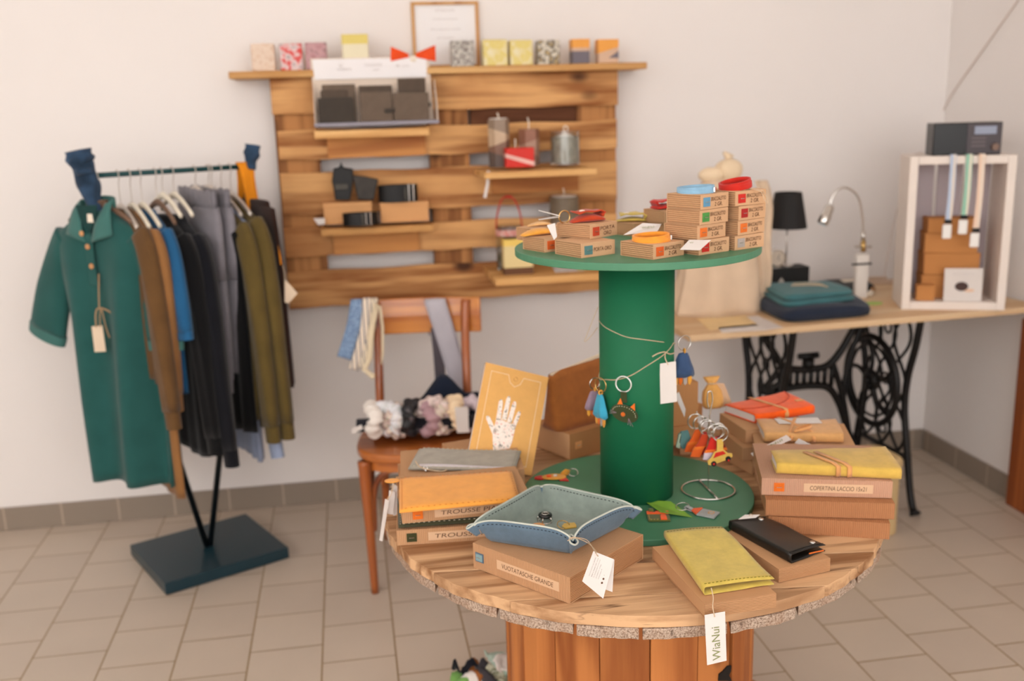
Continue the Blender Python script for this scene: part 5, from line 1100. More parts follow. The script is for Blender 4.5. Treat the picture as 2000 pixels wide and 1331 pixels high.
# ---- candle shelf
def candle(label, x0, x1, y0, zb, Yf, cols, name='pillar_candle', glass=False, sides=6, wickh=.02, rim=True):
    A, B = W(x0, 310, Y=Yf), W(x1, 310, Y=Yf); r = (B.x-A.x)/2; h = W((x0+x1)/2, y0, Y=Yf).z-zb; t = thing(name, label, 'candle', ((A.x+B.x)/2, Yf, zb)); n = 28 if not sides else sides*4
    def rr(a): return r if not sides else r*cos(pi/sides)/cos(((a) % (2*pi/sides))-pi/sides)*1.0
    k = len(cols); 
    for i, c_ in enumerate(cols):
        a0, a1 = h*i/k, h*(i+1)/k; sl = .012*(0 if i == 0 else 1); sl2 = .012*(0 if i == k-1 else 1)
        MB().loft([[V3(rr(a)*cos(a), rr(a)*sin(a), z_+s_*cos(a)) for a in [2*pi*j/n for j in range(n)]] for z_, s_ in ((a0, sl*(-1)**i), (a1, sl2*(-1)**(i+1)))]).build('wax_layer', plain('wax_%d_%d_%d' % c_, c_, .45, var=.08, vscale=30), t)
    if rim: MB().lathe([(0, h+.0005), (r*.82, h+.0005), (r*.86, h+.003), (r*.8, h+.004), (0, h+.0035)], n=28, caps=False).build('white_top', wh, t, smooth=True)
    MB().tube([(0, 0, h), (.001, 0, h+wickh*.5), (-.003, 0, h+wickh)], .0022, 6).build('wick', cream, t); return t
Yk = YP-.13
candle('tall brown and sand pillar candle with white top on the candle shelf', 955, 996, 233, z3_, Yk, [(96, 84, 78), (132, 100, 84), (196, 170, 142), (150, 130, 112)], wickh=.022)
candle('brown pillar candle behind the red one on the candle shelf', 1014, 1054, 252, z3_, Yk+.02, [(142, 112, 96), (176, 140, 120), (150, 104, 84)], wickh=.04, rim=False)
Yr = YP-.19
t, w_, h = cube_candle('red block candle with white slanting stripe on the candle shelf', 989, 1044, 289, 322, plain('red_wax', (212, 40, 24), .4, var=.04), Yf=YP-.215, zb=z3_, group=None)
MB().prism([(-w_/2-.0004, h*.72), (-w_/2-.0004, h*.52), (w_/2+.0004, h*.05), (w_/2+.0004, h*.28)], -.0254, .0254, Mx(rx=pi/2)).build('white_stripe', plain('pink_wax', (232, 186, 176), .5), t)
MB().tube([(-.012, 0, h), (-.012, 0, h+.03)], .002, 6).build('tall_wick', cream, t)
glass = plain('clear_glass', (236, 240, 238), .03, var=0, trans=1., spec=.5)
t = thing('glass_candle', 'candle in a clear glass with white wick on the right of the candle shelf', 'candle', (W(1104, 312, Y=Yk).x, Yk, z3_)); r_ = (W(1132, 300, Y=Yk).x-W(1077, 300, Y=Yk).x)/2; h = W(1104, 256, Y=Yk).z-z3_
MB().lathe([(0, .0006), (r_, .0006), (r_, h), (r_-.002, h), (r_-.002, .006), (0, .006)], n=40, caps=False).build('glass', glass, t, smooth=False)
MB().lathe([(0, .0065), (r_-.0028, .0065), (r_-.0028, h*.82), (0, h*.82)], n=32, caps=False).build('wax', printed('grey_wax_mix', [(176, 164, 150), (206, 196, 180), (160, 150, 132)], 20), t, smooth=False)
MB().lathe([(0, h*.82+.001), (r_*.8, h*.83), (r_*.3, h*.9), (0, h*.92)], n=28, caps=False).build('white_top', wh, t, smooth=True)
MB().tube(smooth_path([(0, 0, h*.9), (-.004, 0, h+.01), (.002, 0, h+.018), (.010, 0, h+.012), (.010, 0, h+.002)]), .002, 6).build('wick', cream, t, smooth=True)
p0 = W(949, 338, Y=YP-.235); t = thing('paper_tag', 'narrow white paper tag hanging from the left end of the candle shelf', 'tag', tuple(W(950, 330, Y=YP-.242))); oo = Vector(t.location)
MB().sheet([[W(951, 334, Y=YP-.243)-oo, W(957, 334, Y=YP-.243)-oo], [W(949, 360, Y=YP-.246)-oo, W(955, 360, Y=YP-.246)-oo], [W(944, 386, Y=YP-.250)-oo, W(950, 387, Y=YP-.250)-oo]], .001).build('card', paper, t)
# ---- lower shelf
Yj = YP-.10; zj = z4_
rj = (W(1022, 470, Y=Yj).x-W(970, 470, Y=Yj).x)/2; hj = W(996, 440, Y=Yj).z-zj
t = thing('glass_lantern', 'glass jar lantern with red ribbon handle on the lower right shelf', 'lantern', (W(996, 500, Y=Yj).x, Yj, zj))
MB().lathe([(0, .0006), (rj, .0006), (rj, hj*.9), (rj*.9, hj), (rj*.88, hj), (rj*.96, hj*.9), (rj*.96, .006), (0, .006)], n=40, caps=False).build('glass', glass, t, smooth=False)
MB().lathe([(rj+.0003, hj*.78), (rj+.0012, hj*.78), (rj+.0012, hj*.92), (rj+.0003, hj*.92)], n=40, caps=False).build('pink_band', printed('pink_ribbon', [(236, 214, 206), (206, 110, 96), (236, 226, 216)], 90), t)
MB().lathe([(0, .007), (rj*.9, .007), (rj*.9, hj*.38), (0, hj*.38)], n=28, caps=False).build('wax', printed('jar_wax', [(190, 188, 196), (96, 106, 70), (206, 206, 212)], 22), t)
rib = plain('red_ribbon', (190, 60, 44), .7); hh = W(1000, 384, Y=Yj).z-zj
MB().tube(smooth_path([(-rj*.95, 0, hj*.88), (-rj*.9, 0, hj+.03), (-rj*.5, 0, hh-.01), (0, 0, hh-.004), (rj*.45, 0, hh-.012), (rj*.85, 0, hj+.04), (rj*.98, 0, hj*.88)], 6), .003, 8, flat=.5).build('ribbon_handle', rib, t, smooth=True)
MB().sphere((0, 0, hh), .010, (1.6, .6, .5)).build('ribbon_knot', rib, t, smooth=True)
t, w_, h = cube_candle('yellow, cream and brown layered block candle on the lower right shelf', 985, 1042, 467, 530, plain('cream_wax2', (226, 206, 150), .5, var=.05), Yf=YP-.235, zb=z4_, group=None)
MB().box((0, 0, h*.90), (w_+.001, .051, h*.2)).build('yellow_layer', plain('butter_wax', (238, 204, 106), .5), t, bevel=.002); MB().box((0, 0, h*.10), (w_+.001, .051, h*.205)).build('brown_layer', plain('brown_wax', (102, 66, 40), .5), t, bevel=.002)
p_ = W(1100, 450, Y=YP-.06)
candle('tall grey candle with white top rising behind the small boxes', 1072, 1128, 384, z4_, YP-.06, [(150, 134, 118), (186, 170, 152), (120, 106, 88)], sides=0, wickh=.03)
for i, (P, m, lb) in enumerate((((( 1075, 515), (1130, 512), (1150, 535), (1095, 540)), printed('brochure_grey', [(206, 198, 196), (236, 230, 226), (170, 164, 170)], 60), 'grey printed brochure on the lower right shelf'), (((1120, 516), (1168, 512), (1190, 532), (1140, 536)), printed('brochure_yellow', [(236, 232, 206), (216, 206, 110), (240, 236, 226)], 50), 'yellow and white brochure on the lower right shelf behind the green tube'))):
    q = [W(x, y, z=z4_+.002+.002*i) for x, y in P]; 
    q = [V3(min(1.05, k.x), max(YP-.24, min(YP-.03, k.y)), k.z) for k in q]; t = thing('brochure', lb, 'brochure', tuple(q[0])); quad_card(MB(), [k-q[0] for k in q], .0012).build('cover', m, t)
# ================================================================= clothes rack
dteal = plain('dark_teal_metal', (24, 52, 62), .32, var=.03, spec=.5)
RB = V3(-.552, 3.345, 0); RA = rad(27)
rk = thing('clothes_rack', 'dark teal metal clothes rack with V-shaped poles and heavy base plate', 'clothes rack', tuple(RB), RA)
MB().box((0, 0, .023), (.425, .385, .040)).build('base_plate', dteal, rk, bevel=.003)
for sx in (-1, 1):
    for sy in (-1, 1): MB().lathe([(.012, 0), (.012, .004)], c=(sx*.19, sy*.17, 0), n=12).build('foot', plain('black_rubber', (20, 20, 20), .8, var=0), rk)
ZR = 1.332
def rackloc(p): v = V3(p.x-RB.x, p.y-RB.y, 0); return V3(v.x*cos(-RA)-v.y*sin(-RA), v.x*sin(-RA)+v.y*cos(-RA), p.z)
RL = RB+V3(cos(RA), sin(RA), 0)*(-.262); RR = RB+V3(cos(RA), sin(RA), 0)*.285
bl, brr = V3(-.006, 0, .043), V3(.006, 0, .043)
tl_, tr_ = rackloc(V3(RL.x, RL.y, 1.39)), rackloc(V3(RR.x, RR.y, 1.39))
polem = plain('black_teal_tube', (14, 20, 24), .35, var=0, spec=.5)
MB().tube([bl, tl_], .0105, 14).build('pole', polem, rk, smooth=True); MB().tube([brr, tr_], .0105, 14).build('pole', polem, rk, smooth=True)
MB().tube([rackloc(V3(RL.x, RL.y, ZR)), rackloc(V3(RR.x, RR.y, ZR))], .0085, 12).build('hanging_rail', plain('petrol_rail', (18, 66, 68), .4, var=0), rk, smooth=True)
denim = cloth('denim_wrap', (48, 70, 94), var=.6)
def wrap(p0, p1, r0, r1, name, tw=5):
    d = (p1-p0); rings = []; x = d.normalized().orthogonal(); y = d.normalized().cross(x)
    for k in range(15):
        s = k/14; r = lerp(r0, r1, s)*(1+.09*sin(s*13)); rings.append([p0+d*s+(x*cos(a)+y*sin(a))*(r*(1+.18*sin(2*a+s*5)+.06*sin(5*a-s*12))) for a in [2*pi*i/26 for i in range(26)]])
    MB().loft(rings).build(name, denim, rk, smooth=True)
dl = (tl_-bl).normalized(); dr_ = (tr_-brr).normalized()
wrap(tl_-dl*.20, tl_-dl*.02, .015, .022, 'denim_wrap'); wrap(tl_-dl*.05, tl_+dl*.02, .022, .025, 'denim_wrap'); wrap(tr_-dr_*.07, tr_+dr_*.012, .015, .016, 'denim_wrap')
# ---- garments
NX = V3(sin(RA), -cos(RA), 0)                   # towards the viewer, across the rail
def rail(px):
    t = (px-160)/327*.54/.547; return RL.lerp(RR, (px-160)/327.)
whp = plain('cream_plastic', (232, 222, 202), .4, var=0); brp = plain('brown_card_hanger', (120, 92, 74), .7, var=.05); wire = plain('pale_wire', (206, 196, 186), .35, metal=.6, var=0)
def hanger(px, drop, across, label, m, w_=.19, wide=False, group='hangers on the clothes rack'):
    p = rail(px); t = thing('clothes_hanger', label, 'hanger', (p.x, p.y, ZR), group=group); a = across.normalized(); top = .0105
    hook = [V3(0, 0, top)+a*(-.012)+V3(0, 0, -.012), V3(0, 0, top)+a*(-.011), V3(0, 0, top+.003), a*.011+V3(0, 0, top-.004), a*.012+V3(0, 0, -.012), V3(0, 0, -.034), V3(0, 0, -drop)]
    MB().tube(smooth_path(hook, 5), .0016, 6).build('hook', wire, t, smooth=True)
    ny = a.cross(V3(0, 0, 1))
    pts = [V3(0, 0, -drop)+a*(w_*s)+V3(0, 0, -.055*abs(s)**1.5) for s in [k/8 for k in range(-8, 9)]]
    MB().loft([[p_+V3(0, 0, .012*(1-.3*abs(k-8)/8)*cos(an_))+ny*(.006*sin(an_)) for an_ in [2*pi*i/12 for i in range(12)]] for k, p_ in enumerate(pts)]).build('shoulder_bar', m, t, smooth=True)
    if wide: MB().box(V3(0, 0, -drop+.006)+ny*-.002, (.055, .010, .030), frame((0, 0, 0), a, V3(0, 0, 1)).to_3x3().to_4x4() @ Matrix.Rotation(0, 4, 'X')).build('center_block', m, t, bevel=.004)
    return t
def garment(name, label, cat, px, drop, across, rows, m, sleeves=None, folds=.006, nf=7, group=None, n=72, cuffm=None, hemz=None, phase=0., shift=0.):
    """rows: (z, centre, half width, half thickness); local u = across, v = normal"""
    p = rail(px); t = thing(name, label, cat, (p.x, p.y, ZR-drop), group=group); a = across.normalized(); v_ = a.cross(V3(0, 0, 1))*-1
    zmin = rows[-1][0]; rings = []; R2 = []
    for k, (r0, r1) in enumerate(zip(rows, rows[1:])):
        st_ = max(2, int(abs(r1[0]-r0[0])/.03))
        for j in range(st_): R2.append([lerp(r0[i], r1[i], j/st_) for i in range(4)])
    R2.append(list(rows[-1]))
    for z, c, hw, ht in R2:
        g = abs(z/zmin); am = folds*(g**1.1)
        rings.append([a*(c + hw*(abs(cos(q))**.8)*(1 if cos(q) > 0 else -1)) + v_*(shift*g + ht*(abs(sin(q))**.7)*(1 if sin(q) > 0 else -1) + am*sin(nf*cos(q)*2.2+phase+g*1.3)+am*.6*sin(nf*1.9*cos(q)+g*3+phase*2)) + V3(0, 0, z + .006*g*sin(3*cos(q)+phase)) for q in [2*pi*i/n for i in range(n)]])
    o = MB().loft(rings).build('body', m, t, smooth=True)
    for s in (sleeves or []):
        P = smooth_path([a*u+v_*w_+V3(0, 0, z) for u, w_, z, ru, rv in s['p']], 5); K = [r for r in s['p']]; N = len(P); rg = []
        for i, pnt in enumerate(P):
            f = i/(N-1)*(len(K)-1); k = min(int(f), len(K)-2); fr_ = f-k; ru = lerp(K[k][3], K[k+1][3], fr_); rv = lerp(K[k][4], K[k+1][4], fr_)
            d = (P[min(i+1, N-1)]-P[max(i-1, 0)]).normalized(); e1 = (a - d*a.dot(d)).normalized(); e2 = d.cross(e1)
            rg.append([pnt+e1*(ru*cos(q)*(1+.10*sin(3*q+i*.5)*s.get('w', 1)))+e2*(rv*sin(q)*(1+.2*sin(4*q+i*.35+phase)*s.get('w', 1))) for q in [2*pi*j/26 for j in range(26)]])
        MB().loft(rg).build('sleeve', m, t, smooth=True)
        if s.get('cuff'):
            pe, pd = P[-1], (P[-1]-P[-2]).normalized(); ru, rv = K[-1][3]*s['cuff'][1], K[-1][4]*s['cuff'][1]; e1 = (a - pd*a.dot(pd)).normalized(); e2 = pd.cross(e1)
            MB().loft([[pe+pd*x_+e1*(ru*k_*cos(q))+e2*(rv*k_*sin(q)) for q in [2*pi*j/26 for j in range(26)]] for x_, k_ in ((-.004, .98), (0, 1.03), (s['cuff'][0], 1.0), (s['cuff'][0], .9))]).build('cuff', cuffm or m, t, smooth=False)
    return t, a, v_
# teal polo in front
polo_m = cloth('teal_pique', (38, 86, 82), var=.08); polo_d = cloth('teal_rib', (66, 112, 106), var=.08)
A_ = V3(cos(rad(-34)), sin(rad(-34)), 0)
hanger(182, .085, A_, 'brown cardboard hanger holding the teal polo shirt', brp, .13, wide=True)
hem = -.86
rows = [(.010, 0, .060, .036), (-.012, 0, .080, .040), (-.035, 0, .130, .042), (-.060, 0, .170, .042), (-.10, 0, .190, .046), (-.20, .004, .182, .050), (-.34, .010, .172, .050), (-.60, .018, .172, .050), (hem, .024, .172, .046)]
sl = lambda s: dict(p=[(s*.140, 0, -.075, .052, .036), (s*.182, 0, -.14, .058, .036), (s*(.235 if s < 0 else .195), .0, -.25, .070, .034), (s*(.290 if s < 0 else .200), .0, -.385, .076, .030)], cuff=(.030, 1.02), w=.3)
px_ = rail(182)
t, a, v_ = garment('polo_shirt', 'dark teal short-sleeved polo shirt hanging at the front of the rack, with a hang tag', 'shirt', 182, .115, A_, rows, polo_m, [sl(-1), sl(1)], folds=.044, nf=3.1, cuffm=polo_d, phase=.8, shift=-.02)
t.location = Vector(t.location) + V3(-.000, -.0, -.0)
fv = -v_ if (-v_).y < 0 else v_                  # outward, to the camera
# collar: back stand + two leaves + placket + inside neck + buttons + tag
g = []
for k in range(13):
    q = pi*k/12; g.append([a*(.066*cos(q))-fv*(.036*sin(q)-.004)+V3(0, 0, z_+.012*sin(q)) for z_ in (.004, .030, .040)])
MB().sheet(g, .003).build('collar', polo_d, t, smooth=True)
for s in (-1, 1):
    L = [a*(s*.066)+fv*.000+V3(0, 0, .044), a*(s*.078)+fv*.030+V3(0, 0, .010), a*(s*.096)+fv*.050+V3(0, 0, -.060)]
    R_ = [a*(s*.050)+fv*.020+V3(0, 0, .030), a*(s*.030)+fv*.048+V3(0, 0, -.025), a*(s*.012)+fv*.056+V3(0, 0, -.082)]
    g = [[p0.lerp(p1, k/4)+fv*.004*sin(pi*k/4) for k in range(5)] for p0, p1 in zip(smooth_path(L, 4), smooth_path(R_, 4))]
    MB().sheet(g, .0035).build('collar_leaf', polo_d, t, smooth=True)
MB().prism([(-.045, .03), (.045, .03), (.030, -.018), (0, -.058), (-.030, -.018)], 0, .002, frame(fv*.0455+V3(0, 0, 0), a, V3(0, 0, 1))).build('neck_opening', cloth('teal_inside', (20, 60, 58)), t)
MB().prism([(-.012, -.012), (.012, -.012), (.010, .014), (-.010, .014)], 0, .001, frame(fv*.0485+a*.012+V3(0, 0, -.010), a, V3(0, 0, 1))).build('neck_label', cream, t)
MB().prism([(-.016, -.055), (.016, -.055), (.016, -.215), (-.016, -.215)][::-1], 0, .003, frame(fv*.0535+V3(0, 0, 0), a, V3(0, 0, 1))).build('placket', polo_m, t, bevel=.001)
shell = plain('tan_button', (206, 150, 100), .4, var=.1)
for (du, dz) in ((-.018, -.055), (.0, -.095), (.006, -.155)): MB().lathe([(0, 0), (.0085, 0), (.0085, .003), (.004, .0035), (0, .003)], n=18, caps=False, M=frame(fv*.060+a*du+V3(0, 0, dz), a, V3(0, 0, 1))).build('button', shell, t, smooth=True)
po_ = Vector(t.location); Yt_ = (po_+fv*.072).y
tt = thing('swing_tag', 'beige cardboard swing tag hanging on a cord from the teal polo buttons', 'tag', (0, 0, 0)); q = [W(x, y, Y=Yt_-.02) for x, y in ((179, 638), (200, 636), (207, 687), (185, 688))]; tt.location = q[0]
quad_card(MB(), [k-q[0] for k in q], .002).build('card', plain('beige_card', (222, 200, 174), .8), tt)
tn = plain('tan_cord', (172, 140, 106), .9)
MB().tube([k-q[0] for k in smooth_path([W(193, 535, Y=Yt_+.004), W(193, 570, Y=Yt_), W(194, 605, Y=Yt_-.006)], 5)], .0022, 6).build('cord', tn, tt)
MB().tube([k-q[0] for k in smooth_path([W(188, 640, Y=Yt_-.022), W(187, 612, Y=Yt_-.01), W(194, 602, Y=Yt_-.008), W(212, 608, Y=Yt_-.01), W(227, 621, Y=Yt_-.012)], 5)], .0026, 6).build('cord', tn, tt)
MB().tube([k-q[0] for k in smooth_path([W(196, 640, Y=Yt_-.022), W(195, 620, Y=Yt_-.01), W(198, 604, Y=Yt_-.008), W(207, 640, Y=Yt_-.012), W(214, 660, Y=Yt_-.012)], 5)], .0020, 6).build('cord', tn, tt)
# garments across the rail
def lsl(s, zc, r=.036, spread=.05, w=.6): return dict(p=[(s*.165, 0, -.07, .045, .028), (s*.205, 0, -.14, .048, .030), (s*(.215+spread*.4), 0, -.36, .044, .028), (s*(.215+spread), 0, zc, .036, .024)], cuff=(.055, .92), w=w)
def ssl(s, zc=-.36): return dict(p=[(s*.16, 0, -.07, .048, .026), (s*.205, 0, -.15, .052, .026), (s*.235, 0, zc, .054, .024)], cuff=(.022, 1.0), w=.4)
def trs(hemz, w_=.215, th=.024, nk=.05): return [(.0, 0, nk, .020), (-.02, 0, nk+.03, .022), (-.045, 0, .15, .022), (-.075, 0, .195, .024), (-.14, 0, w_, th), (-.4, 0, w_, th), (hemz, 0, w_-.005, th)]
brn = cloth('brown_sweat', (98, 70, 40), var=.15); brn2 = cloth('tan_sweat', (146, 102, 60), var=.1); blu = cloth('blue_jersey', (34, 88, 130), var=.1); bla = cloth('black_sweat', (11, 11, 13), var=.15); navy = cloth('ink_sweat', (16, 17, 23), var=.15)
gyj = cloth('grey_marl', (122, 118, 124), var=.1, speck=.25); olv = cloth('olive_twill', (92, 76, 38), var=.14); dbr = cloth('dark_brown_wool', (44, 24, 17), var=.12); pbl = cloth('pale_blue_rib', (146, 158, 184), var=.05)
hg = 'hangers on the clothes rack'
for px, m, dr, lb in ((222, wire, .10, 'wire hanger next to the polo shirt on the rack'), (243, whp, .10, 'white hanger of the brown sweatshirt'), (262, whp, .10, 'white hanger between the brown sweatshirt and the blue T-shirt'), (290, brp, .095, 'brown cardboard hanger above the blue T-shirt'), (302, whp, .075, 'cream hanger left of the grey joggers, outer one'), (323, whp, .075, 'cream hanger left of the grey joggers, inner one')): hanger(px, dr, NX, lb, m, .15)
garment('sweatshirt', 'brown long-sleeved sweatshirt right behind the teal polo', 'sweatshirt', 226, .105, NX, trs(-.52), brn, [lsl(1, -.60), lsl(-1, -.60)], phase=1)
garment('long_cardigan', 'tan long garment whose lower edge hangs below the brown sweatshirt', 'cardigan', 243, .115, NX, trs(-.90, .20, .020), brn2, [lsl(1, -.55, spread=.0), lsl(-1, -.55, spread=.0)], phase=2)
garment('tshirt', 'royal blue short-sleeved T-shirt between brown and black garments', 't-shirt', 268, .115, NX, trs(-.56, .20), blu, [ssl(1), ssl(-1)], phase=2.4)
garment('hoodie', 'black sweatshirt with long sleeves, left one of the black pair', 'sweatshirt', 298, .135, NX, trs(-.76), bla, [lsl(1, -.68, w=1), lsl(-1, -.68)], phase=3)
garment('sweatshirt', 'black long sweatshirt hanging right in front of the grey joggers', 'sweatshirt', 322, .140, NX, trs(-.74, .22, .026), navy, [lsl(1, -.72, spread=.07, w=1), lsl(-1, -.7)], phase=4)
def joggers(label, px, dz, L, w_=.165):
    p = rail(px); t = thing('joggers', label, 'trousers', (p.x, p.y, ZR-.062), group='grey joggers on the clothes rack'); a = NX; v_ = a.cross(V3(0, 0, 1))
    for (z0, z1, k0) in ((0, -.055, 1),): 
        MB().loft([[a*(w_*(1+.03*sin(18*q))*cos(q))+v_*(.020*(1+.12*sin(22*q))*sin(q))+V3(0, 0, z+.004*sin(14*q)) for q in [2*pi*i/80 for i in range(80)]] for z in (0, -.018, -.022, -.040, -.055)]).build('waistband', gyj, t, smooth=True)
    MB().loft([[a*(w_*k*(abs(cos(q))**.8)*(1 if cos(q) > 0 else -1)+c)+v_*(th*(abs(sin(q))**.7)*(1 if sin(q) > 0 else -1)+.004*sin(5*cos(q)+z*9))+V3(0, 0, z) for q in [2*pi*i/56 for i in range(56)]] for z, k, th, c in ((-.052, 1.0, .020, 0), (-.10, 1.08, .024, 0), (-.22, 1.12, .026, 0), (-.28, 1.10, .026, 0))]).build('hips', gyj, t, smooth=True)
    for s in (-1, 1): MB().loft([[a*(s*w_*(.56+.0*k)+w_*k*cos(q))+v_*(th*sin(q)+.004*sin(3*cos(q)+z*9))+V3(0, 0, z) for q in [2*pi*i/30 for i in range(30)]] for z, k, th in ((-.26, .54, .024), (-.45, .46, .024), (L+.05, .38, .022), (L+.04, .34, .020), (L, .33, .020))]).build('leg', gyj, t, smooth=True)
    hanger(px, .060, NX, 'wire clip hanger of the '+label.split(' of')[0], wire, .15); return t
joggers('front pair of grey marl joggers of the rack, nearer the polo', 366, 0, -.66); joggers('rear pair of grey marl joggers of the rack, nearer the olive shirts', 392, 0, -.60)
garment('sweatshirt', 'black garment half hidden between the grey joggers and the olive shirts', 'sweatshirt', 396, .125, NX, trs(-.74, .19, .020), bla, None, phase=5)
hanger(398, .10, NX, 'wire hanger right of the grey joggers', wire, .15); hanger(417, .09, NX, 'wire hanger of the nearer olive shirt', wire, .15); hanger(436, .09, NX, 'wire hanger of the rear olive shirt', wire, .15)
garment('grey_sweatshirt', 'pale blue-grey ribbed sweatshirt whose hem shows under the olive shirts', 'sweatshirt', 424, .125, NX, trs(-.86, .120, .014, .04), pbl, [dict(p=[(.09, 0, -.09, .035, .014), (.125, 0, -.16, .038, .016), (.15, 0, -.40, .040, .018), (.235, 0, -.76, .036, .022)], cuff=(.055, .92))], phase=1.5)
garment('overshirt', 'olive long-sleeved overshirt, nearer one of the olive pair', 'shirt', 412, .118, NX, trs(-.70, .185, .022), olv, [lsl(1, -.70, spread=.055), lsl(-1, -.7)], phase=.4)
garment('overshirt', 'olive long-sleeved overshirt, rear one of the olive pair', 'shirt', 440, .105, NX, trs(-.76, .20, .020), olv, [lsl(1, -.71, spread=.06), lsl(-1, -.7)], phase=2.2)
garment('wool_dress', 'dark brown sleeveless dress at the far end of the rack', 'dress', 470, .105, NX, [(.0, 0, .150, .012), (-.004, 0, .165, .014), (-.018, 0, .168, .014), (-.024, 0, .205, .016), (-.2, 0, .235, .018), (-.6, 0, .26, .018)], dbr, None, phase=1)
p = rail(468); 
t = thing('orange_scarf', 'orange scarf draped over the far end of the rack rail', 'scarf', (p.x, p.y, ZR)); ors = cloth('orange_knit', (222, 136, 28), var=.1)
rl = V3(cos(RA), sin(RA), 0)
g = []
path = smooth_path([NX*-.030+V3(0, 0, -.13), NX*-.022+V3(0, 0, -.05), NX*-.011+V3(0, 0, .006), V3(0, 0, .013), NX*.011+V3(0, 0, .006), NX*.024+V3(0, 0, -.05), NX*.045+V3(0, 0, -.14), NX*.055+V3(0, 0, -.20)], 5)
for i, c_ in enumerate(path): g.append([c_+rl*(.026*s*(1-.2*sin(i*.3)))+NX*.003*sin(s*5+i*.4) for s in (-1, -.5, 0, .5, 1)])
MB().sheet(g, .004).build('knit', ors, t, smooth=True)
t = thing('orange_garment', 'orange garment edge showing behind the dark brown dress', 'garment', tuple(rail(480))[:2]+(ZR-.2,)); oo = Vector(t.location)
p0 = RR+NX*.2
P = [W(x, y, Y=(RR+NX*.26).y+.02) for x, y in ((543, 478), (549, 500), (556, 560), (562, 620), (563, 660), (560, 640), (552, 560), (546, 505))]
MB().prism([(k.x-oo.x, k.z-oo.z) for k in P], 0, .012, Matrix.Translation((0, P[0].y-oo.y, 0)) @ Mx(rx=pi/2)).build('edge', ors, t, bevel=.003)
Yg = P[0].y-.02; q = [W(x, y, Y=Yg) for x, y in ((556, 545), (581, 573), (563, 594), (556, 590))]; t = thing('kraft_tag', 'beige tag hanging at the right side of the clothes rack before the pallet', 'tag', tuple(q[0])); quad_card(MB(), [k-q[0] for k in q], .001).build('card', plain('beige_card', (222, 200, 174), .8), t)
MB().tube([W(553, 520, Y=Yg)-q[0], W(556, 532, Y=Yg)-q[0], V3(0, 0, 0)], .0012, 5).build('cord', twine, t)
# ================================================================= bentwood chair
cwd = wood('bentwood', (176, 96, 44), (124, 58, 24), axis=2, scale=.8, rough=.3, knots=False, coat=.6)
cwx = wood('bentwood_seat', (206, 122, 58), (152, 78, 32), axis=0, scale=.8, rough=.28, knots=False, coat=.6)
cwb = wood('bentwood_back', (232, 150, 66), (196, 112, 44), axis=0, scale=.7, rough=.25, knots=False, coat=.7)
SZ = .465
fl_ = W(733, 1158, z=0); sL = W(703, 862, z=SZ); sR = W(945, 852, z=SZ)
CA = rad(-8)
cc = V3((sL.x+sR.x)/2+.002, 3.115, 0); ch = thing('bentwood_chair', 'varnished brown bentwood chair with curved backrest standing behind the drum table', 'chair', tuple(cc), CA); print('CHAIR', sL, sR, fl_)
sw = .205; sd_ = .205
out = []
for i in range(64):
    a = 2*pi*i/64; e = .62; out.append((sw*(abs(cos(a))**e)*(1 if cos(a) > 0 else -1)*(1 - .06*(sin(a) > 0)*sin(a)), sd_*(abs(sin(a))**e)*(1 if sin(a) > 0 else -1)))
MB().prism(out, SZ-.030, SZ).build('seat', cwx, ch, bevel=.010, seg=4)
MB().prism([(x*.93, y*.93) for x, y in out], SZ-.062, SZ-.030).build('seat_apron', cwx, ch, bevel=.003)
import itertools
def chleg(x, y, dx, dy, r0=.0185, r1=.0125):
    pts = [V3(x, y, SZ-.03), V3(x, y, SZ-.10), V3(x+dx*.4, y+dy*.4, .25), V3(x+dx, y+dy, 0)]; P = smooth_path(pts, 5); return MB().tube(P, [lerp(r0, r1, k/(len(P)-1)) for k in range(len(P))], 16)
fx_ = fl_-cc; lx = fx_.x*cos(-CA)-fx_.y*sin(-CA); ly = fx_.x*sin(-CA)+fx_.y*cos(-CA)
chleg(-sw+.035, -sd_+.045, lx-(-sw+.035), ly-(-sd_+.045), .022).build('leg', cwd, ch, smooth=True); chleg(sw-.035, -sd_+.045, -(lx-(-sw+.035)), ly-(-sd_+.045), .022).build('leg', cwd, ch, smooth=True)
BH_ = .875
for s in (-1, 1):
    P = smooth_path([V3(s*(sw-.05), sd_+.02, 0), V3(s*(sw-.055), sd_-.02, .25), V3(s*(sw-.055), sd_-.035, SZ-.02), V3(s*(sw-.055), sd_-.005, .62), V3(s*(sw-.055), sd_+.045, .76), V3(s*(sw-.050), sd_+.070, BH_-.02)], 6)
    MB().tube(P, [lerp(.0135, .016, k/(len(P)-1)) for k in range(len(P))], 14).build('back_post', cwd, ch, smooth=True)
zl, zh = BH_-.135, BH_-.012
g = []
for k in range(25):
    s = -1+2*k/24; x = s*(sw-.000); y = sd_+.052-.030*(s*s)+.035; g.append([V3(x, y, zl+.004*s*s), V3(x, y+.004, (zl+zh)/2), V3(x, y+.012, zh-.006*(1-s*s)*0)])
MB().sheet(g, .017).build('backrest', cwb, ch, bevel=.004, seg=3)
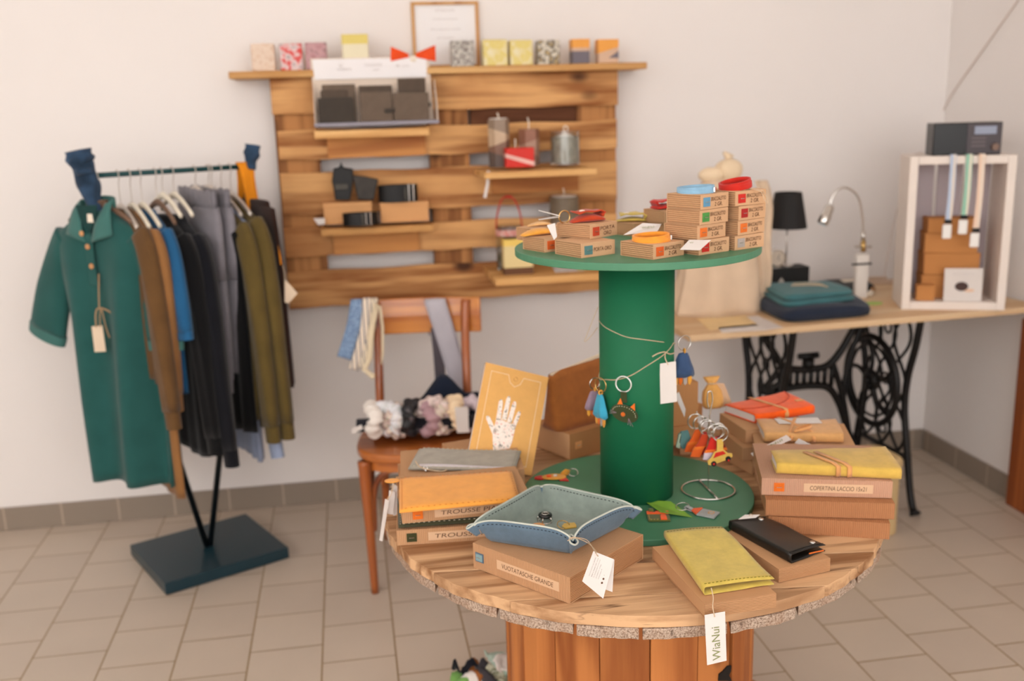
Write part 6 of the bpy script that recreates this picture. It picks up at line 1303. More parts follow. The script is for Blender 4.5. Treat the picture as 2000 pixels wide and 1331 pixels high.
for s in (-1, 1):          # bent braces under the seat
    P = smooth_path([V3(s*(sw-.052), -sd_+.05, .20), V3(s*(sw-.058), -sd_+.052, .32), V3(s*(sw-.085), -sd_+.05, .385), V3(s*(sw-.14), -sd_+.05, .405)] , 6)
    MB().tube(P, .0095, 10).build('bent_brace', cwd, ch, smooth=True)
    P = smooth_path([V3(s*(sw-.042), -sd_+.06, .22), V3(s*(sw-.046), -sd_+.09, .34), V3(s*(sw-.05), -sd_+.15, .40), V3(s*(sw-.05), 0, .405), V3(s*(sw-.05), sd_-.12, .40), V3(s*(sw-.05), sd_-.05, .34), V3(s*(sw-.05), sd_-.03, .22)], 6)
    MB().tube(P, .009, 10).build('bent_brace', cwd, ch, smooth=True)
# headbands over the backrest
def cw_(x, y, z): return cc + V3(x*cos(CA)-y*sin(CA), x*sin(CA)+y*cos(CA), z)
ybk = sd_+.087
def over(label, name, pf, pb, w0, w1, m, grp=None, th=.003, top=None, cat='headband'):
    """strip laid over the backrest: pf front pixel path, falls on the front; tail behind"""
    Yb0 = cw_(0, ybk-.03, 0).y; t = thing(name, label, cat, tuple(W(*pf[0], Y=Yb0)), group=grp); oo = Vector(t.location); F = [W(x, y, Y=Yb0-.010-.004*i) for i, (x, y) in enumerate(pf)]
    top_ = F[0]+V3(.002, .026, .010); bk__ = [F[0]+V3(.006, .050, -.01), F[0]+V3(.012, .052, -pb)]
    path = smooth_path(list(reversed(bk__))+[top_]+F, 5); N = len(path); g = []
    for i, c_ in enumerate(path):
        d = (path[min(i+1, N-1)]-path[max(i-1, 0)]).normalized(); n_ = V3(0, -1, 0) if abs(d.z) > .5 else V3(0, 0, 1); s_ = d.cross(n_).normalized(); w_ = lerp(w0, w1, i/(N-1)); g.append([c_-oo+s_*(w_*k/2)+n_*(.002*cos(k*1.5)) for k in (-1, -.5, 0, .5, 1)])
    MB().sheet(g, th).build('band', m, t, smooth=True); return t
denp = printed('blue_pattern', [(84, 108, 150), (150, 176, 206), (96, 122, 160), (170, 190, 214)], 90, .9)
over('blue patterned fabric headband at the left of the chair backrest', 'headband', [(697, 594), (692, 630), (682, 668), (672, 700)], .10, .040, .050, denp, 'headbands over the chair back')
stp = stripes('ticking_stripe', (236, 220, 200), (70, 78, 104), 0, .016, .22)
over('cream and navy striped headband beside the blue patterned one', 'headband', [(716, 592), (712, 640), (700, 690), (690, 722)], .12, .032, .034, stp, 'headbands over the chair back')
over('cream and navy striped loop headband, right one of the striped pair', 'headband', [(731, 592), (727, 640), (712, 695), (706, 718)], .12, .020, .022, stripes('ticking_fine', (232, 216, 190), (80, 84, 104), 0, .012, .22), 'headbands over the chair back')
crm = cloth('cream_linen', (230, 212, 180), var=.05)
t = thing('headband', 'cream cloth loop headband hanging rightmost of the left group', 'headband', tuple(W(740, 592, Y=cw_(0, ybk-.04, 0).y)), group='headbands over the chair back'); oo = Vector(t.location); Yb0 = oo.y-.012
MB().tube([W(x, y, Y=Yb0)-oo for x, y in ((736, 594), (726, 640), (722, 700))]+[W(x, y, Y=Yb0-.012)-oo for x, y in ((712, 722), (728, 736), (740, 728), (747, 690), (747, 640), (742, 600))], .0105, 10, True, flat=.35).build('band', crm, t, smooth=True)
gbl = cloth('grey_band', (186, 182, 190), var=.05)
over('wide pale grey fabric band hanging down the right of the chair back', 'headband', [(851, 593), (866, 640), (884, 700), (905, 772)], .12, .078, .066, gbl, 'headbands over the chair back')
bkc = cloth('black_chiffon', (30, 30, 38), var=.2); nvc = cloth('navy_cloth', (24, 32, 48), var=.2)
t = over('sheer black fabric strip hanging behind the pale grey band', 'scarf', [(851, 650), (856, 690), (860, 740), (862, 790)], .02, .026, .040, cloth('charcoal_strip', (84, 78, 84), var=.15), cat='scarf')
# black stuffed roll with scrunchies on the seat
zs_ = SZ+.001
p0, p1 = W(712, 835, z=SZ+.05), W(945, 815, z=SZ+.05)
t = thing('black_fabric_bundle', 'black and navy fabric bag slumped at the back of the chair seat behind the scrunchies', 'bag', tuple(cw_(.02, .05, zs_))); rings = []; oo = Vector(t.location)
for k in range(13):
    s = k/12; h = .13*(1-s)+.0; 
out2 = []
hts = [(-.19, .055), (-.12, .06), (-.04, .075), (.02, .15), (.05, .20), (.09, .175), (.13, .10), (.17, .13), (.20, .07)]
for i, (x, h) in enumerate(hts):
    rings.append([V3(x, .035*cos(q)*(1+.15*sin(3*q+i)), (h/2)*(1+sin(q))*(1+.05*sin(4*q+i))) for q in [2*pi*j/20 for j in range(20)]])
MB().loft(rings).build('fabric', nvc, t, smooth=True, sub=1)
sgr = 'scrunchies in a row on the chair seat'
scm = dict(white=cloth('white_satin', (238, 230, 222), .6, var=.05), white2=printed('white_print', [(238, 230, 220), (226, 226, 232), (200, 206, 200)], 40, .7), black=printed('black_floral', [(20, 20, 24), (30, 28, 32), (28, 30, 34), (120, 112, 116)], 45, .6), mauve=cloth('mauve_satin', (176, 142, 148), .5, var=.08), multi=printed('floral_multi', [(96, 84, 70), (236, 226, 206), (206, 176, 170), (120, 116, 90)], 70, .8), cream=printed('cream_print', [(232, 216, 160), (240, 230, 206), (190, 170, 120)], 50, .8), lilac=cloth('lilac_satin', (212, 196, 204), .55, var=.05), pink=printed('pink_print', [(214, 180, 176), (232, 216, 210), (150, 120, 110)], 60, .7))
def scrunchie(label, x, y, r, m, th=.018, seed=0):
    p = W(x, y, Y=cw_(0, -.06, 0).y); t = thing('scrunchie', label, 'scrunchie', (p.x, p.y, max(zs_+r+th*.8, p.z)), group=sgr, rot=(0, 0, seed*.7)); n, mm = 44, 14; rg = []
    for i in range(n):
        a = 2*pi*i/n; c_ = V3(th*.25*sin(3*a+seed), r*cos(a), r*sin(a)*.96); d = V3(0, -sin(a), cos(a)); e1 = V3(1, 0, 0); e2 = V3(0, cos(a), sin(a)); k_ = th*(1+.22*sin(11*a+seed)+.12*sin(17*a+2*seed))
        rg.append([c_+e1*(k_*cos(q)*(1+.16*sin(3*q+5*a+seed)))+e2*(k_*.9*sin(q)*(1+.16*cos(2*q+7*a))) for q in [2*pi*j/mm for j in range(mm)]])
    mb = MB(); R = [[mb.bm.verts.new(q) for q in g_] for g_ in rg]
    for i in range(n):
        for j in range(mm): mb.face([R[i][j], R[i][(j+1) % mm], R[(i+1) % n][(j+1) % mm], R[(i+1) % n][j]])
    mb.build('fabric', m, t, smooth=True, sub=1); return t
for i, (lb, x, y, k, r) in enumerate((('white satin scrunchie at the left end of the row', 730, 820, 'white', .036), ('white crinkled scrunchie second in the row', 757, 818, 'white2', .037), ('whitish printed scrunchie touching the black one', 779, 822, 'multi', .034), ('black floral scrunchie in the row', 805, 815, 'black', .040), ('mauve satin scrunchie right of the black one', 832, 818, 'mauve', .036), ('pink printed scrunchie in the middle of the row', 848, 808, 'pink', .036), ('beige floral scrunchie right of the middle', 868, 815, 'multi', .036), ('cream patterned scrunchie just left of the blank white tag', 888, 806, 'cream', .035), ('pale lilac satin scrunchie at the right end of the row', 924, 808, 'lilac', .036))):
    scrunchie(lb, x, y, r+.004, scm[k], .023 if k != 'black' else .021, i*1.3)
MB().tube([cw_(-.20, -.06, .055+zs_), cw_(.20, -.06, .055+zs_)], .022, 16).build('black_roll', bkc, None, smooth=True); tag(bpy.data.objects['black_roll'], 'black padded roll carrying the scrunchies on the chair seat', 'holder')
for P, lb in ((((888, 796), (914, 795), (916, 845), (893, 846)), 'white blank tag in front of the lilac scrunchie'), (((686, 838), (706, 830), (709, 838), (689, 848)), 'small white tag sticking out left of the scrunchies')):
    Yq = cw_(0, -.135, 0).y; q = [W(*k, Y=Yq) for k in P]; t = thing('paper_tag', lb, 'tag', tuple(q[0])); quad_card(MB(), [k-q[0] for k in q], .001).build('card', paper, t)
# ================================================================= long table on a cast-iron sewing machine base
DZ = .762
dA, dB = W(1347, 656, z=DZ), W(2000, 601, z=DZ); DA = atan2(dB.y-dA.y, dB.x-dA.x); print('DESK', dA, dB, DA)
dk_ = thing('sewing_table', 'long light wood tabletop on a black cast-iron treadle base', 'table', (dA.x, dA.y, 0), DA)
dkw = wood('beech_top', (238, 208, 168), (226, 184, 136), axis=0, scale=.5, rough=.5, knots=False, contrast=.5, bump=.08)
DL = 1.335; DD = .60
MB().prism([(0, 0), (DL, 0), (DL, DD), (-.005, DD)], DZ-.022, DZ).build('tabletop', dkw, dk_, bevel=.004, seg=3)
iron = plain('black_cast_iron', (16, 15, 15), .45, var=.1, spec=.4)
def dl(p): v = p-V3(dA.x, dA.y, 0); return V3(v.x*cos(-DA)-v.y*sin(-DA), v.x*sin(-DA)+v.y*cos(-DA), p.z)
xR = dl(W(1780, 1005, z=0)).x; xL = dl(W(1536, 664, Y=dA.y+.16)).x; print('TREADLE', xL, xR)
def sideframe(x):
    mb = MB(); zt = DZ-.022; y0, y1 = .10, .455
    fr_ = smooth_path([V3(x, y0-.015, zt), V3(x, y0+.008, .62), V3(x, y0+.042, .50), V3(x, y0+.048, .38), V3(x, y0+.02, .24), V3(x, y0-.01, .10), V3(x, y0-.035, .03), V3(x, y0-.055, .008)], 5)
    bk__ = [V3(p.x, y0+y1-p.y, p.z) for p in fr_]
    rr_ = [.013]*(len(fr_)-4)+[.015, .018, .020, .022]
    mb.tube(fr_, rr_, 10); mb.tube(bk__, rr_, 10); mb.tube([V3(x, y0-.02, zt-.008), V3(x, y1+.02, zt-.008)], .012, 8)
    for zc in (.30,): mb.tube([V3(x, y0+.02, zc-.10), V3(x, y1-.02, zc-.10)], .011, 8)
    cy = (y0+y1)/2; hw = (y1-y0)/2-.03
    # lattice: crossing wavy bars
    nn = 3
    for ph in range(nn):
        yc0 = y0+.04+ (y1-y0-.08)*ph/(nn-1)
        for sg in (-1, 1):
            P = []
            for k in range(25):
                s = k/24; z = lerp(.21, zt-.01, s); ww = hw*(1-.30*sin(pi*s)); P.append(V3(x, cy+(ph-1)*ww*.72+sg*.050*sin(s*pi*3.0+ph*pi), z))
            mb.tube(P, .0062, 6)
    for k in range(5): mb.ring((x, cy, lerp(.27, .66, k/4)), .020, .005, Mx(ry=pi/2), 14, 6)
    return mb
for x in (xL, xR): sideframe(x).build('side_frame', iron, dk_, smooth=True)
# cross brace
mb = MB(); yb_ = .30
def br(pts, r=.012, fl=1.): mb.tube(smooth_path([V3(lerp(xL, xR, u), yb_, z) for u, z in pts], 6), r, 8, flat=fl)
br([(0, .66), (.08, .60), (.16, .545), (.26, .525), (.42, .52), (.54, .53), (.64, .58), (.74, .66), (.84, .72)], .014)
br([(0, .30), (.06, .38), (.12, .44), (.22, .455), (.42, .455), (.55, .44), (.64, .38), (.72, .28), (.80, .18), (.86, .10)], .014)
br([(.16, .54), (.15, .50), (.17, .455)], .010); 
for k in range(8): u = .17+.40*k/7; mb.tube([V3(lerp(xL, xR, u), yb_, .45), V3(lerp(xL, xR, u), yb_, .525)], .0095, 8)
mb.tube([V3(lerp(xL, xR, .37), yb_, .525), V3(lerp(xL, xR, .37), yb_, .56)], .022, 10); mb.tube([V3(lerp(xL, xR, .29), yb_, .572), V3(lerp(xL, xR, .45), yb_, .572)], .012, 8)
br([(.58, .53), (.66, .42), (.72, .30), (.78, .15)], .012); br([(.84, .72), (.72, .55), (.68, .40), (.76, .2)], .010)
for sg in (-1, 1): mb.tube(smooth_path([V3(xL, yb_, .45+sg*.0), V3(lerp(xL, xR, .10), yb_, .485+sg*.02), V3(lerp(xL, xR, .17), yb_, .49)], 5), .012, 8)
mb.build('cross_brace', iron, dk_, smooth=True)
wx_ = xR-.075; wy, wz, wr = .255, .47, .165
mb = MB(); mb.ring((wx_, wy, wz), wr, .012, Mx(ry=pi/2), 48, 10); mb.ring((wx_, wy, wz), wr-.03, .006, Mx(ry=pi/2), 40, 8); mb.ring((wx_, wy, wz), .026, .016, Mx(ry=pi/2), 20, 8)
for k in range(5):
    a0 = 2*pi*k/5; mb.tube(smooth_path([V3(wx_, wy+.02*cos(a0), wz+.02*sin(a0)), V3(wx_, wy+.09*cos(a0+.35), wz+.09*sin(a0+.35)), V3(wx_, wy+(wr-.004)*cos(a0+.1), wz+(wr-.004)*sin(a0+.1))], 5), .0085, 8)
mb.tube([V3(xR, wy, wz), V3(wx_, wy, wz)], .010, 8); mb.build('drive_wheel', iron, dk_, smooth=True)
mb = MB(); pr0, pr1 = lerp(xL, xR, .40), lerp(xL, xR, .86)
mb.box(((pr0+pr1)/2, .345, .10), (pr1-pr0, .03, .014)); mb.box(((pr0+pr1)/2, .25, .10), (pr1-pr0, .014, .014)); mb.box(((pr0+pr1)/2, .44, .10), (pr1-pr0, .014, .014))
for k in range(9): mb.box((lerp(pr0, pr1, k/8), .345, .10), (.010, .19, .012))
for k in range(7): mb.ring((lerp(pr0+.02, pr1-.02, k/6), .30, .10), .020, .004, None, 14, 6); mb.ring((lerp(pr0+.02, pr1-.02, k/6), .39, .10), .020, .004, None, 14, 6)
mb.tube([V3(xL, .345, .10), V3(xR, .345, .10)], .008, 8); mb.tube([V3(lerp(pr0, pr1, .9), .30, .10), V3(wx_-.03, .23, wz)], .007, 8); mb.build('treadle_pedal', iron, dk_, bevel=.001)
mb = MB(); mb.box(((xL+xR)/2, .10, DZ-.033), ((xR-xL)+.02, .012, .020)); mb.box(((xL+xR)/2, .455, DZ-.033), ((xR-xL)+.02, .012, .020)); mb.build('top_rails', iron, dk_, bevel=.002)
# ---- things on the table
navyc = cloth('navy_knit', (38, 46, 62), var=.1); tealc = cloth('teal_knit', (66, 112, 116), var=.1)
def folded(label, name, P4, z0, h, m, layers=2, cat='clothing', bul=.5):
    c = sum(P4, Vector())/4; t = thing(name, label, cat, (c.x, c.y, z0)); Q = [V3(p.x-c.x, p.y-c.y, 0) for p in P4]
    for L in range(layers):
        hl = h/layers; rg = []; n = 44; sc_ = 1-.05*L
        for s, k in ((0, .90), (.15, .98), (.5, 1.0), (.85, .97), (1, .86), (1.04, .5)):
            ring_ = []
            for i in range(n):
                a = 2*pi*i/n; u = .5+.5*k*sc_*(abs(cos(a))**.32)*(1 if cos(a) > 0 else -1); v = .5+.5*k*sc_*(abs(sin(a))**.32)*(1 if sin(a) > 0 else -1); p = bilin(Q, u, v)
                ring_.append(V3(p.x, p.y, hl*L+hl*s*(1+.12*sin(3*a+L))*(1 if s < 1 else 1+.1*sin(2*a+L))))
            rg.append(ring_)
        MB().loft(rg).build('fold', m, t, smooth=True)
    return t
zf = DZ+.0005
P4 = [W(1533, 634, z=zf), W(1708, 618, z=zf), W(1665, 592, z=zf), W(1458, 596, z=zf)]; folded('dark navy folded jumper at the bottom on the long table', 'folded_jumper', P4, zf, .042, navyc, 1)
z_ = zf+.043; P4 = [W(1532, 604, z=z_), W(1680, 588, z=z_), W(1612, 566, z=z_), W(1478, 572, z=z_)]; t = folded('teal folded jumper tied with twine on top of the navy one', 'folded_jumper', P4, z_, .040, tealc, 2)
MB().tube(smooth_path([V3(-.05, .02, .044), V3(.0, .0, .046), V3(.05, -.01, .044), V3(.07, -.05, .036), V3(.055, -.06, .028)], 5), .0022, 6).build('twine', twine, t)
MB().tube(smooth_path([V3(-.03, .05, .044), V3(.02, .03, .047), V3(.055, .015, .044), V3(.075, -.02, .040)], 5), .0018, 6).build('twine', twine, t)
# linen cloth
lin_ = cloth('linen', (218, 192, 164), var=.05)
t = thing('linen_cloth', 'large beige linen cloth heaped on the long table behind the green tube', 'cloth', (0, 0, 0)); c_ = W(1392, 625, z=DZ); c_ = V3(1.285, 3.36, DZ); t.location = c_
rg = []
for k in range(22):
    s = k/21; h = .47*s; 
    hw = lerp(.165, .05, s**3.2)*(1+.05*sin(s*8+2)); hd = lerp(.12, .03, s); cx = .012*sin(s*5)+.015*s
    rg.append([V3(cx+hw*cos(q)*(1+.05*sin(7*q+s*4)+.04*sin(11*q-s*6)), .0+hd*sin(q)*(1+.10*sin(6*q+s*3)), h+.012*sin(3*q)*(1-s)*(k > 0)) for q in [2*pi*i/80 for i in range(80)]])
MB().loft(rg).build('linen', lin_, t, smooth=True)
g = []
MB().sphere((.045, 0, .50), .05, (1.0, .7, .8), wob=.12, k=5).build('scrunched_top', cloth('cream_gauze', (238, 214, 180), var=.05), t, smooth=True)
MB().sphere((-.020, 0, .485), .045, (1.1, .7, .62), wob=.1, k=4).build('scrunched_top', cloth('cream_gauze', (238, 214, 180), var=.05), t, smooth=True)
g = [[V3(.045, 0, .50), V3(.05, 0, .53)], [V3(.03, 0, .54), V3(.06, 0, .55)], [V3(.02, 0, .560), V3(.028, 0, .565)]]
MB().sheet(g, .012).build('cloth_tip', cloth('cream_gauze', (238, 214, 180), var=.05), t, smooth=True)
g = []
for i in range(15):
    s = i/14; g.append([V3(lerp(.12, .15, sin(pi*s))+.010*sin(s*9)+u*.05, -.03+.01*sin(u*9+s*4), .46*s+.002) for u in [k/5 for k in range(6)]])
MB().sheet(g, .004).build('hanging_fold', lin_, t, smooth=True)
# papers flat on the table
for P, m, lb in ((((1402, 640), (1480, 633), (1500, 645), (1410, 650)), paper, 'white sheet near the front edge of the long table'), (((1440, 620), (1480, 617), (1530, 640), (1490, 646)), plain('grey_sheet', (216, 206, 200), .6), 'grey card beside the folded jumpers'), (((1360, 622), (1455, 617), (1482, 636), (1385, 645)), plain('straw_sheet', (236, 204, 150), .7), 'straw coloured sheet at the left end of the long table')):
    q = [W(x, y, z=DZ+.001) for x, y in P]; t = thing('paper_sheet', lb, 'paper', tuple(q[0])); quad_card(MB(), [k-q[0] for k in q], .0008).build('sheet', m, t)
# black box, black lamp, alarm clock
Yx = 3.44; q = W(1541, 566, z=DZ); zl0 = DZ; A, B = W(1505, 560, Y=Yx), W(1580, 560, Y=Yx); ht = W(1541, 523, Y=Yx).z-DZ
t = thing('black_box', 'black box carrying the table lamp, behind the folded jumpers', 'box', ((A.x+B.x)/2, Yx+.04, DZ)); bkm = plain('matt_black', (20, 19, 18), .55, var=0)
MB().box((0, 0, ht/2), (B.x-A.x, .08, ht)).build('box_body', bkm, t, bevel=.002); MB().box((-(B.x-A.x)/2-.003, 0, ht/2), (.006, .08, ht)).build('side_panel', wood('box_side', (206, 150, 90), (176, 118, 60), axis=2, knots=False), t); MB().prism([(.016*cos(2*pi*k/3*1+pi/2), .013*sin(2*pi*k/3+pi/2)) for k in range(3)], 0, .001, Mx((-.035, -.041, ht*.62), rx=pi/2)).build('logo', plain('pale_logo', (190, 180, 170), .6, var=0), t)
ltp = thing('table_lamp', 'small table lamp with black pleated shade on the black box', 'lamp', ((A.x+B.x)/2, Yx+.04, DZ+ht+.0005)); z0 = W(1545, 445, Y=Yx+.04).z-(DZ+ht); z1q = W(1545, 376, Y=Yx+.04).z-(DZ+ht); rb_, rt_ = (W(1581, 440, Y=Yx+.04).x-W(1511, 440, Y=Yx+.04).x)/2, (W(1568, 380, Y=Yx+.04).x-W(1520, 380, Y=Yx+.04).x)/2
MB().lathe([(.028, 0), (.028, .004), (.006, .007)], n=28).build('base', steel, ltp); MB().tube([(0, 0, .005), (0, 0, z0+.03)], .0028, 8).build('pole', steel, ltp, smooth=True)
n = 88; MB().loft([[V3(r_*(1+.018*(i % 2))*cos(2*pi*i/n), r_*(1+.018*(i % 2))*sin(2*pi*i/n), z) for i in range(n)] for r_, z in ((rb_, z0), (rt_, z1q), (rt_-.002, z1q), (rb_-.002, z0), (rb_, z0))], caps=False).build('lamp_shade', plain('black_pleats', (26, 24, 24), .6, var=0), ltp)
MB().lathe([(.010, z0+.02), (.012, z0+.05), (.006, z0+.07)], n=16).build('bulb_socket', bkm, ltp)
Yk2 = Yx-.01; r_ = (W(1536, 500, Y=Yk2).x-W(1503, 500, Y=Yk2).x)/2; cz = W(1519, 500, Y=Yk2).z
t = thing('desk_clock', 'small round silver clock standing left of the lamp pole', 'clock', (W(1517, 500, Y=Yx+.01).x, Yx+.012, DZ+ht)); 
MB().lathe([(0, -.010), (r_, -.010), (r_, .010), (r_*.9, .012), (r_*.86, .008), (0, .008)], n=36, caps=False, M=Mx((0, 0, r_+.004), rx=pi/2)).build('case', steel, t, smooth=False)
MB().lathe([(0, .0085), (r_*.84, .0085), (r_*.84, .0092), (0, .0092)], n=32, caps=False, M=Mx((0, 0, r_+.004), rx=pi/2)).build('dial', plain('clock_dial', (206, 190, 172), .5), t)
for a_, L_ in ((.6, .6), (2.2, .45)): MB().tube([(0, -.0098, r_+.004), (r_*L_*sin(a_), -.0098, r_+.004+r_*L_*cos(a_))], .0009, 5).build('hand', bkm, t)
MB().box((0, 0, .002), (.03, .016, .004)).build('foot', steel, t)
# gooseneck lamp
Yg_ = 3.42; t = thing('gooseneck_lamp', 'silver gooseneck clamp lamp on the long table', 'lamp', tuple(W(1688, 540, Y=Yg_))); oo = Vector(t.location); oo.z = DZ+.0; t.location = oo
Pn = [W(x, y, Y=Yg_)-oo for x, y in ((1686, 455), (1684, 420), (1676, 385), (1657, 368), (1640, 369), (1626, 385), (1620, 405))]
MB().tube(smooth_path(Pn, 6), .0042, 8).build('gooseneck', steel, t, smooth=True)
hd0, hd1 = W(1623, 400, Y=Yg_)-oo, W(1606, 438, Y=Yg_)-oo; dh = (hd1-hd0); MB().tube([hd0, hd0+dh*.15, hd0+dh*.5, hd0+dh*.55, hd0+dh*.9, hd1], [.010, .017, .018, .021, .021, .019], 20).build('lamp_head', steel, t, smooth=True)
MB().tube([hd1-dh*.02, hd1+dh*.04], [.016, .015], 20).build('lens', plain('lamp_lens', (206, 224, 236), .1, var=0), t)
MB().tube([W(1686, 452, Y=Yg_)-oo, W(1686, 472, Y=Yg_)-oo], .008, 12).build('collar', steel, t, smooth=True); MB().tube([W(1686, 472, Y=Yg_)-oo, W(1686, 492, Y=Yg_)-oo], .0095, 12).build('brass_joint', brass, t, smooth=True)
MB().tube([W(1670, 482, Y=Yg_)-oo, W(1702, 482, Y=Yg_)-oo], .004, 8).build('thumb_screw', steel, t)
a_, b_ = W(1672, 497, Y=Yg_)-oo, W(1693, 540, Y=Yg_)-oo; MB().box(((a_.x+b_.x)/2, 0, (a_.z+0)/2), (b_.x-a_.x, .02, a_.z)).build('clamp_body', plain('white_clamp', (232, 224, 216), .5, var=0), t, bevel=.002)
MB().tube([W(1664, 517, Y=Yg_-.012)-oo, W(1702, 515, Y=Yg_-.012)-oo], .0035, 8).build('clamp_bolt', bkm, t)
# black pouch, tag, green leaf card
P4 = [W(1645, 583, z=DZ+.001), W(1710, 573, z=DZ+.001), W(1690, 548, z=DZ+.02), W(1602, 552, z=DZ+.02)]
t, pt = flatpouch('flat black fabric bag behind the teal jumper', 'black_bag', [V3(p.x, p.y, DZ+.017) for p in P4], DZ+.017, .032, cloth('black_bag_cloth', (30, 26, 24), var=.3), None, wave=0., cat='bag')
for ch_ in kids(t): pass
t.location.z = DZ+.0175
q = [pt(.35, .55)+V3(0, 0, .002), pt(.8, .55)+V3(0, 0, .002), pt(.8, .8)+V3(0, 0, .002), pt(.35, .8)+V3(0, 0, .002)]; quad_card(MB(), q, .002).build('cream_patch', cream, t)
p = W(1706, 592, z=DZ+.003); t = thing('green_leaf_card', 'round bright green card lying between the jumpers and the white crate', 'card', (p.x, p.y, DZ+.0005)); MB().prism([(.034*cos(a_)*(1+.06*sin(5*a_)), .024*sin(a_)) for a_ in [2*pi*i/26 for i in range(26)]], 0, .003).build('card', plain('leaf_green', (168, 196, 106), .7), t)
p = W(1700, 578, z=DZ+.003); t = thing('small_figurine', 'small cream and brown trinket beside the green card', 'trinket', (p.x, p.y, DZ+.0005), .4); MB().sphere((0, 0, .012), .012, (1.3, .8, 1)).build('body', cream, t, smooth=True); MB().sphere((.012, 0, .026), .009).build('head', suede('tan_felt', (176, 130, 90)), t, smooth=True); MB().tube([(-.012, 0, .012), (-.03, -.006, .004)], .004, 8).build('arm', cream, t)
# phone stand
p = W(1722, 553, z=DZ+.002); t = thing('wooden_stand', 'small pale wooden stand lying left of the white crate', 'stand', (p.x, p.y, DZ+.0005), rad(-14)); MB().box((0, 0, .006), (.11, .06, .012)).build('board', plain('pale_wood', (206, 180, 156), .6), t, bevel=.002); MB().box((-.01, .02, .018), (.07, .010, .012)).build('ledge', plain('pale_wood', (206, 180, 156), .6), t, bevel=.002)
# white crate
qa, qb, qc = W(1760, 605, z=DZ), W(1962, 607, z=DZ), W(1990, 590, z=DZ)
ca = atan2(qb.y-qa.y, qb.x-qa.x); CWd = (qb-qa).length; CHt = W(1783, 306, Y=qa.y).z-DZ; print('CRATE', qa, qb, ca, CWd, CHt)
cr = thing('white_crate', 'white painted open wooden crate standing upright on the long table under the radio', 'crate', tuple(qa), ca); wp = plain('white_paint', (236, 224, 214), .6, var=.02, vscale=20); D_ = .19; th = .028
MB().box((th/2, D_/2, CHt/2), (th, D_, CHt)).build('side_board', wp, cr, bevel=.002); MB().box((CWd-th/2, D_/2, CHt/2), (th, D_, CHt)).build('side_board', wp, cr, bevel=.002)
MB().box((CWd/2, D_/2, CHt-th/2), (CWd-2*th-.001, D_, th)).build('top_board', wp, cr, bevel=.002); MB().box((CWd/2, D_/2, th/2), (CWd-2*th-.001, D_, th)).build('bottom_board', wp, cr, bevel=.002)
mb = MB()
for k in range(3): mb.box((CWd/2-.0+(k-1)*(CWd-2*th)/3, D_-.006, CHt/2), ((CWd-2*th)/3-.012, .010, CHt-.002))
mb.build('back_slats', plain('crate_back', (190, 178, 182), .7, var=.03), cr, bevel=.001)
def cr_(x, y, z): return V3(qa.x+x*cos(ca)-y*sin(ca), qa.y+x*sin(ca)+y*cos(ca), DZ+z)
zi = th+.0006
def crbox(label, x, y, z, w_, d_, h, m, rz=0, name='kraft_box', group=None):
    t = thing(name, label, 'box', tuple(cr_(x, y, z)), ca+rz, group); MB().box((0, 0, h*.42), (w_, d_, h*.84)).build('box_base', m, t, bevel=.001); MB().box((0, 0, h*.9), (w_+.002, d_+.002, h*.2)).build('lid', m, t, bevel=.001); return t
kb = kraft('crate_kraft', (196, 134, 78), 2, .004, .15); gk = 'kraft boxes inside the white crate'
crbox('lowest kraft box in the white crate, behind the picture card', CWd*.50, .115, zi, .19, .10, .085, kb, group=gk); crbox('second kraft box up in the white crate', CWd*.50, .115, zi+.087, .185, .10, .075, kb, .03, group=gk); crbox('third kraft box up in the white crate', CWd*.49, .115, zi+.163, .175, .10, .07, kb, -.03, group=gk); crbox('topmost kraft box inside the white crate', CWd*.50, .115, zi+.234, .17, .09, .05, kb, .02, group=gk)
crbox('small orange-brown box at the lower left inside the crate', CWd*.24, .035, zi, .06, .04, .055, kb)
t = thing('picture_card', 'white card with a photo of a dark bracelet standing in the crate opening', 'card', tuple(cr_(CWd*.60, .018, zi)), ca, rot=(-.08, 0, ca)); cwd_, chh = .125, .115
MB().box((0, 0, chh/2), (cwd_, .003, chh)).build('card', paper, t); MB().prism([(.022*cos(a_), .016*sin(a_)) for a_ in [2*pi*i/24 for i in range(24)]], 0, .0006, Mx((-.005, -.0016, chh*.45), rx=pi/2)).build('printed_bracelet', plain('dark_brown_print', (70, 48, 42), .6), t); MB().prism([(.018*cos(a_), .006*sin(a_)) for a_ in [2*pi*i/24 for i in range(24)]], 0, .0005, Mx((.020, -.0016, chh*.33), rx=pi/2)).build('printed_hand', plain('skin_print', (226, 190, 162), .6, var=0), t)
text('BRACCIALETTO', 'print', lt_, t, Mx((0, -.0018, chh*.83), rx=pi/2), width=.07, height=.008, align='CENTER')
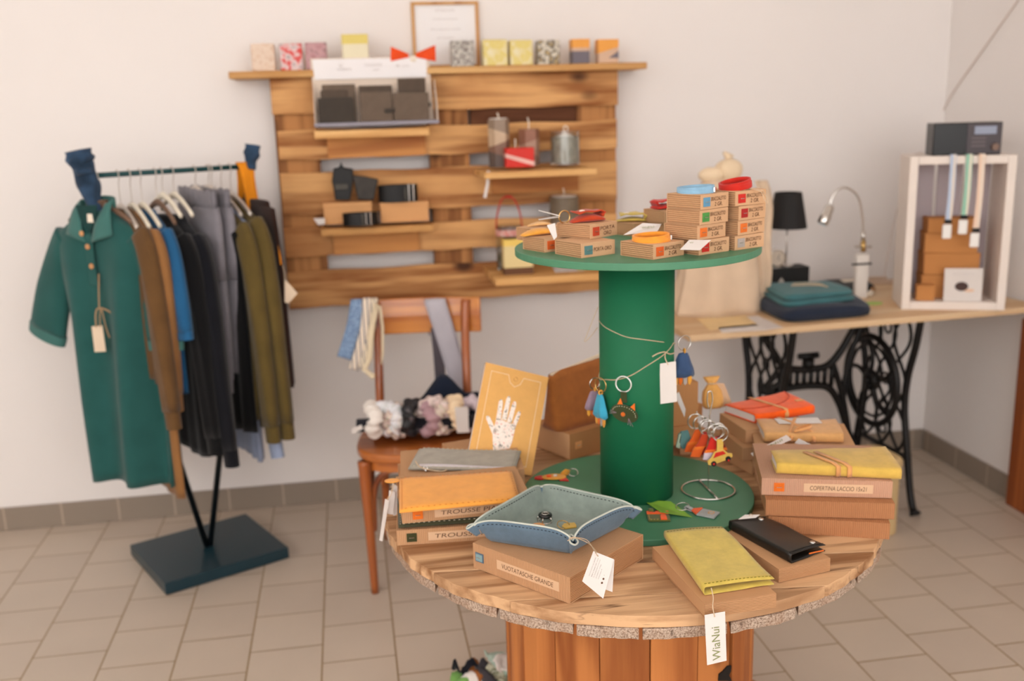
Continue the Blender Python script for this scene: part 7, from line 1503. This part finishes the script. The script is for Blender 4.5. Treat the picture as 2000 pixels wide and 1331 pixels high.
# lanyards over the crate
for i, (u, ln, c1_, c2_, lb) in enumerate(((.395, .215, (186, 200, 222), (226, 214, 200), 'pale blue and cream lanyard with white clip, left of three on the crate'), (.62, .20, (150, 200, 176), (228, 220, 200), 'mint green and cream lanyard with white clip, middle of three on the crate'), (.80, .245, (236, 206, 182), (232, 216, 200), 'peach lanyard with white clip, right of three on the crate'))):
    x = th+.02+(CWd-2*th-.04)*u*.92; t = thing('lanyard', lb, 'lanyard', tuple(cr_(x, -.006, CHt)), ca, group='lanyards hanging over the crate front'); m = stripes('lanyard_%d' % i, c1_, c2_, 0, .021, .38, .7)
    P = smooth_path([V3(0, .06, .002), V3(0, .01, .004), V3(0, -.001, .001), V3(0, -.003, -.03), V3(0, -.005, -ln*.6), V3(-.004, -.005, -ln)], 5); MB().sheet([[p_+V3(-.010, 0, 0), p_+V3(.010, 0, 0)] for p_ in P], .0018).build('ribbon', m, t)
    MB().box((-.004, -.006, -ln-.006), (.024, .008, .014)).build('black_buckle', bkm, t, bevel=.002); MB().box((-.006, -.006, -ln-.040), (.030, .010, .050)).build('white_clip', plain('white_plastic', (240, 236, 230), .35, var=0), t, bevel=.005, seg=3)
# radio
A, B = cr_(.075, .02, CHt+.0006), cr_(.075+.215, .02, CHt+.0006); hr = W(1880, 236, Y=A.y).z-(DZ+CHt)
t = thing('radio', 'black table radio with grey display panel on top of the white crate', 'radio', tuple((A+B)/2), ca+rad(4)); rw = .222; hr = .108
MB().box((0, .045, hr/2), (rw, .09, hr)).build('case', plain('gloss_black_case', (14, 12, 12), .25, var=0), t, bevel=.003); MB().box((rw*.24, -.001, hr/2), (rw*.50, .003, hr-.006)).build('control_panel', plain('grey_panel', (74, 66, 70), .35, var=.05), t, bevel=.001)
MB().box((rw*.25, -.0032, hr*.76), (.070, .002, .026)).build('display', plain('lcd', (150, 158, 178), .3, var=0), t); MB().lathe([(0, 0), (.013, 0), (.012, .010), (0, .010)], n=24, caps=False, M=Mx((rw*.40, -.0025, hr*.24), rx=pi/2)).build('knob', plain('bronze_knob', (110, 88, 76), .3, metal=.5, var=0), t)
mb = MB()
for k in range(3): mb.box((rw*.16, -.0028, hr*(.52-.12*k)), (.045, .0015, .006))
mb.build('buttons', plain('grey_buttons', (104, 94, 96), .4, var=0), t); MB().tube([(-.04, -.004, .003), (-.045, -.02, .002)], .003, 6).build('foot', bkm, t)
# cord from the radio down the crate side
c2 = MB().tube(smooth_path([W(1802, 298, Y=3.3), W(1780, 305, Y=3.32), W(1771, 330, Y=3.34), W(1760, 380, Y=3.36), W(1745, 440, Y=3.38), W(1732, 510, Y=3.40), W(1727, 545, Y=3.42)], 6), .0018, 6).build('power_cord', grey, smooth=True); tag(c2, 'thin grey power cord hanging left of the white crate', 'cord')
# cream storage box behind the right stacks
q0, q1 = W(1560, 1010, z=0), W(1745, 1030, z=0)
zt_ = .285
t = thing('cream_pouf', 'low cream rounded footstool on the floor before the treadle base', 'stool', (1.648, 3.045, 0), rad(4)); cm_ = plain('cream_stool', (206, 178, 130), .7, var=.05)
def rsq(r, e=.38): return [(r*(abs(cos(a_))**e)*(1 if cos(a_) > 0 else -1), r*(abs(sin(a_))**e)*(1 if sin(a_) > 0 else -1)) for a_ in [2*pi*i/60 for i in range(60)]]
MB().prism([(x*1.03, y*.50) for x, y in rsq(.178)], 0, zt_-.045).build('stool_body', cm_, t, bevel=.006); MB().prism([(x*1.03, y*.50) for x, y in rsq(.186)], zt_-.045, zt_).build('seat_top', cm_, t, bevel=.018, seg=4)
# fabrics on the bottom flange left
fg = 'fabric scraps on the lower left'
def rag(label, pts, w_, m, z0=.05, th=.004, seed=0, cat='scarf'):
    P = [W(x, y, z=z) for x, y, z in pts]; t = thing('fabric_scrap', label, cat, tuple(P[0]), group=fg); oo = P[0]; path = smooth_path(P, 6); g = []
    for i, c_ in enumerate(path):
        d = (path[min(i+1, len(path)-1)]-path[max(i-1, 0)]).normalized(); s_ = d.cross(V3(0, 0, 1)).normalized(); g.append([c_-oo+s_*(w_*k/2)+V3(0, 0, .010*sin(k*3+i*.5+seed)+.012*(1-k*k)) for k in (-1, -.6, -.2, .2, .6, 1)])
    MB().sheet(g, th).build('fabric', m, t, smooth=True); return t
rag('black narrow fabric strip sticking up at the lower edge', [(888, 1302, .10), (897, 1314, .07), (905, 1318, .06), (922, 1300, .09), (945, 1320, .06), (962, 1340, .05)], .018, bkc, seed=1)
rag('brown and black fabric strip below the drum table', [(924, 1300, .085), (934, 1315, .07), (945, 1335, .06)], .03, cloth('rust_cloth', (150, 90, 44), var=.3), seed=2)
rag('dark grey fabric strip beside the drum core', [(938, 1300, .09), (950, 1318, .075), (966, 1345, .06)], .035, cloth('charcoal', (66, 62, 66), var=.2), seed=3)
rag('white crumpled fabric near the lower edge', [(910, 1320, .06), (925, 1325, .06), (940, 1345, .05)], .05, scm['white'], seed=4)
rag('mint green fabric with a white fold left of the drum core', [(950, 1286, .11), (970, 1290, .10), (990, 1296, .09), (1003, 1310, .08)], .05, cloth('mint_cloth', (186, 206, 190), .8, var=.08), seed=5)
rag('white satin fabric leaning on the drum core', [(962, 1300, .10), (980, 1296, .10), (1004, 1310, .085)], .06, scm['white'], seed=6)
rag('olive and cream patterned fabric beside the drum core', [(957, 1308, .08), (975, 1322, .07), (998, 1340, .06)], .055, printed('camo_cloth', [(60, 62, 40), (220, 216, 190), (110, 116, 80), (236, 230, 214)], 40, .9), seed=7)
rag('bright green fabric at the very bottom edge', [(882, 1331, .05), (900, 1329, .055), (918, 1334, .05)], .05, cloth('bright_green_cloth', (130, 178, 96), var=.08), seed=8)
tb2 = None
# ================================================================= camera and light
cam = bpy.data.cameras.new('camera'); co = bpy.data.objects.new('camera', cam); COL.objects.link(co)
co.matrix_world = Matrix(((CR.x, -CD.x, -_f.x, 0), (CR.y, -CD.y, -_f.y, 0), (CR.z, -CD.z, -_f.z, HC), (0, 0, 0, 1)))
cam.sensor_width = 36; cam.lens = 35.0*FPX/1944.4; cam.clip_start = .05
cam.dof.use_dof = True; cam.dof.focus_distance = 1.52; cam.dof.aperture_fstop = 3.4
SC.camera = co
w = bpy.data.worlds.new('room_daylight'); SC.world = w; w.use_nodes = True
w.node_tree.nodes['Background'].inputs[0].default_value = (1.0, .985, .98, 1); w.node_tree.nodes['Background'].inputs[1].default_value = 4.1
def area(name, loc, tgt, size, power, col, spread=180):
    l = bpy.data.lights.new(name, 'AREA'); l.shape = 'RECTANGLE'; l.size, l.size_y = size; l.energy = power; l.color = col; l.spread = rad(spread)
    o = bpy.data.objects.new(name, l); COL.objects.link(o); o.location = loc; o.rotation_euler = (Vector(tgt)-Vector(loc)).to_track_quat('-Z', 'Y').to_euler(); return o
area('window_daylight', (-2.75, .35, 2.25), (.7, 3.2, .8), (1.4, 1.3), 26, (1, .975, .945))
area('ceiling_lamp', (.2, 1.9, 2.85), (.4, 3.2, .6), (1.6, 1.2), 7, (1, .95, .90))
SC.view_settings.view_transform = 'Standard'; SC.view_settings.look = 'None'; SC.view_settings.gamma = 1; SC.view_settings.use_curve_mapping = False
SC.view_settings.exposure = 0.0
